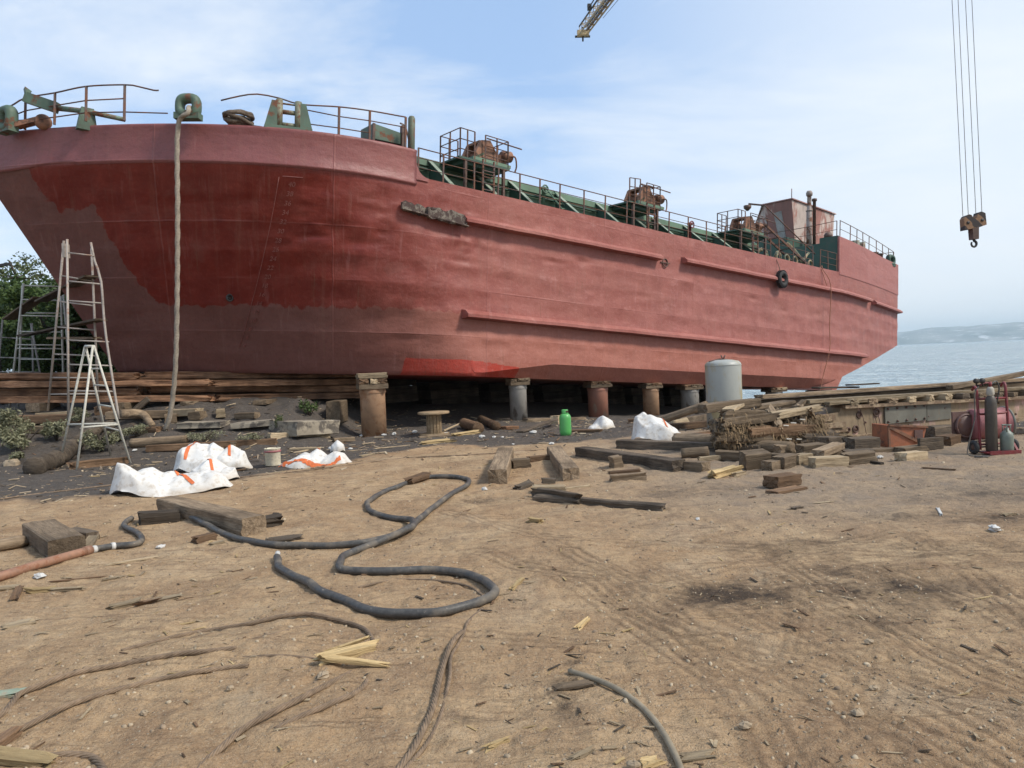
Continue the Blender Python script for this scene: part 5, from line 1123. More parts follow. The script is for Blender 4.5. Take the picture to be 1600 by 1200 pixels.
m = MB(); m.box((0.16, -0.032, 0.17), (0.13, 0.02, 0.13)); m.build('door_flap', M_drumd, bx)
# lying drum
p = G(1540, 690); d = thing('steel_drum', 'faded red steel drum lying on its side behind the gas trolley', 'drum', p, 0.05)
Qx = Matrix.Rotation(math.pi/2, 3, 'Y')
m = MB(); m.lathe([(0.02, -0.12), (0.22, -0.12), (0.235, -0.10), (0.235, 0.12), (0.245, 0.14), (0.235, 0.16), (0.235, 0.36), (0.245, 0.375), (0.24, 0.40), (0.02, 0.40)], 28, (0, 0.15, 0.25), Qx); m.build('drum_body', M_drum, d)
m = MB(); m.torus((0.40, 0.15, 0.25), 0.24, 0.02, Qx, 28, 8); m.lathe([(0.02, 0), (0.225, 0), (0.23, 0.03), (0.02, 0.03)], 24, (0.39, 0.15, 0.25), Qx); m.build('drum_rim', M_gplate, d)
p = G(1510, 690); d = thing('flanged_plate', 'brown steel plate with a round disc, left of the gas trolley', 'steel plate', p, 0.15)
m = MB(); m.box((0, 0.06, 0.23), (0.37, 0.03, 0.45)); m.build('plate', M_drumd, d)
m = MB(); m.lathe([(0.02, 0), (0.17, 0), (0.185, 0.02), (0.185, 0.05), (0.02, 0.05)], 28, (0.02, 0.05, 0.24), Mx); m.torus((0.02, 0.005, 0.24), 0.17, 0.014, Mx, 28, 6); m.build('disc', M_drumd, d)
# trolley
p = G(1553, 708); t = thing('gas_trolley', 'red two wheeled gas trolley frame with small dark wheels', 'trolley', p, 0.06)
m = MB(); W2 = 0.21
for sx, zt in ((-1, 0.93), (1, 0.97)):
    pth = [(sx*W2, -0.02, 0.06), (sx*W2, 0.0, 0.5), (sx*(W2-0.0), 0.02, 0.80), (sx*W2, 0.03, zt-0.04), (sx*(W2)+0.02, 0.09, zt), (sx*W2+0.03, 0.16, zt-0.05)]
    m.tube(smooth_path(pth, 0.05), 0.018, 8)
m.tube([(-W2, 0.02, 0.76), (W2, 0.02, 0.76)], 0.016, 8); m.tube(smooth_path([(-W2, 0.01, 0.56), (-W2+.05, 0.0, 0.55), (W2-.05, 0.0, 0.555), (W2, 0.01, 0.58)], 0.05), 0.016, 8); m.tube([(-W2, 0, 0.13), (W2, 0, 0.13)], 0.014, 8)
m.build('frame', M_trolley, t)
m = MB(); m.box((0, -0.10, 0.03), (0.44, 0.26, 0.02)); m.bar((-0.22, -0.23, 0.035), (0.22, -0.23, 0.035), 0.02, 0.05); m.bar((0.2, -0.2, 0.04), (0.23, 0.0, 0.22), 0.03, 0.02); m.build('base_plate', M_trolley, t)
for sx in (-1, 1):
    m = MB(); m.torus((sx*0.285, 0.0, 0.095), 0.065, 0.032, Qx, 22, 8); wl = m.build('wheel', M_tyre, t)
    m = MB(); m.lathe([(0.01, -.02), (0.05, -.02), (0.05, .02), (0.01, .02)], 14, (sx*0.285, 0, 0.095), Qx); m.build('hub', M_rustdk, wl)
m = MB(); m.tube([(-0.29, 0, 0.095), (0.29, 0, 0.095)], 0.012, 6); m.build('axle', M_rustdk, t)
o = MB(); o.lathe([(0.068, 0.045), (0.074, 0.06), (0.074, 0.70), (0.066, 0.76), (0.045, 0.80), (0.03, 0.82), (0.03, 0.84)], 20, (0, 0, 0)); c = o.build('gas_cylinder', M_cyl); c.location = p+Vector((-0.085, -0.09, 0)); tag(c, 'tall dark slim gas cylinder standing in the red trolley', 'gas cylinder')
o = MB(); o.lathe([(0.038, 0.80), (0.05, 0.83), (0.046, 0.90), (0.025, 0.93)], 12); o.build('white_cap_wrap', simple('stained_wrap', (0.42, 0.39, 0.33), 0.8), c)
o = MB(); o.lathe([(0.02, 0.92), (0.02, 1.0)], 8); o.tube(smooth_path([(0, 0, 0.97), (-0.07, -0.02, 0.99), (-0.16, -0.03, 0.96)], 0.02), 0.012, 6); o.build('valve', M_trolley, c)
for dx in (-0.22, -0.14):
    o = MB(); o.lathe([(0.005, -0.02), (0.035, -0.018), (0.037, 0.018), (0.005, 0.02)], 16, (dx, -0.05, 1.02), Matrix.Rotation(math.pi/2, 3, 'X')); o.tube([(dx, -0.04, 1.0), (dx+0.02, -0.03, 0.95)], 0.01, 6); o.build('pressure_gauge', M_black, c)
o = MB(); o.tube(smooth_path([(-0.18, -0.04, 0.95), (-0.25, -0.06, 0.85), (-0.27, -0.07, 0.5), (-0.36, -0.08, 0.18), (-0.40, -0.12, 0.03), (-0.34, -0.2, 0.015), (-0.2, -0.24, 0.015), (-0.25, -0.3, 0.012), (-0.4, -0.26, 0.012)], 0.03), 0.009, 6); o.tube(smooth_path([(0.0, 0, 0.95), (0.1, 0.03, 1.0), (0.16, 0.06, 0.9), (0.15, 0.1, 0.7)], 0.03), 0.011, 6); o.build('hose', M_hose, c)
o = MB(); o.lathe([(0.075, 0.045), (0.082, 0.06), (0.082, 0.24), (0.075, 0.285), (0.04, 0.32), (0.028, 0.33), (0.028, 0.36)], 20); b = o.build('gas_bottle', M_lpg); b.location = p+Vector((0.10, -0.13, 0)); tag(b, 'squat grey green gas bottle standing low in the red trolley', 'gas bottle')
o = MB(); o.torus((0, 0, 0.40), 0.052, 0.008, None, 20, 6)
for a in (0, 2.1, 4.2): o.tube([(0.052*math.cos(a), 0.052*math.sin(a), 0.31), (0.052*math.cos(a), 0.052*math.sin(a), 0.40)], 0.007, 6)
o.build('collar', M_lpg, b)
p = G(884, 680); o = MB(); o.lathe([(0.105, 0.0), (0.105, 0.03), (0.115, 0.045), (0.117, 0.08), (0.117, 0.34), (0.112, 0.385), (0.085, 0.425), (0.05, 0.44), (0.045, 0.45)], 28); b = o.build('gas_bottle', M_gas); b.location = p; tag(b, 'bright green gas bottle standing alone on the black grit', 'gas bottle')
o = MB(); k = 20; vs = []; o.lathe([(0.066, 0.44), (0.066, 0.50), (0.06, 0.515), (0.056, 0.515), (0.056, 0.44)], 24, caps=False); o.build('collar', M_gas, b)
o = MB(); o.lathe([(0.02, 0.45), (0.02, 0.495), (0.03, 0.50), (0.01, 0.505)], 10); o.box((0.04, -0.05, 0.48), (0.05, 0.03, 0.035)); o.build('valve', M_rustdk, b)
# tank
p = at(1132, 640, 15.3); zb = gz(p[0], p[1]); hT = (at(1132, 568, 15.3)-Vector((p[0], p[1], zb))).z
tk = thing('storage_tank', 'upright pale grey steel tank by the cradle and ship', 'tank', (p[0], p[1], zb)); rT = 27.5/FPX*15.3
o = MB(); o.lathe([(rT*0.98, 0.0), (rT, 0.02), (rT, hT-0.04), (rT*0.985, hT), (rT*0.86, hT+0.045), (rT*0.5, hT+0.075), (0.03, hT+0.085)], 48); o.build('tank_shell', M_tank, tk)
o = MB(); o.lathe([(0.10, hT+0.07), (0.10, hT+0.09), (0.02, hT+0.095)], 16, (0.0, 0, 0)); o.bar((-0.3, -0.1, hT+0.055), (-0.05, 0, hT+0.10), 0.03, 0.015); o.tube([(0, 0, hT+.08), (-0.03, 0, hT+0.17)], 0.014, 6); o.tube([(0.01, 0, hT+.08), (0.05, 0, hT+0.17)], 0.014, 6); o.build('lid_fitting', M_rustdk, tk)
o = MB(); o.torus((0, 0, hT-0.03), rT, 0.008, None, 48, 6); o.torus((0, 0, 0.45), rT-.003, 0.007, None, 48, 6); o.build('weld_seam', M_tank, tk)

# ------------------------------------------------------------------ pillars under the hull
def pillar(px, wpx, basepx, n, mat, label, cap=0.3):
    s = S(px, 600, n)[0]; P = SV(s, n, 0); zb = gz(P.x, P.y); ztop = P.z; r = wpx/2/FPX*float(np.dot(np.array(P)-CP, fw))
    t = thing('support_pillar', label, 'pillar', (P.x, P.y, zb-0.05), 0.3, 'steel pillars holding up the hull'); H = ztop-zb+0.05
    c = cap; o = MB(); o.lathe([(r, 0), (r, H-c-0.02), (r*1.0, H-c)], 32); o.lathe([(r+0.012, H-c-0.10), (r+0.014, H-c-.09), (r+.014, H-c-.02), (r, H-c)], 32, caps=False); o.build('pipe', mat, t)
    rr = random.Random(int(px)); nb = 2 if c < 0.25 else 3; z = H-c
    for i in range(nb):
        h = c/nb
        if i == 0: o = MB(); o.box((0, 0, z+h/2-.002), (r*2.3, r*2.2, h-0.004)); o.build('cap_plank', M_wgrey, t)
        else:
            for j in range(3):
                w_ = r*2.3/3; o = beam_mesh(r*2.2, w_*0.93, h-0.004, int(px)*7+i*3+j, 0.012, False, 0.03); ob = o.build('packing_block', rr.choice([M_wtan, M_wgrey, M_wbrown]), t)
                ob.location = ((j-1)*w_, 0, z) if i % 2 else (0, (j-1)*w_, z); ob.rotation_euler = (0, 0, (math.pi/2 if i % 2 else 0)+rr.uniform(-.1, .1))
        z += h
pillar(580, 39, 683, 0.28, M_pillar1, 'thick brown rusty pillar at the fore end, under a stack of wood blocks', 0.36)
pillar(808, 27, 658, 0.35, M_pillar2, 'grey scaled pillar between the cable spool and green gas bottle', 0.18)
pillar(933, 31, 655, 0.35, M_pillar3, 'red scaled pillar right behind the green gas bottle', 0.18)
pillar(1016, 25, 650, 0.35, M_pillar1, 'brown pillar above the peaked white bag', 0.16)
pillar(1077, 28, 645, 0.35, M_pillar2, 'pale flaking pillar just left of the grey tank', 0.16)
pillar(1209, 25, 640, 0.5, M_pillar2, 'dark grey pillar right of the grey tank', 0.16)
# keel blocks and inner timbers in the dark under the hull
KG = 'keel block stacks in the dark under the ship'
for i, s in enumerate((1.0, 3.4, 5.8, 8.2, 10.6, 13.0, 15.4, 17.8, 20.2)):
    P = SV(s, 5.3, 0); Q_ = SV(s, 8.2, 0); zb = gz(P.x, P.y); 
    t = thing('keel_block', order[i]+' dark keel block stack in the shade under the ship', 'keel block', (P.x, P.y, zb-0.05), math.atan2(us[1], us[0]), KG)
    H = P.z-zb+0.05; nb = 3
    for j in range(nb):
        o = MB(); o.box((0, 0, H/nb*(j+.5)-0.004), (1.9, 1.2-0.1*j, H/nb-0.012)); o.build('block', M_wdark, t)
P = S(1336, 612, 3.6); Pw = SV(29.0, 4.65, 0.06); zb = gz(Pw.x, Pw.y); t = thing('skeg_block', 'squat grey block holding up the skeg at the stern', 'block', (Pw.x, Pw.y, zb-.05), 0.85)
o = MB(); o.box((0, 0, (Pw.z-zb)/2), (0.8, 0.9, Pw.z-zb)); o.build('block', M_pillar2, t); o = MB(); o.box((0, 0, Pw.z-zb+0.04), (1.0, 1.0, 0.10)); o.build('cap_plank', M_wdark, t)

# ------------------------------------------------------------------ timber stack under the bow
SGp = 'long timbers stacked under the bow'
rows_ = [('bottom', 1.02), ('second', 1.205), ('third', 1.38), ('top', 1.56)]
for i, (nm, z) in enumerate(rows_):
    x0 = -15.5+0.5*i; xs = [(-15.5, -8.9), (-8.8, -3.3)] if i % 2 else [(-15.2, -7.2), (-7.1, -3.7)]
    for j, (a, b) in enumerate(xs):
        f = lambda x: z-0.045*(x+10)*0.85
        beam('stacked_timber', 'long red brown timber in the %s row of the stack under the bow, %s end' % (nm, 'left' if j == 0 else 'right'), 'timber', (a, 18.1+0.1*math.sin(i*2)+0.25*j, f(a)), (b, 18.2+1.4*j+0.1*math.sin(i*3), f(b)-0.015*j+0.02*math.sin(i*4+j)), 0.3, (0.15, 0.165, 0.14, 0.16)[i], M_wred, SGp, sink=0, rough=0.034, rag=0.12, bow=0.015*math.sin(i*5+j*3), roll=0.06*math.sin(i*3+j*2))
for i, z in enumerate((1.10, 1.36)):
    for j, (a, b) in enumerate(((-15.5, -9.4), (-9.3, -3.4))):
        f = lambda x: z-0.038*(x+10)
        beam('stacked_timber', 'dark %s timber in the hidden rear row of the bow stack, %s end' % (('lower', 'upper')[i], ('left', 'right')[j]), 'timber', (a, 18.6+0.5*j, f(a)), (b, 18.9+1.4*j, f(b)-0.02), 0.3, 0.30, M_wbrown, SGp, sink=0, rough=0.02)
for i, x in enumerate((-14.2, -11.2, -9.2, -7.6, -5.9, -4.2)):
    z = gz(x, 18.1); zt = 1.02-0.038*(x+10)
    beam('bearer_block', order[i]+' short bearer block under the bow timber stack', 'block', (x, 17.75, z-0.03), (x, 18.6, z-0.03), 0.32, max(0.1, zt-z+0.03), M_wgrey, 'bearers under the bow timber stack', sink=0)
# terrace timbers and driftwood on the left bank
def T_beam(label, a, b, w, h, mat=M_wgrey, name='terrace_timber', **k): return beam(name, label, 'timber', a, b, w, h, mat, TG, **k)
T_beam('low terrace timber near the left edge, below the bow stack', (16, 662), (128, 660), 0.22, 0.2, M_wbrown)
T_beam('pale squared terrace timber between the two left shrubs', (22, 676), (72, 675), 0.22, 0.15, M_wtan)
T_beam('grey terrace log in front of the hanging rope', (205, 699), (292, 693), 0.2, 0.19, M_wgrey, rnd=True)
T_beam('brown terrace timber in front of the concrete slabs', (230, 705), (432, 694), 0.16, 0.13, M_wbrown)
T_beam('terrace timber right of the rope foot, upper step', (265, 650), (312, 648), 0.25, 0.16, M_wtan)
T_beam('upper grey timber lying behind the stepladder', (168, 654), (262, 652), 0.25, 0.17, M_wgrey)
T_beam('dark timber stub poking up beside the hanging rope', G(210, 650)+Vector((0, 0, 0.05)), G(236, 650)+Vector((0, 0, 0.36)), 0.16, 0.12, M_wdark)
T_beam('split timber lying at the stepladder feet', (110, 733), (200, 723), 0.16, 0.13, M_wbrown, rough=0.025, rag=0.08)
T_beam('small plank behind the white bag pile', (182, 748), (330, 744), 0.12, 0.06, M_wbrown)
T_beam('brown log along the foot of the bank, right', (420, 687), (512, 683), 0.2, 0.15, M_wtan, rough=0.02)
for i, (a, b, w_, h_, lb) in enumerate((((300, 655), (318, 654), .25, .18, 'small block on the upper step right of the rope'), ((338, 652), (352, 651), .25, .2, 'small block further along the upper step'), ((150, 648), (176, 647), .25, .2, 'short bearer stub behind the tall trestle'),
    ((258, 660), (276, 659), .22, .2, 'stub of timber right at the hanging rope foot'), ((372, 654), (402, 653), .2, .14, 'low dark block in the shade above the second kerb'), ((60, 655), (118, 652), .2, .15, 'short weathered timber left of the tall trestle'),
    ((210, 676), (250, 674), .2, .12, 'flat grey timber below the hanging rope foot'), ((330, 698), (372, 697), .18, .10, 'small flat timber below the pale kerb'), ((520, 690), (552, 688), .2, .08, 'flat scrap timber between concrete step and brown pillar'), ((455, 704), (500, 702), .14, .05, 'thin board in front of the concrete step'))):
    T_beam(lb, a, b, w_, h_, (M_wgrey, M_wtan, M_wbrown, M_wgrey)[i % 4], name='timber_block', rough=0.014)
# curved driftwood trunk
pts = [G(52, 742)+Vector((0, 0, .12)), G(95, 726)+Vector((0, 0, .16)), G(122, 702)+Vector((0, 0, .16)), G(150, 682)+Vector((0, 0, .14)), G(178, 672)+Vector((0, 0, .10))]
P = smooth_path(pts, 0.08); o = MB(); o.tube([p+Vector((wobble(p, 3, 1), wobble(p, 3, 5), wobble(p, 3, 9)))*0.03 for p in P], [0.17-0.05*i/len(P)+0.02*math.sin(i*1.3) for i in range(len(P))], 12); tag(o.build('driftwood_log', M_bark), 'curved brown driftwood trunk crossing behind the stepladder', 'driftwood')
pts = [G(190, 668)+Vector((0, 0, .3)), G(222, 662)+Vector((0, 0, .22)), G(238, 668)+Vector((0, 0, .05))]; P = smooth_path(pts, 0.06); o = MB(); o.tube(P, [0.10-0.03*i/len(P) for i in range(len(P))], 10); tag(o.build('driftwood_branch', M_wgrey), 'short forked grey driftwood left of the hanging rope foot', 'driftwood')
# concrete slabs on the bank
CS = 'concrete slabs edging the bank'
for (a, b, w_, h_, lb) in (((285, 668), (352, 666), 0.5, 0.13, 'long pale concrete kerb right of the hanging rope'), ((368, 668), (430, 663), 0.5, 0.12, 'second pale concrete kerb in the middle of the bank'), ((442, 680), (508, 676), 0.9, 0.30, 'broken concrete step at the right end of the bank')):
    beam('concrete_slab', lb, 'slab', a, b, w_, h_, M_conc, CS, rough=0.02)

# ------------------------------------------------------------------ spool, pail, logs by the pillars, litter
p = G(679, 680); sp = thing('cable_spool', 'wooden cable spool standing on end beside the brown pillar', 'spool', p)
o = MB(); o.lathe([(0.02, 0.47), (0.345, 0.47), (0.35, 0.48), (0.35, 0.51), (0.345, 0.52), (0.02, 0.52)], 32); o.build('top_flange', M_spoolw, sp)
o = MB(); o.lathe([(0.02, 0.0), (0.33, 0.0), (0.33, 0.045), (0.02, 0.045)], 32); o.build('bottom_flange', M_spoolw, sp)
o = MB()
for i in range(14):
    a = 2*math.pi*i/14; o.box((0.155*math.cos(a), 0.155*math.sin(a), 0.258), (0.025, 0.062, 0.42), Matrix.Rotation(a, 3, 'Z'))
o.build('barrel', M_spoolw, sp)
p = G(427, 727); pl = thing('paint_pail', 'cream and red paint pail standing left of the flat white bag', 'pail', p)
o = MB(); o.lathe([(0.118, 0.0), (0.122, 0.01), (0.125, 0.27), (0.132, 0.275), (0.132, 0.285), (0.12, 0.285), (0.116, 0.03)], 28, caps=True); o.build('pail_body', M_pail, pl)
o = MB(); o.torus((0, 0, 0.235), 0.126, 0.012, None, 28, 6, 1, 1.6); o.build('red_band', M_drum, pl)
o = MB(); o.tube(smooth_path([(-0.13, 0, 0.25), (-0.05, -0.05, 0.31), (0.06, -0.05, 0.31), (0.13, 0, 0.25)], 0.03), 0.004, 5); o.build('handle', M_rustdk, pl)
PGp = 'logs lying by the pillars under the hull'
beam('log', 'cut log with pale end between spool and grey pillar, nearer one', 'log', (725, 668), (748, 676), 0.25, 0.24, M_wbrown, PGp, rnd=True)
beam('log', 'cut log with pale end between spool and grey pillar, right one', 'log', (752, 660), (776, 672), 0.22, 0.2, M_wbrown, PGp, rnd=True)
beam('timber_block', 'reddish flat block at the foot of the grey pillar', 'timber', (786, 671), (806, 670), 0.2, 0.08, M_wred, PGp)
beam('timber_block', 'small upright tan block left of the green gas bottle', 'timber', (866, 663), (878, 662), 0.2, 0.22, M_wtan, PGp)
beam('plank', 'long dark plank lying flat behind the green gas bottle', 'plank', (812, 676), (868, 664), 0.15, 0.03, M_wdark, PGp, lift=(0, 0.12))
beam('plank', 'plank on the black grit right of the green gas bottle', 'plank', (890, 675), (940, 674), 0.15, 0.05, M_wbrown, PGp)
beam('plank', 'pale board along the foot of the grey and red pillars', 'plank', (820, 659), (912, 656), 0.2, 0.09, M_wgrey, PGp)
beam('stick', 'thin pale stick leaning by the cable spool', 'stick', G(694, 675)+Vector((0, 0, .02)), G(724, 668)+Vector((0, 0, .12)), 0.04, 0.03, M_wtan, PGp)
beam('plank', 'thin grey board flat in front of the cable spool', 'plank', (655, 684), (704, 681), 0.14, 0.035, M_wgrey, PGp)
beam('plank', 'low timber by the second brown pillar', 'plank', (985, 660), (1004, 659), 0.2, 0.1, M_wbrown, PGp)

# ------------------------------------------------------------------ crumpled white bags
def bag(label, c, size, rz, peaks, seed, straps=(), amp=1.0, group='discarded white bulk bags', name='bulk_bag', nu=64):
    # tented cloth: cones over the given peaks, with sharp folds; closed underneath
    L, W = size; root_loc = G(*c); vs = []; nv = nu*2//3
    def hgt(x, y):
        ex, ey = x/(L/2), y/(W/2); e = (abs(ex)**2.4+abs(ey)**2.4)**(1/2.4)
        z = 0.0
        for (px, py, h, r) in peaks:
            dx, dy = x-px, y-py; dd = math.hypot(dx, dy); a = math.atan2(dy, dx)
            z = max(z, h*max(0, 1-(dd/(r*(1+0.14*math.sin(a*4+seed+px*9))))**1.3))
        fold = 1-abs(mnoise.noise(Vector((x*2.0+y*1.1+seed, y*2.4-x*0.8, seed))))*2.4; fold2 = 1-abs(mnoise.noise(Vector((x*7.5, y*8.5+seed, 3))))*2
        z = 0.035+z*(0.88+0.12*fold)+amp*(0.045*fold+0.010*fold2)
        edge = max(0, 1-e); return max(0.004, z*min(1, edge*5.5+0.04))
    for i in range(nu+1):
        for j in range(nv+1):
            u, v = 2*i/nu-1, 2*j/nv-1
            k = 1+0.16*mnoise.noise(Vector((u*1.4+seed, v*1.4, 1)))+0.03*mnoise.noise(Vector((u*4+seed, v*4, 4)))
            x = u*math.sqrt(1-v*v/2)*L/2; y = v*math.sqrt(1-u*u/2)*W/2; z = hgt(x, y)
            vs.append((x*k+0.02*mnoise.noise(Vector((x*2.5, y*2.5, z*4+seed))), y*k+0.02*mnoise.noise(Vector((x*2.5+9, y*2.5, z*4+seed))), z))
    fs = [(i*(nv+1)+j, (i+1)*(nv+1)+j, (i+1)*(nv+1)+j+1, i*(nv+1)+j+1) for i in range(nu) for j in range(nv)]
    m = MB(); m.add(vs, fs, True); o = m.build(name, M_bag); o.location = root_loc-Vector((0, 0, 0.01)); o.rotation_euler = (0, 0, rz); tag(o, label, 'bag', group)
    for st in straps:
        P = smooth_path([(a, b, 0) for a, b in st], 0.02); sm = MB(); q_ = []
        for i, p in enumerate(P):
            t = (P[min(i+1, len(P)-1)]-P[max(0, i-1)]).normalized(); nn = Vector((-t.y, t.x, 0))*0.022
            for s_ in (-1, 0, 1):
                a = p+nn*s_
                # follow the nearest cloth vertex height
                best = min(vs, key=lambda w_: (w_[0]-a.x)**2+(w_[1]-a.y)**2); q_.append((a.x, a.y, best[2]+0.012))
        n_ = len(P); sm.add(q_, [(i*3+j, (i+1)*3+j, (i+1)*3+j+1, i*3+j+1) for i in range(n_-1) for j in range(2)], True); sm.build('orange_strap', M_strap, o)
    return o
bag('largest crumpled white bag nearest the camera, with orange strap', (268, 768), (1.55, 0.75), 0.30, [(-0.62, -0.05, 0.40, 0.5), (-0.35, 0.05, 0.30, 0.5), (-0.05, 0.12, 0.20, 0.4), (0.25, 0.05, 0.20, 0.4), (0.55, 0.05, 0.22, 0.4)], 3, [((0.0, 0.28), (0.10, 0.05), (0.3, -0.25))], 1.0)
bag('white bag with orange strap touching the right end of the largest bag', (335, 750), (0.75, 0.55), 0.25, [(-0.1, 0.05, 0.28, 0.42), (0.2, 0.0, 0.16, 0.3)], 8, [((-0.16, 0.22), (-0.05, 0.0), (0.02, -0.24))], 1.0)
bag('rolled white bag lying behind the largest bag', (332, 735), (1.2, 0.62), 0.1, [(-0.25, 0.05, 0.42, 0.5), (0.0, 0.1, 0.36, 0.4), (0.3, 0.05, 0.30, 0.36), (0.45, 0.0, 0.26, 0.3)], 14, [((-0.35, -0.2), (-0.32, 0.0), (-0.25, 0.2)), ((0.15, 0.2), (0.25, 0.1), (0.3, -0.1))], 1.3)
bag('flat white bag with orange hem on the black grit right of the pail', (487, 728), (1.28, 0.55), 0.04, [(-0.12, 0.06, 0.16, 0.4), (0.1, 0.1, 0.20, 0.3), (0.42, 0.05, 0.15, 0.3)], 21, [((-0.56, -0.10), (-0.2, -0.21), (0.3, -0.22), (0.5, -0.12)), ((0.08, 0.2), (0.11, 0.08))], 1.0)
bag('peaked white bag with orange strap by the leaning pole', (1032, 688), (0.98, 0.62), -0.05, [(-0.28, 0.10, 0.46, 0.55), (-0.18, 0.0, 0.42, 0.6), (0.02, 0.05, 0.30, 0.4)], 27, [((0.02, 0.22), (0.08, 0.05), (0.12, -0.1))], 0.8)
bag('small crumpled white sack at the foot of the red pillar', (940, 669), (0.62, 0.45), 0.1, [(0.05, 0.05, 0.24, 0.25), (-0.15, 0.0, 0.08, 0.2)], 33, (), 0.9, nu=40)
bag('little white plastic bag ball above the flat white bag', (528, 706), (0.28, 0.24), 0.1, [(0.0, 0.0, 0.16, 0.22)], 39, (), 0.7, name='plastic_bag', nu=30)
# litter scraps, each its own thing
LT = [(518, 702, .12, 'white cup shaped scrap beside the little plastic bag'), (548, 702, .08, 'tiny red and white scrap right of the little plastic bag'), (600, 681, .13, 'white scrap at the left foot of the brown pillar'), (566, 683, .16, 'crumpled white bottle at the foot of the brown pillar'), (616, 680, .15, 'pale scrap between brown pillar and spool'), (648, 677, .17, 'white wrapper left of the cable spool'), (697, 679, .12, 'white scrap right at the foot of the cable spool'), (753, 684, .14, 'pale crumpled scrap in front of the cut logs'), (772, 684, .10, 'white scrap right of the crumpled scrap by the logs'), (785, 684, .08, 'small white scrap below the reddish block'), (862, 695, .12, 'white scrap lying on the grit edge left of the green bottle'), (802, 695, .07, 'single white dot of litter on the black grit'), (434, 685, .12, 'white bottle scrap below the concrete step'), (211, 705, .11, 'white scrap beside the terrace log'), (757, 766, .10, 'crushed white wrapper at the near end of the leftmost baulk'), (62, 903, .10, 'white rag by the rusty pipe on the left'), (252, 856, .08, 'small white scrap above the hose end'), (1373, 690, .12, 'white plastic bit under the cradle'), (1375, 716, .10, 'white rag on the dark stick'), (1090, 812, .06, 'white chip on the dirt in front of the scatter'), (833, 677, .15, 'white cloth scrap below the pale board'), (1555, 830, .13, 'pale crumpled scrap on the dirt at the right'), (505, 1058, .08, 'pale ash coloured clump beside the splintered wood')]
for i, (px, py, s, lb) in enumerate(LT):
    rr = random.Random(i+50); m = MB(); vs = []; k, q_ = 10, 7
    for a in range(q_):
        for b in range(k):
            th = math.pi*a/(q_-1); ph = 2*math.pi*b/k; r = 0.5*s*(0.7+0.6*rr.random()); vs.append((r*math.sin(th)*math.cos(ph), r*0.7*math.sin(th)*math.sin(ph), max(0, 0.42*r*math.cos(th)+0.22*s)))
    m.add(vs, [(a*k+b, a*k+(b+1) % k, (a+1)*k+(b+1) % k, (a+1)*k+b) for a in range(q_-1) for b in range(k)], False)
    o = m.build('litter_scrap', M_litter if i != 22 else M_stone); o.location = G(px, py)-Vector((0, 0, 0.005)); o.rotation_euler = (0, 0, rr.random()*6); tag(o, lb, 'litter', 'scraps of litter on the ground')
# ------------------------------------------------------------------ hoses and wire ropes on the dirt
def gpath(px, lift=0.03, wig=0.0, seed=0):
    P = smooth_path([G(a, b)+Vector((0, 0, lift)) for a, b in px], 0.035)
    return [p+Vector((wig*mnoise.noise(Vector((i*0.11, seed, 0))), wig*mnoise.noise(Vector((i*0.11, seed, 5))), 0)) for i, p in enumerate(P)]
hp = [(250, 804), (275, 806), (300, 812), (330, 828), (365, 844), (410, 853), (470, 858), (530, 857), (580, 850), (625, 838), (655, 818), (680, 795), (705, 776), (728, 763), (733, 755), (718, 749), (690, 747), (668, 749), (650, 754), (625, 762), (600, 772), (578, 785), (573, 793), (583, 804), (610, 813), (640, 820), (646, 828), (630, 840), (600, 852), (560, 864), (534, 876), (528, 886), (538, 894), (565, 898), (620, 897), (680, 896), (720, 902), (752, 911), (772, 922), (773, 933), (755, 945), (720, 955), (680, 963), (640, 967), (600, 965), (560, 955), (520, 937), (490, 920), (462, 907), (440, 895), (433, 884), (434, 875)]
P = gpath(hp, 0.026, 0.03, 3); 
for i, p in enumerate(P):      # the returning loop rides over the run beneath it
    for j in range(0, max(0, i-40)):
        dd = math.hypot(p.x-P[j].x, p.y-P[j].y)
        if dd < 0.10: p.z = max(p.z, P[j].z+0.05*(1-dd/0.10)+0.012)
for _ in range(3):
    Z = [p.z for p in P]
    for i in range(2, len(P)-2): P[i].z = max((Z[i-2]+Z[i-1]+Z[i]+Z[i+1]+Z[i+2])/5, 0.025)
m = MB(); m.tube(P, 0.030, 14); h_ = m.build('rubber_hose', M_hose); tag(h_, 'thick grey rubber hose looping across the dirt in the foreground', 'hose')
m = MB()
for i in (30, 90, 150): m.torus(P[min(i, len(P)-2)], 0.036, 0.004, None)
m = MB(); e = P[-1]; m.tube([e, e+Vector((-0.01, 0.06, 0.02))], 0.022, 8); m.build('hose_coupling', M_litter, h_)
P = gpath([(-80, 928), (0, 908), (60, 889), (132, 868)], 0.035); m = MB(); m.tube(P, 0.037, 14); m.tube([P[-1], P[-1]+(P[-1]-P[-4])*0.6], 0.042, 14); pp_ = m.build('steel_pipe', M_pipe); tag(pp_, 'brown rusty steel pipe running out at the left edge', 'pipe')
P = gpath([(128, 869), (150, 863), (180, 858), (212, 855), (222, 848), (216, 838), (202, 831), (194, 826), (198, 819), (206, 814)], 0.03); m = MB(); m.tube(P, 0.028, 12); h2 = m.build('rubber_hose', M_hose); tag(h2, 'short crooked grey hose clamped to the rusty pipe', 'hose')
m = MB()
for i in (3, 8): m.tube([P[i], P[i+1]], 0.034, 12)
m.build('hose_clamp', M_litter, h2)
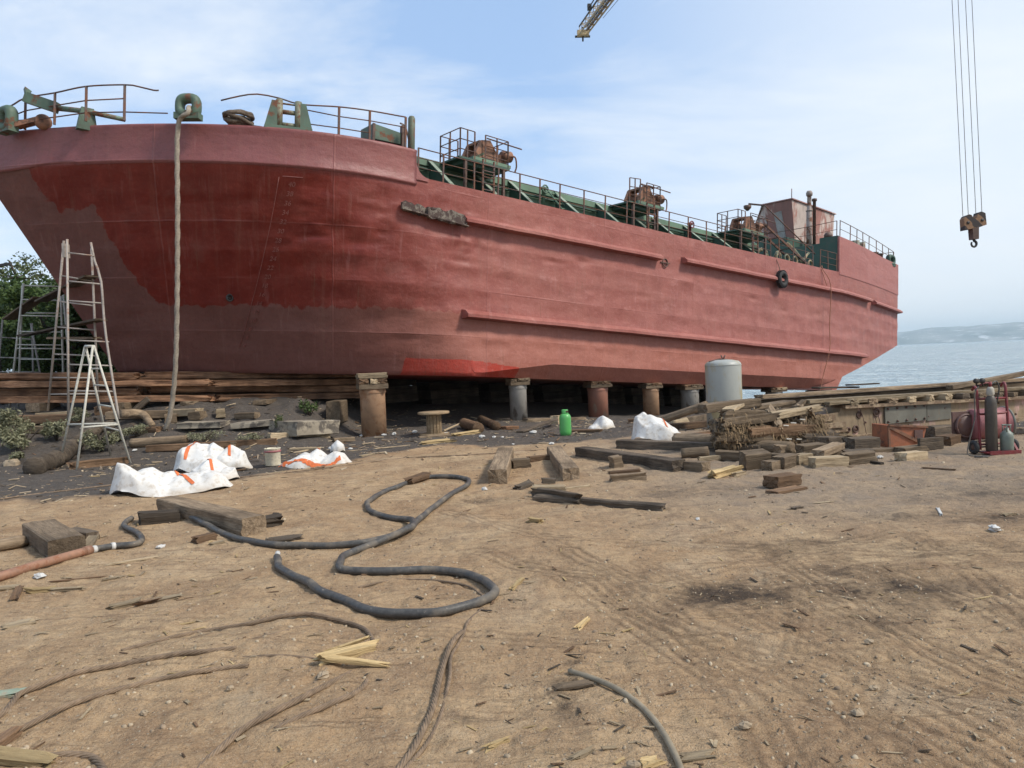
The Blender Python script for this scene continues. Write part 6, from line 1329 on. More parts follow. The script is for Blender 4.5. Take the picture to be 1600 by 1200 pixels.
def strands(P, r, k=6, lay=None):
    Q = []
    for i in range(len(P)-1):
        a, b = P[i], P[i+1]; n_ = max(1, int((b-a).length/0.011)); Q += [a+(b-a)*(j/n_) for j in range(n_)]
    lay = lay or r*15; m = MB(); ph = 0; out = [[] for _ in range(k)]; L = 0
    for i, p in enumerate(Q):
        t = (Q[min(i+1, len(Q)-1)]-Q[max(0, i-1)]).normalized(); y = Vector((0, 0, 1)).cross(t).normalized(); z = t.cross(y)
        if i: L += (p-Q[i-1]).length
        for j in range(k):
            a = 2*math.pi*(j/k-L/lay); out[j].append(p+(y*math.cos(a)+z*math.sin(a))*r*0.66)
    for o_ in out: m.tube(o_, r*0.40, 6)
    return m
WG = 'rusty wire ropes half buried in the dirt'
WR = [([(-40, 1140), (0, 1118), (28, 1092), (62, 1078), (120, 1056), (190, 1040), (255, 1028), (322, 1019), (372, 1012)], .020, 'rusty wire rope at lower left, upper of the two that sink into the dirt'),
      ([(-30, 1165), (12, 1150), (60, 1128), (110, 1106), (160, 1088), (230, 1068), (290, 1056), (350, 1046), (392, 1040)], .018, 'rusty wire rope at lower left, lower of the two that sink into the dirt'),
      ([(190, 1017), (260, 1000), (330, 985), (400, 976), (450, 967), (490, 964), (530, 972), (562, 984), (584, 1000), (587, 1011), (580, 1014)], .019, 'wire rope curving round to the splintered yellow wood'),
      ([(395, 998), (430, 990), (465, 980), (492, 974)], .012, 'thin wire strand just under the curving wire rope'),
      ([(380, 1026), (430, 1025), (470, 1027), (505, 1031)], .014, 'short straight wire rope left of the splintered wood'),
      ([(296, 1210), (330, 1178), (380, 1145), (430, 1118), (480, 1092), (520, 1068), (552, 1046)], .020, 'wire rope from the splintered wood down to the bottom edge'),
      ([(430, 1138), (470, 1122), (510, 1108), (545, 1093), (566, 1075), (574, 1060)], .018, 'short wire rope bending right of the long one at the bottom'),
      ([(612, 1215), (650, 1168), (672, 1120), (684, 1078), (694, 1040), (708, 1008), (722, 985)], .020, 'thick dirt caked rope ending below the hose'),
      ([(612, 1230), (662, 1172), (688, 1120), (700, 1068), (712, 1020), (728, 978), (755, 950)], .013, 'thinner rope lying along the thick dirt caked rope'),
      ([(560, 918), (595, 910), (640, 906), (690, 910), (730, 919), (757, 931)], .012, 'faint thin wire rope inside the big hose loop'),
      ([(40, 1181), (75, 1180), (115, 1179), (145, 1186), (162, 1205), (168, 1225)], .022, 'twisted rope end at the bottom left corner behind the plank')]
for i, (px, r, lb) in enumerate(WR):
    P = gpath(px, r*0.8, 0.02, i); n_ = len(P)
    for a, p in enumerate(P): p.z += -r*1.0*max(0, 1-a/8.0)-r*1.0*max(0, 1-(n_-1-a)/8.0)+0.006*math.sin(a*0.21+i)
    r *= 0.70
    for a, p in enumerate(P): p.z -= r*(0.10+0.75*max(0, mnoise.noise(Vector((a*0.045, i*3.1, 2)))+0.15))
    o = strands(P, r).build('wire_rope', M_wire); tag(o, lb, 'wire rope', WG)
P = gpath([(890, 1053), (925, 1064), (962, 1080), (995, 1102), (1022, 1130), (1042, 1160), (1058, 1192), (1070, 1225)], 0.014); m = MB(); m.tube(P, 0.0135, 12); tag(m.build('power_cable', M_dcable), 'smooth olive cable curving down to the bottom edge', 'cable')
P = gpath([(-200, 812), (0, 781), (100, 768), (192, 757)], 0.01); m = MB(); m.tube(P, 0.012, 8); tag(m.build('ground_cable', M_wire), 'dark cable along the grit edge left of the white bags', 'cable')
P = gpath([(372, 747), (450, 739), (545, 727), (640, 716), (740, 711), (850, 703)], 0.008, 0.03, 4); m = MB(); m.tube(P, 0.010, 8); tag(m.build('ground_cable', M_wire), 'thin dark cable along the grit edge right of the white bags', 'cable')
# splintered wood and boards in the foreground
SW = 'splintered wood pieces in the foreground'
def S_beam(label, a, b, w, h, mat=M_wtan, **k): return beam('wood_splinter', label, 'wood scrap', a, b, w, h, mat, SW, **{**dict(rough=0.012, rag=0.05), **k})
S_beam('yellow splintered wood bundle at the end of the curving wire rope', (508, 1034), (580, 1016), 0.075, 0.045, M_wpale, rag=0.07)
S_beam('second thinner yellow splinter below the bundle', (512, 1037), (600, 1042), 0.035, 0.022, M_wpale, lift=(0.02, 0.005))
S_beam('broken upper stick of the yellow splinter bundle', (520, 1028), (572, 1010), 0.03, 0.02, M_wpale, lift=(0.03, 0.035))
S_beam('pale yellow plank cut by the bottom left corner', (-40, 1180), (76, 1193), 0.09, 0.03, M_wpale)
S_beam('board with pale green paint at the left edge', (-30, 1094), (32, 1086), 0.085, 0.03, worn('pale_green_board', (0.28, 0.34, 0.24), rust=(0.3, 0.24, 0.16), amt=0.5, scale=6))
S_beam('brown plank end in front of the pale plank corner', (-10, 1170), (16, 1150), 0.06, 0.03, M_wbrown)
S_beam('tan wood chip lying alone at the left', (8, 982), (52, 972), 0.085, 0.02)
S_beam('grey flat chip beside the cracked twig on the left', (240, 941), (277, 934), 0.07, 0.02)
S_beam('knotty twig left of the grey flat chip', (172, 952), (214, 943), 0.05, 0.03, M_wtan, rough=0.03)
S_beam('cracked brown piece between twig and grey chip', (218, 946), (244, 941), 0.045, 0.025, M_wbrown, rough=0.02)
S_beam('yellowish root shaped splinter near the rusty pipe', (44, 926), (78, 923), 0.05, 0.025, M_wpale, rough=0.03)
S_beam('thin grey splinter right of the yellowish root', (78, 924), (126, 921), 0.035, 0.02, M_wtan, rough=0.02)
S_beam('pale board end under the pipe at the left edge', (-20, 922), (28, 918), 0.08, 0.02)
S_beam('short upright chip under the rusty pipe', (24, 938), (31, 922), 0.05, 0.03, M_wbrown)
S_beam('long thin stick below the short crooked hose', (172, 883), (240, 872), 0.03, 0.016)
S_beam('dark stick under the rusty pipe', (85, 910), (160, 902), 0.022, 0.014, M_wbrown)
S_beam('pale chip lying right of the dark stick', (168, 906), (187, 903), 0.05, 0.015)
S_beam('short pale stick right of the hose end loop', (800, 921), (816, 906), 0.028, 0.018, M_wpale)
S_beam('pale stick in the middle of the open dirt', (904, 982), (918, 969), 0.028, 0.02, M_wpale)
S_beam('flat dark stone-like board by the olive cable', (872, 1076), (916, 1070), 0.06, 0.014, M_wgrey, rough=0.004)
S_beam('pale flat chip right of the olive cable at the bottom', (1075, 1186), (1105, 1182), 0.05, 0.012, M_wtan)
S_beam('twin splinters lying below the dark stains', (900, 1186), (920, 1176), 0.025, 0.015, M_wtan)
S_beam('yellow stick at the bottom middle', (764, 1168), (788, 1158), 0.022, 0.015, M_wpale)
S_beam('tan wedge of wood cut by the bottom edge', (1008, 1197), (1022, 1193), 0.05, 0.02, M_wpale)
S_beam('pale wood chunk in the dirt right of the hose loop', (829, 815), (842, 817), 0.07, 0.045, M_wpale, rough=0.02)
S_beam('brown chunk of wood sitting on the hose loop', (637, 757), (668, 747), 0.12, 0.09, M_wbrown, rough=0.025)
S_beam('white thin stick standing out on the far right dirt', (1465, 795), (1470, 804), 0.02, 0.015, M_litter)
S_beam('pale chip at the far right of the yard', (1570, 805), (1582, 804), 0.05, 0.02, M_wtan)
S_beam('thin pale lath lying near the alone brown block', (1276, 787), (1298, 785), 0.03, 0.012, M_wtan)
S_beam('dark bent strip on the right dirt', (1240, 796), (1253, 794), 0.05, 0.025, M_wdark)
S_beam('long thin dark lath below the trolley', (1443, 732), (1490, 735), 0.05, 0.02, M_wbrown)
S_beam('pale lath in front of the tan block', (882, 765), (920, 760), 0.05, 0.02, M_wtan)
S_beam('bent dark bark by the squared baulk', (810, 765), (830, 757), 0.1, 0.05, M_bark, rough=0.03)
S_beam('thin tan board on the dirt left of the white bags pail', (440, 712), (480, 704), 0.06, 0.02, M_wtan)
S_beam('long thin rail strip along the grit, middle', (545, 705), (640, 696), 0.03, 0.015, M_wtan)
S_beam('thin board lying on the grit edge below the spool', (565, 713), (604, 708), 0.08, 0.03, M_wtan)
S_beam('heap of brown chips below the cable spool', (660, 694), (702, 690), 0.25, 0.05, M_wpale, rough=0.05, rag=0.1)
S_beam('yellowish chip heap right of the cable spool', (712, 681), (742, 677), 0.3, 0.06, M_wpale, rough=0.05, rag=0.1)

# scatter: gravel and chips nobody could count
def scatter(name, label, mats, N, smin, smax, seed, chip, dens=None, rmax=22):
    r = np.random.RandomState(seed); vs = []; fs = []; mi = []; cnt = 0; tries = 0; m = MB(); rr = random.Random(seed)
    while cnt < N and tries < N*12:
        tries += 1; d = 2.6*math.exp(r.rand()*math.log(rmax/2.6)); a = math.radians(r.uniform(-40, 40)); x, y = d*math.sin(a), d*math.cos(a)
        cl = 0.5+0.5*float(fbm(np.array(x*0.9+seed), np.array(y*0.9), 3))
        if r.rand() > 0.12+cl**2*1.5: continue
        if dens and r.rand() > dens(x, y): continue
        s = smin*(smax/smin)**(r.rand()**2.2)*(0.75+0.05*d); z = gz(x, y)+0.0; Q = Matrix.Rotation(r.rand()*6.28, 3, 'Z') @ Matrix.Rotation(r.uniform(-.3, .3), 3, 'X') @ Matrix.Rotation(r.uniform(-.25, .25), 3, 'Y')
        m.mi = r.randint(len(mats)); c = Vector((x, y, z+0.2*s))
        if chip:
            l, w_, h = s*r.uniform(1, 3.2), s*r.uniform(.2, .5), s*.12; m.box(c, (l, w_, h), Q)
        else:
            k_ = 6; V = []
            for lv, rad_ in ((-.1, 1), (.28, .85), (.42, .4)):
                for b_ in range(k_): q0 = rr.uniform(.35, .62)*rad_; V.append(Q @ Vector((math.cos(b_*1.047)*q0*s*1.25, math.sin(b_*1.047)*q0*s*.85, (lv+rr.uniform(-.08, .08))*s*.9))+c-Vector((0, 0, .2*s)))
            m.add(V, [(l_*k_+b_, l_*k_+(b_+1) % k_, (l_+1)*k_+(b_+1) % k_, (l_+1)*k_+b_) for l_ in range(2) for b_ in range(k_)]+[tuple(range(12, 18))], True)
        cnt += 1
    o = m.build(name, mats); tag(o, label, name.replace('_', ' '), kind='stuff')
M_st2 = simple('brown_stone', (0.26, 0.19, 0.125), 0.9, 9, 0.3); M_st3 = simple('shell_white', (0.42, 0.34, 0.235), 0.8, 9, 0.2)
scatter('gravel', 'small pale stones and shell grit on the dirt', [M_stone, M_st2, M_st2, M_st2, M_stone, M_st3], 6500, 0.005, 0.030, 5, False)
scatter('wood_chips', 'small splinters and wood chips on the dirt', [M_wtan, M_wbrown, M_wtan, M_wpale, M_bark], 2400, 0.008, 0.045, 6, True)
def rightlow(x, y): return 1.0 if (x > 0.5 and y < 5.5) else 0.05
scatter('crushed_shell', 'crushed shell grit streak at the lower right', [M_st3, M_stone, M_st2], 1900, 0.004, 0.018, 9, False, rightlow, 6)
def gritd(x, y): return float(sst(-1.0, 1.0, y-np.interp(x, [-12, -8, -4.4, -2.6, 0, 3], [9.0, 9.6, 10.6, 12.2, 13.5, 14.2])))*(1.0 if y < 21 else 0.3)
scatter('grit_debris', 'bits of bark, shell and stone littering the black grit', [M_stone, M_st2, M_bark, M_bark, M_wtan, M_st3, M_wbrown], 3200, 0.016, 0.07, 15, True, gritd, 22)
ST = 'single stones on the dirt'
for i, (px, py, s, lb) in enumerate(((795, 1075, .035, 'single pale stone right of the thick rope'), (226, 1117, .04, 'odd grey lump of stone between the wire ropes'), (360, 1078, .04, 'white pebble in the dirt right of the sinking ropes'), (18, 728, .16, 'pale stone heap at the left edge of the grit'), (1165, 1138, .05, 'tan stone below the pale pebbles at lower right'), (1340, 1118, .05, 'whitish stone in the lower right shell grit'), (1358, 1006, .045, 'white pebble by the tyre tracks'), (990, 1200, .05, 'grey stone cut by the bottom edge'), (1365, 1078, .04, 'pebble in the shell streak'))):
    rr = random.Random(i); m = MB(); k, q_ = 9, 6; vs = []
    for a in range(q_):
        for b in range(k):
            th = math.pi*a/(q_-1); ph = 2*math.pi*b/k; r = (s if s > .1 else s*.55)*(0.75+0.4*rr.random()); vs.append((r*math.sin(th)*math.cos(ph), r*.75*math.sin(th)*math.sin(ph), r*.6*math.cos(th)+s*.25))
    m.add(vs, [(a*k+b, a*k+(b+1) % k, (a+1)*k+(b+1) % k, (a+1)*k+b) for a in range(q_-1) for b in range(k)], False); o = m.build('stone', M_stone); o.location = G(px, py); tag(o, lb, 'stone', ST)

# ------------------------------------------------------------------ ladders and trestles on the left
L1, L2, R1, R2 = G(93, 727), G(120, 734), G(173, 712), G(204, 724)
T1, T2 = at(133, 541, 13.9), at(145, 541, 13.75); U1, U2 = at(134, 542, 14.0), at(147, 541, 13.85)
sl = thing('step_ladder', 'white tube stepladder standing open on the black grit', 'ladder', (0, 0, 0)); sl.location = ((L2+R2)/2); Li = Matrix.Translation(-sl.location)
def lp(a, b, t): return a+(b-a)*t
def tubes(root, name, segs, r, mat, each=True):
    inv = Matrix.Translation(-root.location)
    for a, b in segs:
        m = MB(); m.tube([inv @ Vector(a), inv @ Vector(b)], r, 8); m.build(name, mat, root)
tubes(sl, 'leg', [(T1, L1), (T2, L2), (U1, R1), (U2, R2)], 0.021, M_white)
tubes(sl, 'top_bar', [(T1, T2), (U1, U2)], 0.024, M_white)
tubes(sl, 'spreader_bar', [(lp(T1, L1, .655), lp(U2, R2, .655)), (lp(T2, L2, .665), lp(U2, R2, .665))], 0.019, M_white)
tubes(sl, 'rung', [(lp(U1, R1, t), lp(U2, R2, t)) for t in (0.19, 0.335, 0.515, 0.72)], 0.016, M_white)
# tall trestle in front of the stack
zt = 16.6
FL, FR = (at(105, 374, 16.5), at(107, 655, 16.2)), (at(142, 379, 16.5), at(186, 655, 16.2))
BL, BR = (at(100, 376, 16.9), at(75, 642, 17.4)), (at(143, 388, 16.9), at(154, 640, 17.4))
mid = at(158, 440, 16.45)
tt = thing('tall_trestle', 'tall pale rusty trestle ladder leaning together in front of the timber stack', 'ladder', FL[1])
tubes(tt, 'leg', [FL, BL, BR], 0.026, M_lad)
inv = Matrix.Translation(-tt.location); m = MB(); m.tube([inv @ Vector(p) for p in smooth_path([FR[0], at(148, 408, 16.5), mid, at(165, 520, 16.35), FR[1]], 0.2)], 0.026, 8); m.build('leg', M_lad, tt)
def fr(t):   # right front leg by height fraction
    return lp(FR[0], mid, t/0.22) if t < 0.22 else lp(mid, FR[1], (t-0.22)/0.78)
tubes(tt, 'rung', [(lp(*FL, t), fr(t)) for t in (0.075, 0.235, 0.345, 0.565, 0.70, 0.845)]+[(lp(*BL, t), lp(*BR, t)) for t in (0.20, 0.35, 0.50, 0.66, 0.80, 0.9)], 0.017, M_lad)
m = MB(); m.box(inv @ at(103, 392, 16.7), (0.06, 0.2, 0.3)); m.build('top_plate', M_lad, tt)
# far trestle behind the stack
zf = 20.5; A1, A2 = (at(37, 443, zf), at(20, 590, zf)), (at(35, 446, zf+.6), at(30, 590, zf+.7)); B1, B2 = (at(95, 445, zf), at(99, 590, zf)), (at(98, 446, zf+.6), at(110, 590, zf+.7))
ft = thing('far_trestle', 'pale trestle with planks half hidden behind the timber stack', 'ladder', (A1[1].x, A1[1].y, gz(A1[1].x, A1[1].y)))
def dn(seg): 
    a, b = seg; d = (b-a)/(b.z-a.z); z = gz(b.x, b.y); return (a, a+d*(z-a.z))
tubes(ft, 'leg', [dn(A1), dn(A2), dn(B1), dn(B2)], 0.028, M_white)
tubes(ft, 'rung', [(lp(*A1, t), lp(*B1, t)) for t in (0.02, 0.17, 0.34, 0.51, 0.65, 0.69)]+[(lp(*A2, t), lp(*B2, t)) for t in (0.3, 0.8)], 0.018, M_white)
ot = thing('low_trestle', 'small grey trestle standing far left behind the stack, by the dark post', 'ladder', G0(20, 600, 0.9) if False else (at(0, 590, 22).x, at(0, 590, 22).y, gz(at(0, 590, 22).x, at(0, 590, 22).y)))
C1, C2 = (at(4, 500, 22), at(-4, 590, 22)), (at(48, 505, 22), at(64, 590, 22)); tubes(ot, 'leg', [dn(C1), dn(C2), dn((at(50, 505, 22.5), at(52, 590, 22.5)))], 0.026, M_pillar2)
tubes(ot, 'rung', [(lp(*C1, t), lp(*C2, t)) for t in (0.3, 0.65, 0.9)], 0.017, M_pillar2)
def plank_at(lb, a, b, w, h, mat=M_ply): return beam('scaffold_plank', lb, 'plank', a, b, w, h, mat, 'scaffold planks on the trestles', sink=0, rough=0.006)
plank_at('upper scaffold plank sloping up to the tall trestle', at(64, 472, 20.2), at(143, 433, 16.75), 0.3, 0.045)
plank_at('upper scaffold plank sloping up to the far trestle from the left', at(14, 500, 21.2), at(62, 466, 20.3), 0.34, 0.045)
plank_at('middle scaffold plank reaching through the tall trestle', at(34, 526, 20.6), at(158, 501, 16.75), 0.26, 0.045)
plank_at('lower short scaffold plank behind the tall trestle', at(80, 530, 17.6), at(152, 530, 17.2), 0.25, 0.05)
m = MB(); px_ = at(1, 590, 24); z = gz(px_.x, px_.y); tp = at(1, 300, 24); m.box((px_.x-.06, px_.y, (z+tp.z)/2), (0.14, 0.14, tp.z-z+.05)); m.bar((px_.x, px_.y, z+4.4), (px_.x+0.55, px_.y, z+4.45), 0.08, 0.08); tag(m.build('steel_post', M_black), 'dark steel post at the left picture edge', 'post')

# ------------------------------------------------------------------ shrubs and trees
def leaves(m, c, r, N, size, rr, narrow=2.2, shell=0.5, droop=0.0):
    for _ in range(N):
        d = Vector((rr.gauss(0, 1), rr.gauss(0, 1), rr.gauss(0, 1))).normalized(); k = shell+(1-shell)*rr.random()
        p = Vector(c)+Vector((d.x*r[0], d.y*r[1], d.z*r[2]))*k
        a = Vector((rr.gauss(0, 1), rr.gauss(0, 1), rr.gauss(0, .7)-droop)).normalized(); b = a.cross(Vector((rr.gauss(0, 1), rr.gauss(0, 1), rr.gauss(0, 1)))).normalized(); s = size*rr.uniform(.6, 1.3)
        m.add([p-a*s*.5, p+b*s/narrow*.5, p+a*s*.5, p-b*s/narrow*.5], [(0, 1, 2, 3)], False)
def shrub(lb, px, py, w, h, N, seed, mat=M_shrub, size=0.085, cat='shrub', name='shrub'):
    p = G(px, py); rr = random.Random(seed); t = thing(name, lb, cat, p, group='shrubs on the left bank'); m = MB()
    for i in range(9):
        a = rr.random()*6.28; q_ = Vector((math.cos(a)*w*.35*rr.random(), math.sin(a)*w*.3*rr.random(), 0)); m.tube(smooth_path([(0, 0, -.02), q_*0.6+Vector((0, 0, h*.35)), q_*1.4+Vector((0, 0, h*.75))], 0.08), [0.012]*20 if False else 0.009, 5)
    m.build('stem', M_bark, t); f = MB()
    for i in range(13):
        a = rr.random()*6.28; r = rr.random()**.5*w*.38; leaves(f, (math.cos(a)*r, math.sin(a)*r, h*(.28+.45*rr.random())), (w*.17, w*.17, h*.22), N//13, size, rr, 2.8, .3)
    f.build('foliage', mat, t)
shrub('large grey green shrub at the left edge, uphill one', 12, 688, 0.95, 0.78, 1500, 1)
shrub('large grey green shrub at the left edge, nearer one', 34, 704, 0.95, 0.62, 1500, 2)
shrub('small grey green shrub left of the tall trestle leg', 88, 688, 0.6, 0.5, 900, 3)
shrub('grey green shrub between the stepladder legs', 158, 706, 0.72, 0.5, 1000, 4)
shrub('tiny shrub sprouting behind the stepladder top rungs', 125, 662, 0.5, 0.4, 600, 5)
shrub('low pale shrub in front of the curved driftwood', 26, 722, 0.35, 0.22, 350, 6)
shrub('dry weed clump left of the hanging rope foot', 215, 682, 0.8, 0.3, 700, 7, M_shrub, 0.06)
shrub('dry weed clump under the pale kerb, middle', 320, 690, 0.9, 0.24, 700, 8, M_shrub, 0.05)
shrub('green weed between kerb and concrete step', 434, 672, 0.32, 0.4, 450, 9, M_leaf2, 0.06)
shrub('green weed in the shade under the hull', 484, 650, 0.55, 0.42, 420, 10, M_leaf, 0.07)
shrub('dry weed clump right of the stepladder', 186, 690, 0.5, 0.3, 450, 12, M_shrub, 0.06)
shrub('weed clump under the second pale kerb', 395, 690, 0.7, 0.2, 420, 13, M_shrub, 0.05)
def tree(lb, x, y, H, Rr, seed, mat=M_leaf, N=6500, size=0.16, base=0.25):
    rr = random.Random(seed); z = gz(x, y); t = thing('broadleaf_tree', lb, 'tree', (x, y, z), group='trees behind the bow'); m = MB(); f = MB()
    trunk = [Vector((0, 0, -.1)), Vector((rr.uniform(-.2, .2), 0, H*.3)), Vector((rr.uniform(-.3, .3), rr.uniform(-.3, .3), H*.62)), Vector((rr.uniform(-.4, .4), 0, H*.9))]; P = smooth_path(trunk, 0.3); m.tube(P, [0.13*(1-0.8*i/len(P)) for i in range(len(P))], 9)
    tw = MB()
    for i in range(20):
        q_ = P[int(len(P)*rr.uniform(.25, .95))-0 if True else 0]; a = rr.random()*6.28; k = math.sqrt(max(.05, 1-((q_.z/H-.5)/.62)**2)); ln = Rr*k*rr.uniform(.5, 1.0); e = q_+Vector((math.cos(a)*ln, math.sin(a)*ln, ln*rr.uniform(.15, .75))); e.z = min(e.z, H*1.02)
        br = smooth_path([q_, (q_+e)/2+Vector((0, 0, -.1)), e], 0.25); tw.tube(br, [0.045*(1-.75*i_/len(br)) for i_ in range(len(br))], 6)
        for kk in (0.55, 0.8, 1.0):
            c = q_+(e-q_)*kk; leaves(f, c, (Rr*.28, Rr*.28, Rr*.24), int(N/60), size, rr, 2.0, .15)
    for i in range(26):
        a = rr.random()*6.28; zz = H*rr.uniform(base, .92); k = math.sqrt(max(.05, 1-((zz/H-.45)/.6)**2)); r = Rr*k*rr.uniform(.35, .9); leaves(f, (math.cos(a)*r, math.sin(a)*r, zz), (Rr*.24, Rr*.24, Rr*.2), int(N/40), size, rr, 2.0, .2)
    tr_ = m.build('trunk', M_bark, t); tw.build('limb', M_bark, tr_); f.build('crown', mat, t)
tree('tallest tree at the left edge behind the trestles', *at(34, 585, 27.5).xy, 5.6, 1.4, 1, M_leaf2, 2600, 0.13)
tree('dark dense tree left behind the far trestle', *at(70, 585, 26).xy, 4.0, 1.8, 2, M_leaf, 8000)
tree('dark bushy tree under the overhanging bow', *at(120, 585, 25.0).xy, 3.6, 1.8, 3, M_leaf, 8000)
tree('low dark tree beside the keel at the bow', *at(168, 588, 25.5).xy, 2.5, 1.5, 4, M_leaf, 6500)
tree('dark tree cut by the left picture edge', *at(-10, 585, 29).xy, 3.7, 2.2, 5, M_leaf, 7500)
tree('bushy tree deep behind the left trees', *at(45, 590, 34).xy, 4.5, 2.6, 6, M_leaf, 8000)
tree('bushy tree deep behind the bow', *at(130, 590, 34).xy, 3.8, 2.6, 7, M_leaf, 8000)
tree('low bush tree outside left behind the post', *at(-70, 590, 27).xy, 3.8, 2.2, 8, M_leaf, 6500)

# ------------------------------------------------------------------ tyre, ropes on the ship, hook, boom
ty = MB(); c = SV(16.95, -0.2, 3.96); Qs = SHIP_M.to_3x3() @ Matrix.Rotation(math.pi/2, 3, 'X')
ty.torus((0, 0, 0), 0.225, 0.098, Qs, 34, 12, 1, 1.05); o = ty.build('tyre_fender', M_tyre); o.location = c; tag(o, 'black rubber tyre fender hanging on the ship side', 'tyre')
g = MB()
for i in range(34):
    a = 2*math.pi*i/34; g.box(Qs @ Vector((0.315*math.cos(a), 0.315*math.sin(a), 0)), (0.03, 0.02, 0.16), Qs @ Matrix.Rotation(a, 3, 'Z'))
g.build('tread', M_tyre, o)
g = MB(); iv = Matrix.Translation(-c); g.tube([iv @ SV(16.95, -.14, 4.2), iv @ SV(16.93, -.10, 4.4), iv @ SV(16.9, 0.05, 4.85)], 0.012, 6); g.build('tyre_rope', M_coil, o)
P = [SV(-3.5, 1.55, 5.47), SV(-3.62, 1.36, 5.40), SV(-3.68, 1.18, 5.22), at(278, 200, 15.72), at(277.5, 330, 15.75), at(277, 450, 15.85), at(275, 555, 16.0), at(270, 620, 16.15), at(264, 655, 16.2), at(258, 672, 16.25)]
m = MB(); m.tube(smooth_path(P, 0.06), 0.047, 18, lobes=3, amp=0.13, pitch=0.35); tag(m.build('mooring_rope', M_rope), 'thick pale rope hanging from the bow chock to the bank', 'rope')
P = [SV(20.3, 0.02, 4.9), SV(20.32, -0.05, 4.7), SV(20.5, -0.26, 4.1), SV(20.5, -0.22, 2.5), SV(20.45, -0.26, 1.6), SV(20.2, -0.12, 0.5), SV(20.05, -0.05, -0.2)]
m = MB(); m.tube(smooth_path(P, 0.15), 0.016, 6); P = [SV(20.2, 0.03, 4.85), SV(20.25, -0.05, 4.6), SV(20.42, -0.14, 4.1)]; m.tube(smooth_path(P, 0.1), 0.014, 6); tag(m.build('thin_rope', M_thin), 'thin orange rope hanging down the ship side near the stern', 'rope')
rr = random.Random(9); m = MB(); cc = SV(-2.5, 1.5, 5.30)
for i in range(9):
    Q = SHIP_M.to_3x3() @ Matrix.Rotation(0.55, 3, 'Z') @ Matrix.Rotation(rr.uniform(-.35, .35), 3, 'X') @ Matrix.Rotation(rr.uniform(-.28, .28), 3, 'Y'); R0 = rr.uniform(.14, .26)
    pts = [cc+Q @ Vector((math.cos(a)*R0*1.55, math.sin(a)*R0*1.1, 0))+Vector((rr.uniform(-.02, .02), rr.uniform(-.02, .02), 0.02+i*0.028+rr.uniform(-.02, .02))) for a in [6.283*k_/14 for k_ in range(15)]]
    m.tube(smooth_path(pts, 0.06), 0.042, 8)
m.tube(smooth_path([cc+SHIP_M.to_3x3() @ Vector(v) for v in ((.3, -.1, .05), (.45, -.2, .03), (.6, -.1, .02))], 0.05), 0.042, 8)
tag(m.build('rope_coil', M_coil), 'dark coiled rope heap lying on the bow deck edge', 'rope')
# crane hook block
hc = at(1520, 350, 25); hk = thing('crane_hook_block', 'rusty black crane hook block with striped cheeks hanging on wires', 'crane hook', hc); k = 25/FPX
def hpnt(px, py, d=0): v = CR*(px-1520)*k-CU*(py-350)*k; return Vector(v)+Vector((0, d, 0))
def cheek(pts): 
    m = MB(); m.prism([hpnt(a, b) for a, b in pts], (0, -0.13, 0), (0, 0.13, 0)); return m
cheek([(1503, 343), (1506, 338), (1511, 336), (1514.5, 337), (1518, 343), (1523, 341), (1525, 333), (1530, 331.5), (1536, 334), (1538, 352), (1527, 356), (1504, 360.5)]).build('cheek_plate', M_hook, hk)
for a, b in ((1509, 349), (1531, 345)):
    m = MB(); m.lathe([(0.01, -.15), (0.05, -.145), (0.05, .145), (0.01, .15)], 14, hpnt(a, b), Mx); m.build('sheave', M_black, hk)
cheek([(1516, 357), (1526, 355), (1526, 374), (1517.5, 374.5)]).build('hook_shank', M_rustdk, hk)
m = MB(); m.tube([hpnt(1521.5, 374), hpnt(1521.7, 377)], 0.035, 8); pts = [hpnt(1521.7+4.0*math.sin(a), 381-4.6*math.cos(a)) for a in [0.0+5.3*i/16 for i in range(17)]]; m.tube(pts, [0.045-0.018*i/16 for i in range(17)], 8); m.build('hook', M_black, hk)
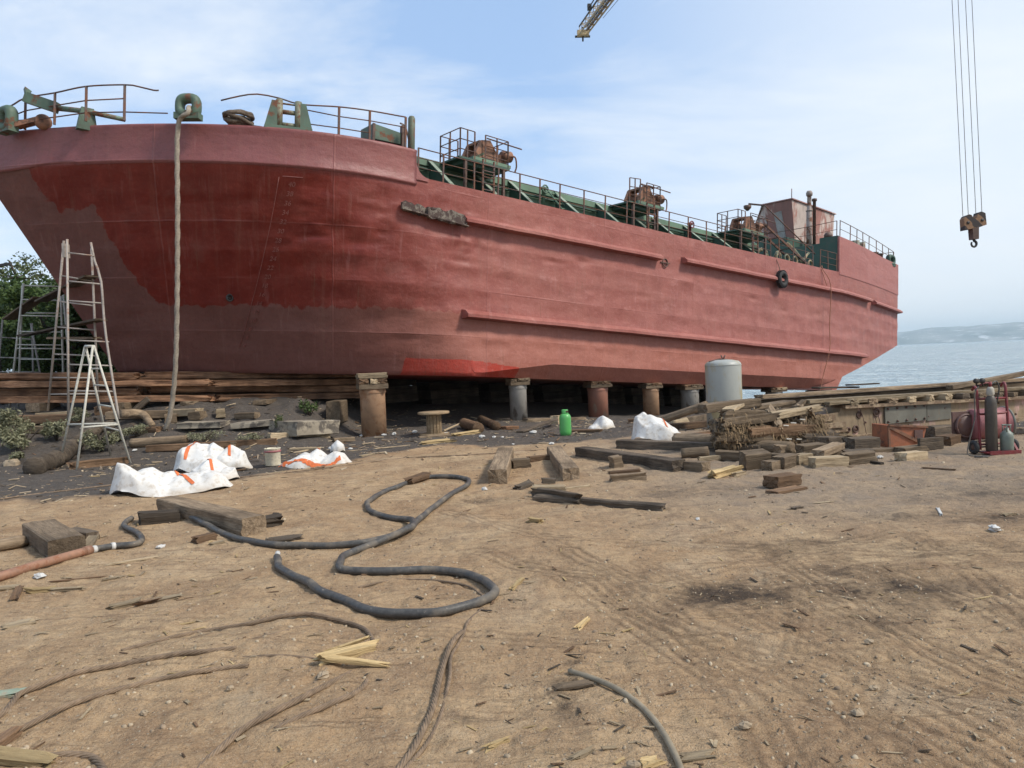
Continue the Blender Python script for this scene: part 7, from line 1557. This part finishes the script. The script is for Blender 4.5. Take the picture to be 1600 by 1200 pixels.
for i, (a, b) in enumerate(((1504.5, 1487.5), (1513, 1497), (1525, 1508.5), (1534.5, 1518.5))):
    p0 = hpnt(a, 338); p1 = at(b, 0, 25)-hc; p2 = p0+(p1-p0)*3.2; m = MB(); m.tube([p0, p2], 0.0095, 5); m.build('hoist_wire', M_cable, hk)
# lattice jib overhead
J0, J1 = at(911, 54, 62), at(951, 0, 52); jx = (J1-J0).normalized(); jz = (Vector((0, 0, 1))-jx*jx.z).normalized(); jy = jz.cross(jx); 
bm_ = thing('crane_jib', 'yellow lattice crane jib high overhead, its tip in the picture', 'crane', J0); LJ = 34
def jp(x, y, z): return jx*x+jy*y+jz*z
for (y, z) in ((-.33, 0), (.33, 0), (-.32, .6), (.32, .6)):
    m = MB(); m.bar(jp(0.1, y, z), jp(LJ, y, z), 0.09, 0.09, jz); m.build('chord', M_boom if z == 0 else M_black, bm_)
m = MB(); n_ = 40
for i in range(n_):
    x0, x1 = LJ*i/n_, LJ*(i+1)/n_; s_ = 1 if i % 2 else -1
    m.bar(jp(x0, -.33*s_, 0), jp(x1, .33*s_, 0), 0.04, 0.04, jz); m.bar(jp(x0, -.32*s_, .6), jp(x1, .32*s_, .6), 0.04, 0.04, jz)
    for y in (-.33, .33): m.bar(jp(x0, y, 0 if s_ > 0 else .6), jp(x1, y, .6 if s_ > 0 else 0), 0.04, 0.04, jy)
m.build('lacing', M_boom, bm_)
m = MB(); m.bar(jp(1.2, .1, .05), jp(LJ, .1, .05), 0.2, 0.06, jz); m.build('walkway', M_rustdk, bm_)
m = MB(); m.box(jp(0, 0, .1), (0.95, 0.4, 0.42)); m.build('tip_plate', M_boom, bm_)
m = MB(); m.bar(jp(-.25, -.62, -.1), jp(-.25, .62, -.1), 0.12, 0.16, jz); m.bar(jp(-.1, 0, -.5), jp(-.1, 0, .6), 0.12, 0.12, jx); m.build('tip_buffer', M_black, bm_)
m = MB(); m.tube([jp(6.0, -.55, .6), jp(LJ, -.75, 1.2)], 0.05, 6); m.box(jp(6.0, -.55, .6), (.3, .3, .4)); m.tube([jp(4.0, .85, .3), jp(LJ, 1.5, .6)], 0.02, 5); m.build('stay_wire', M_black, bm_)
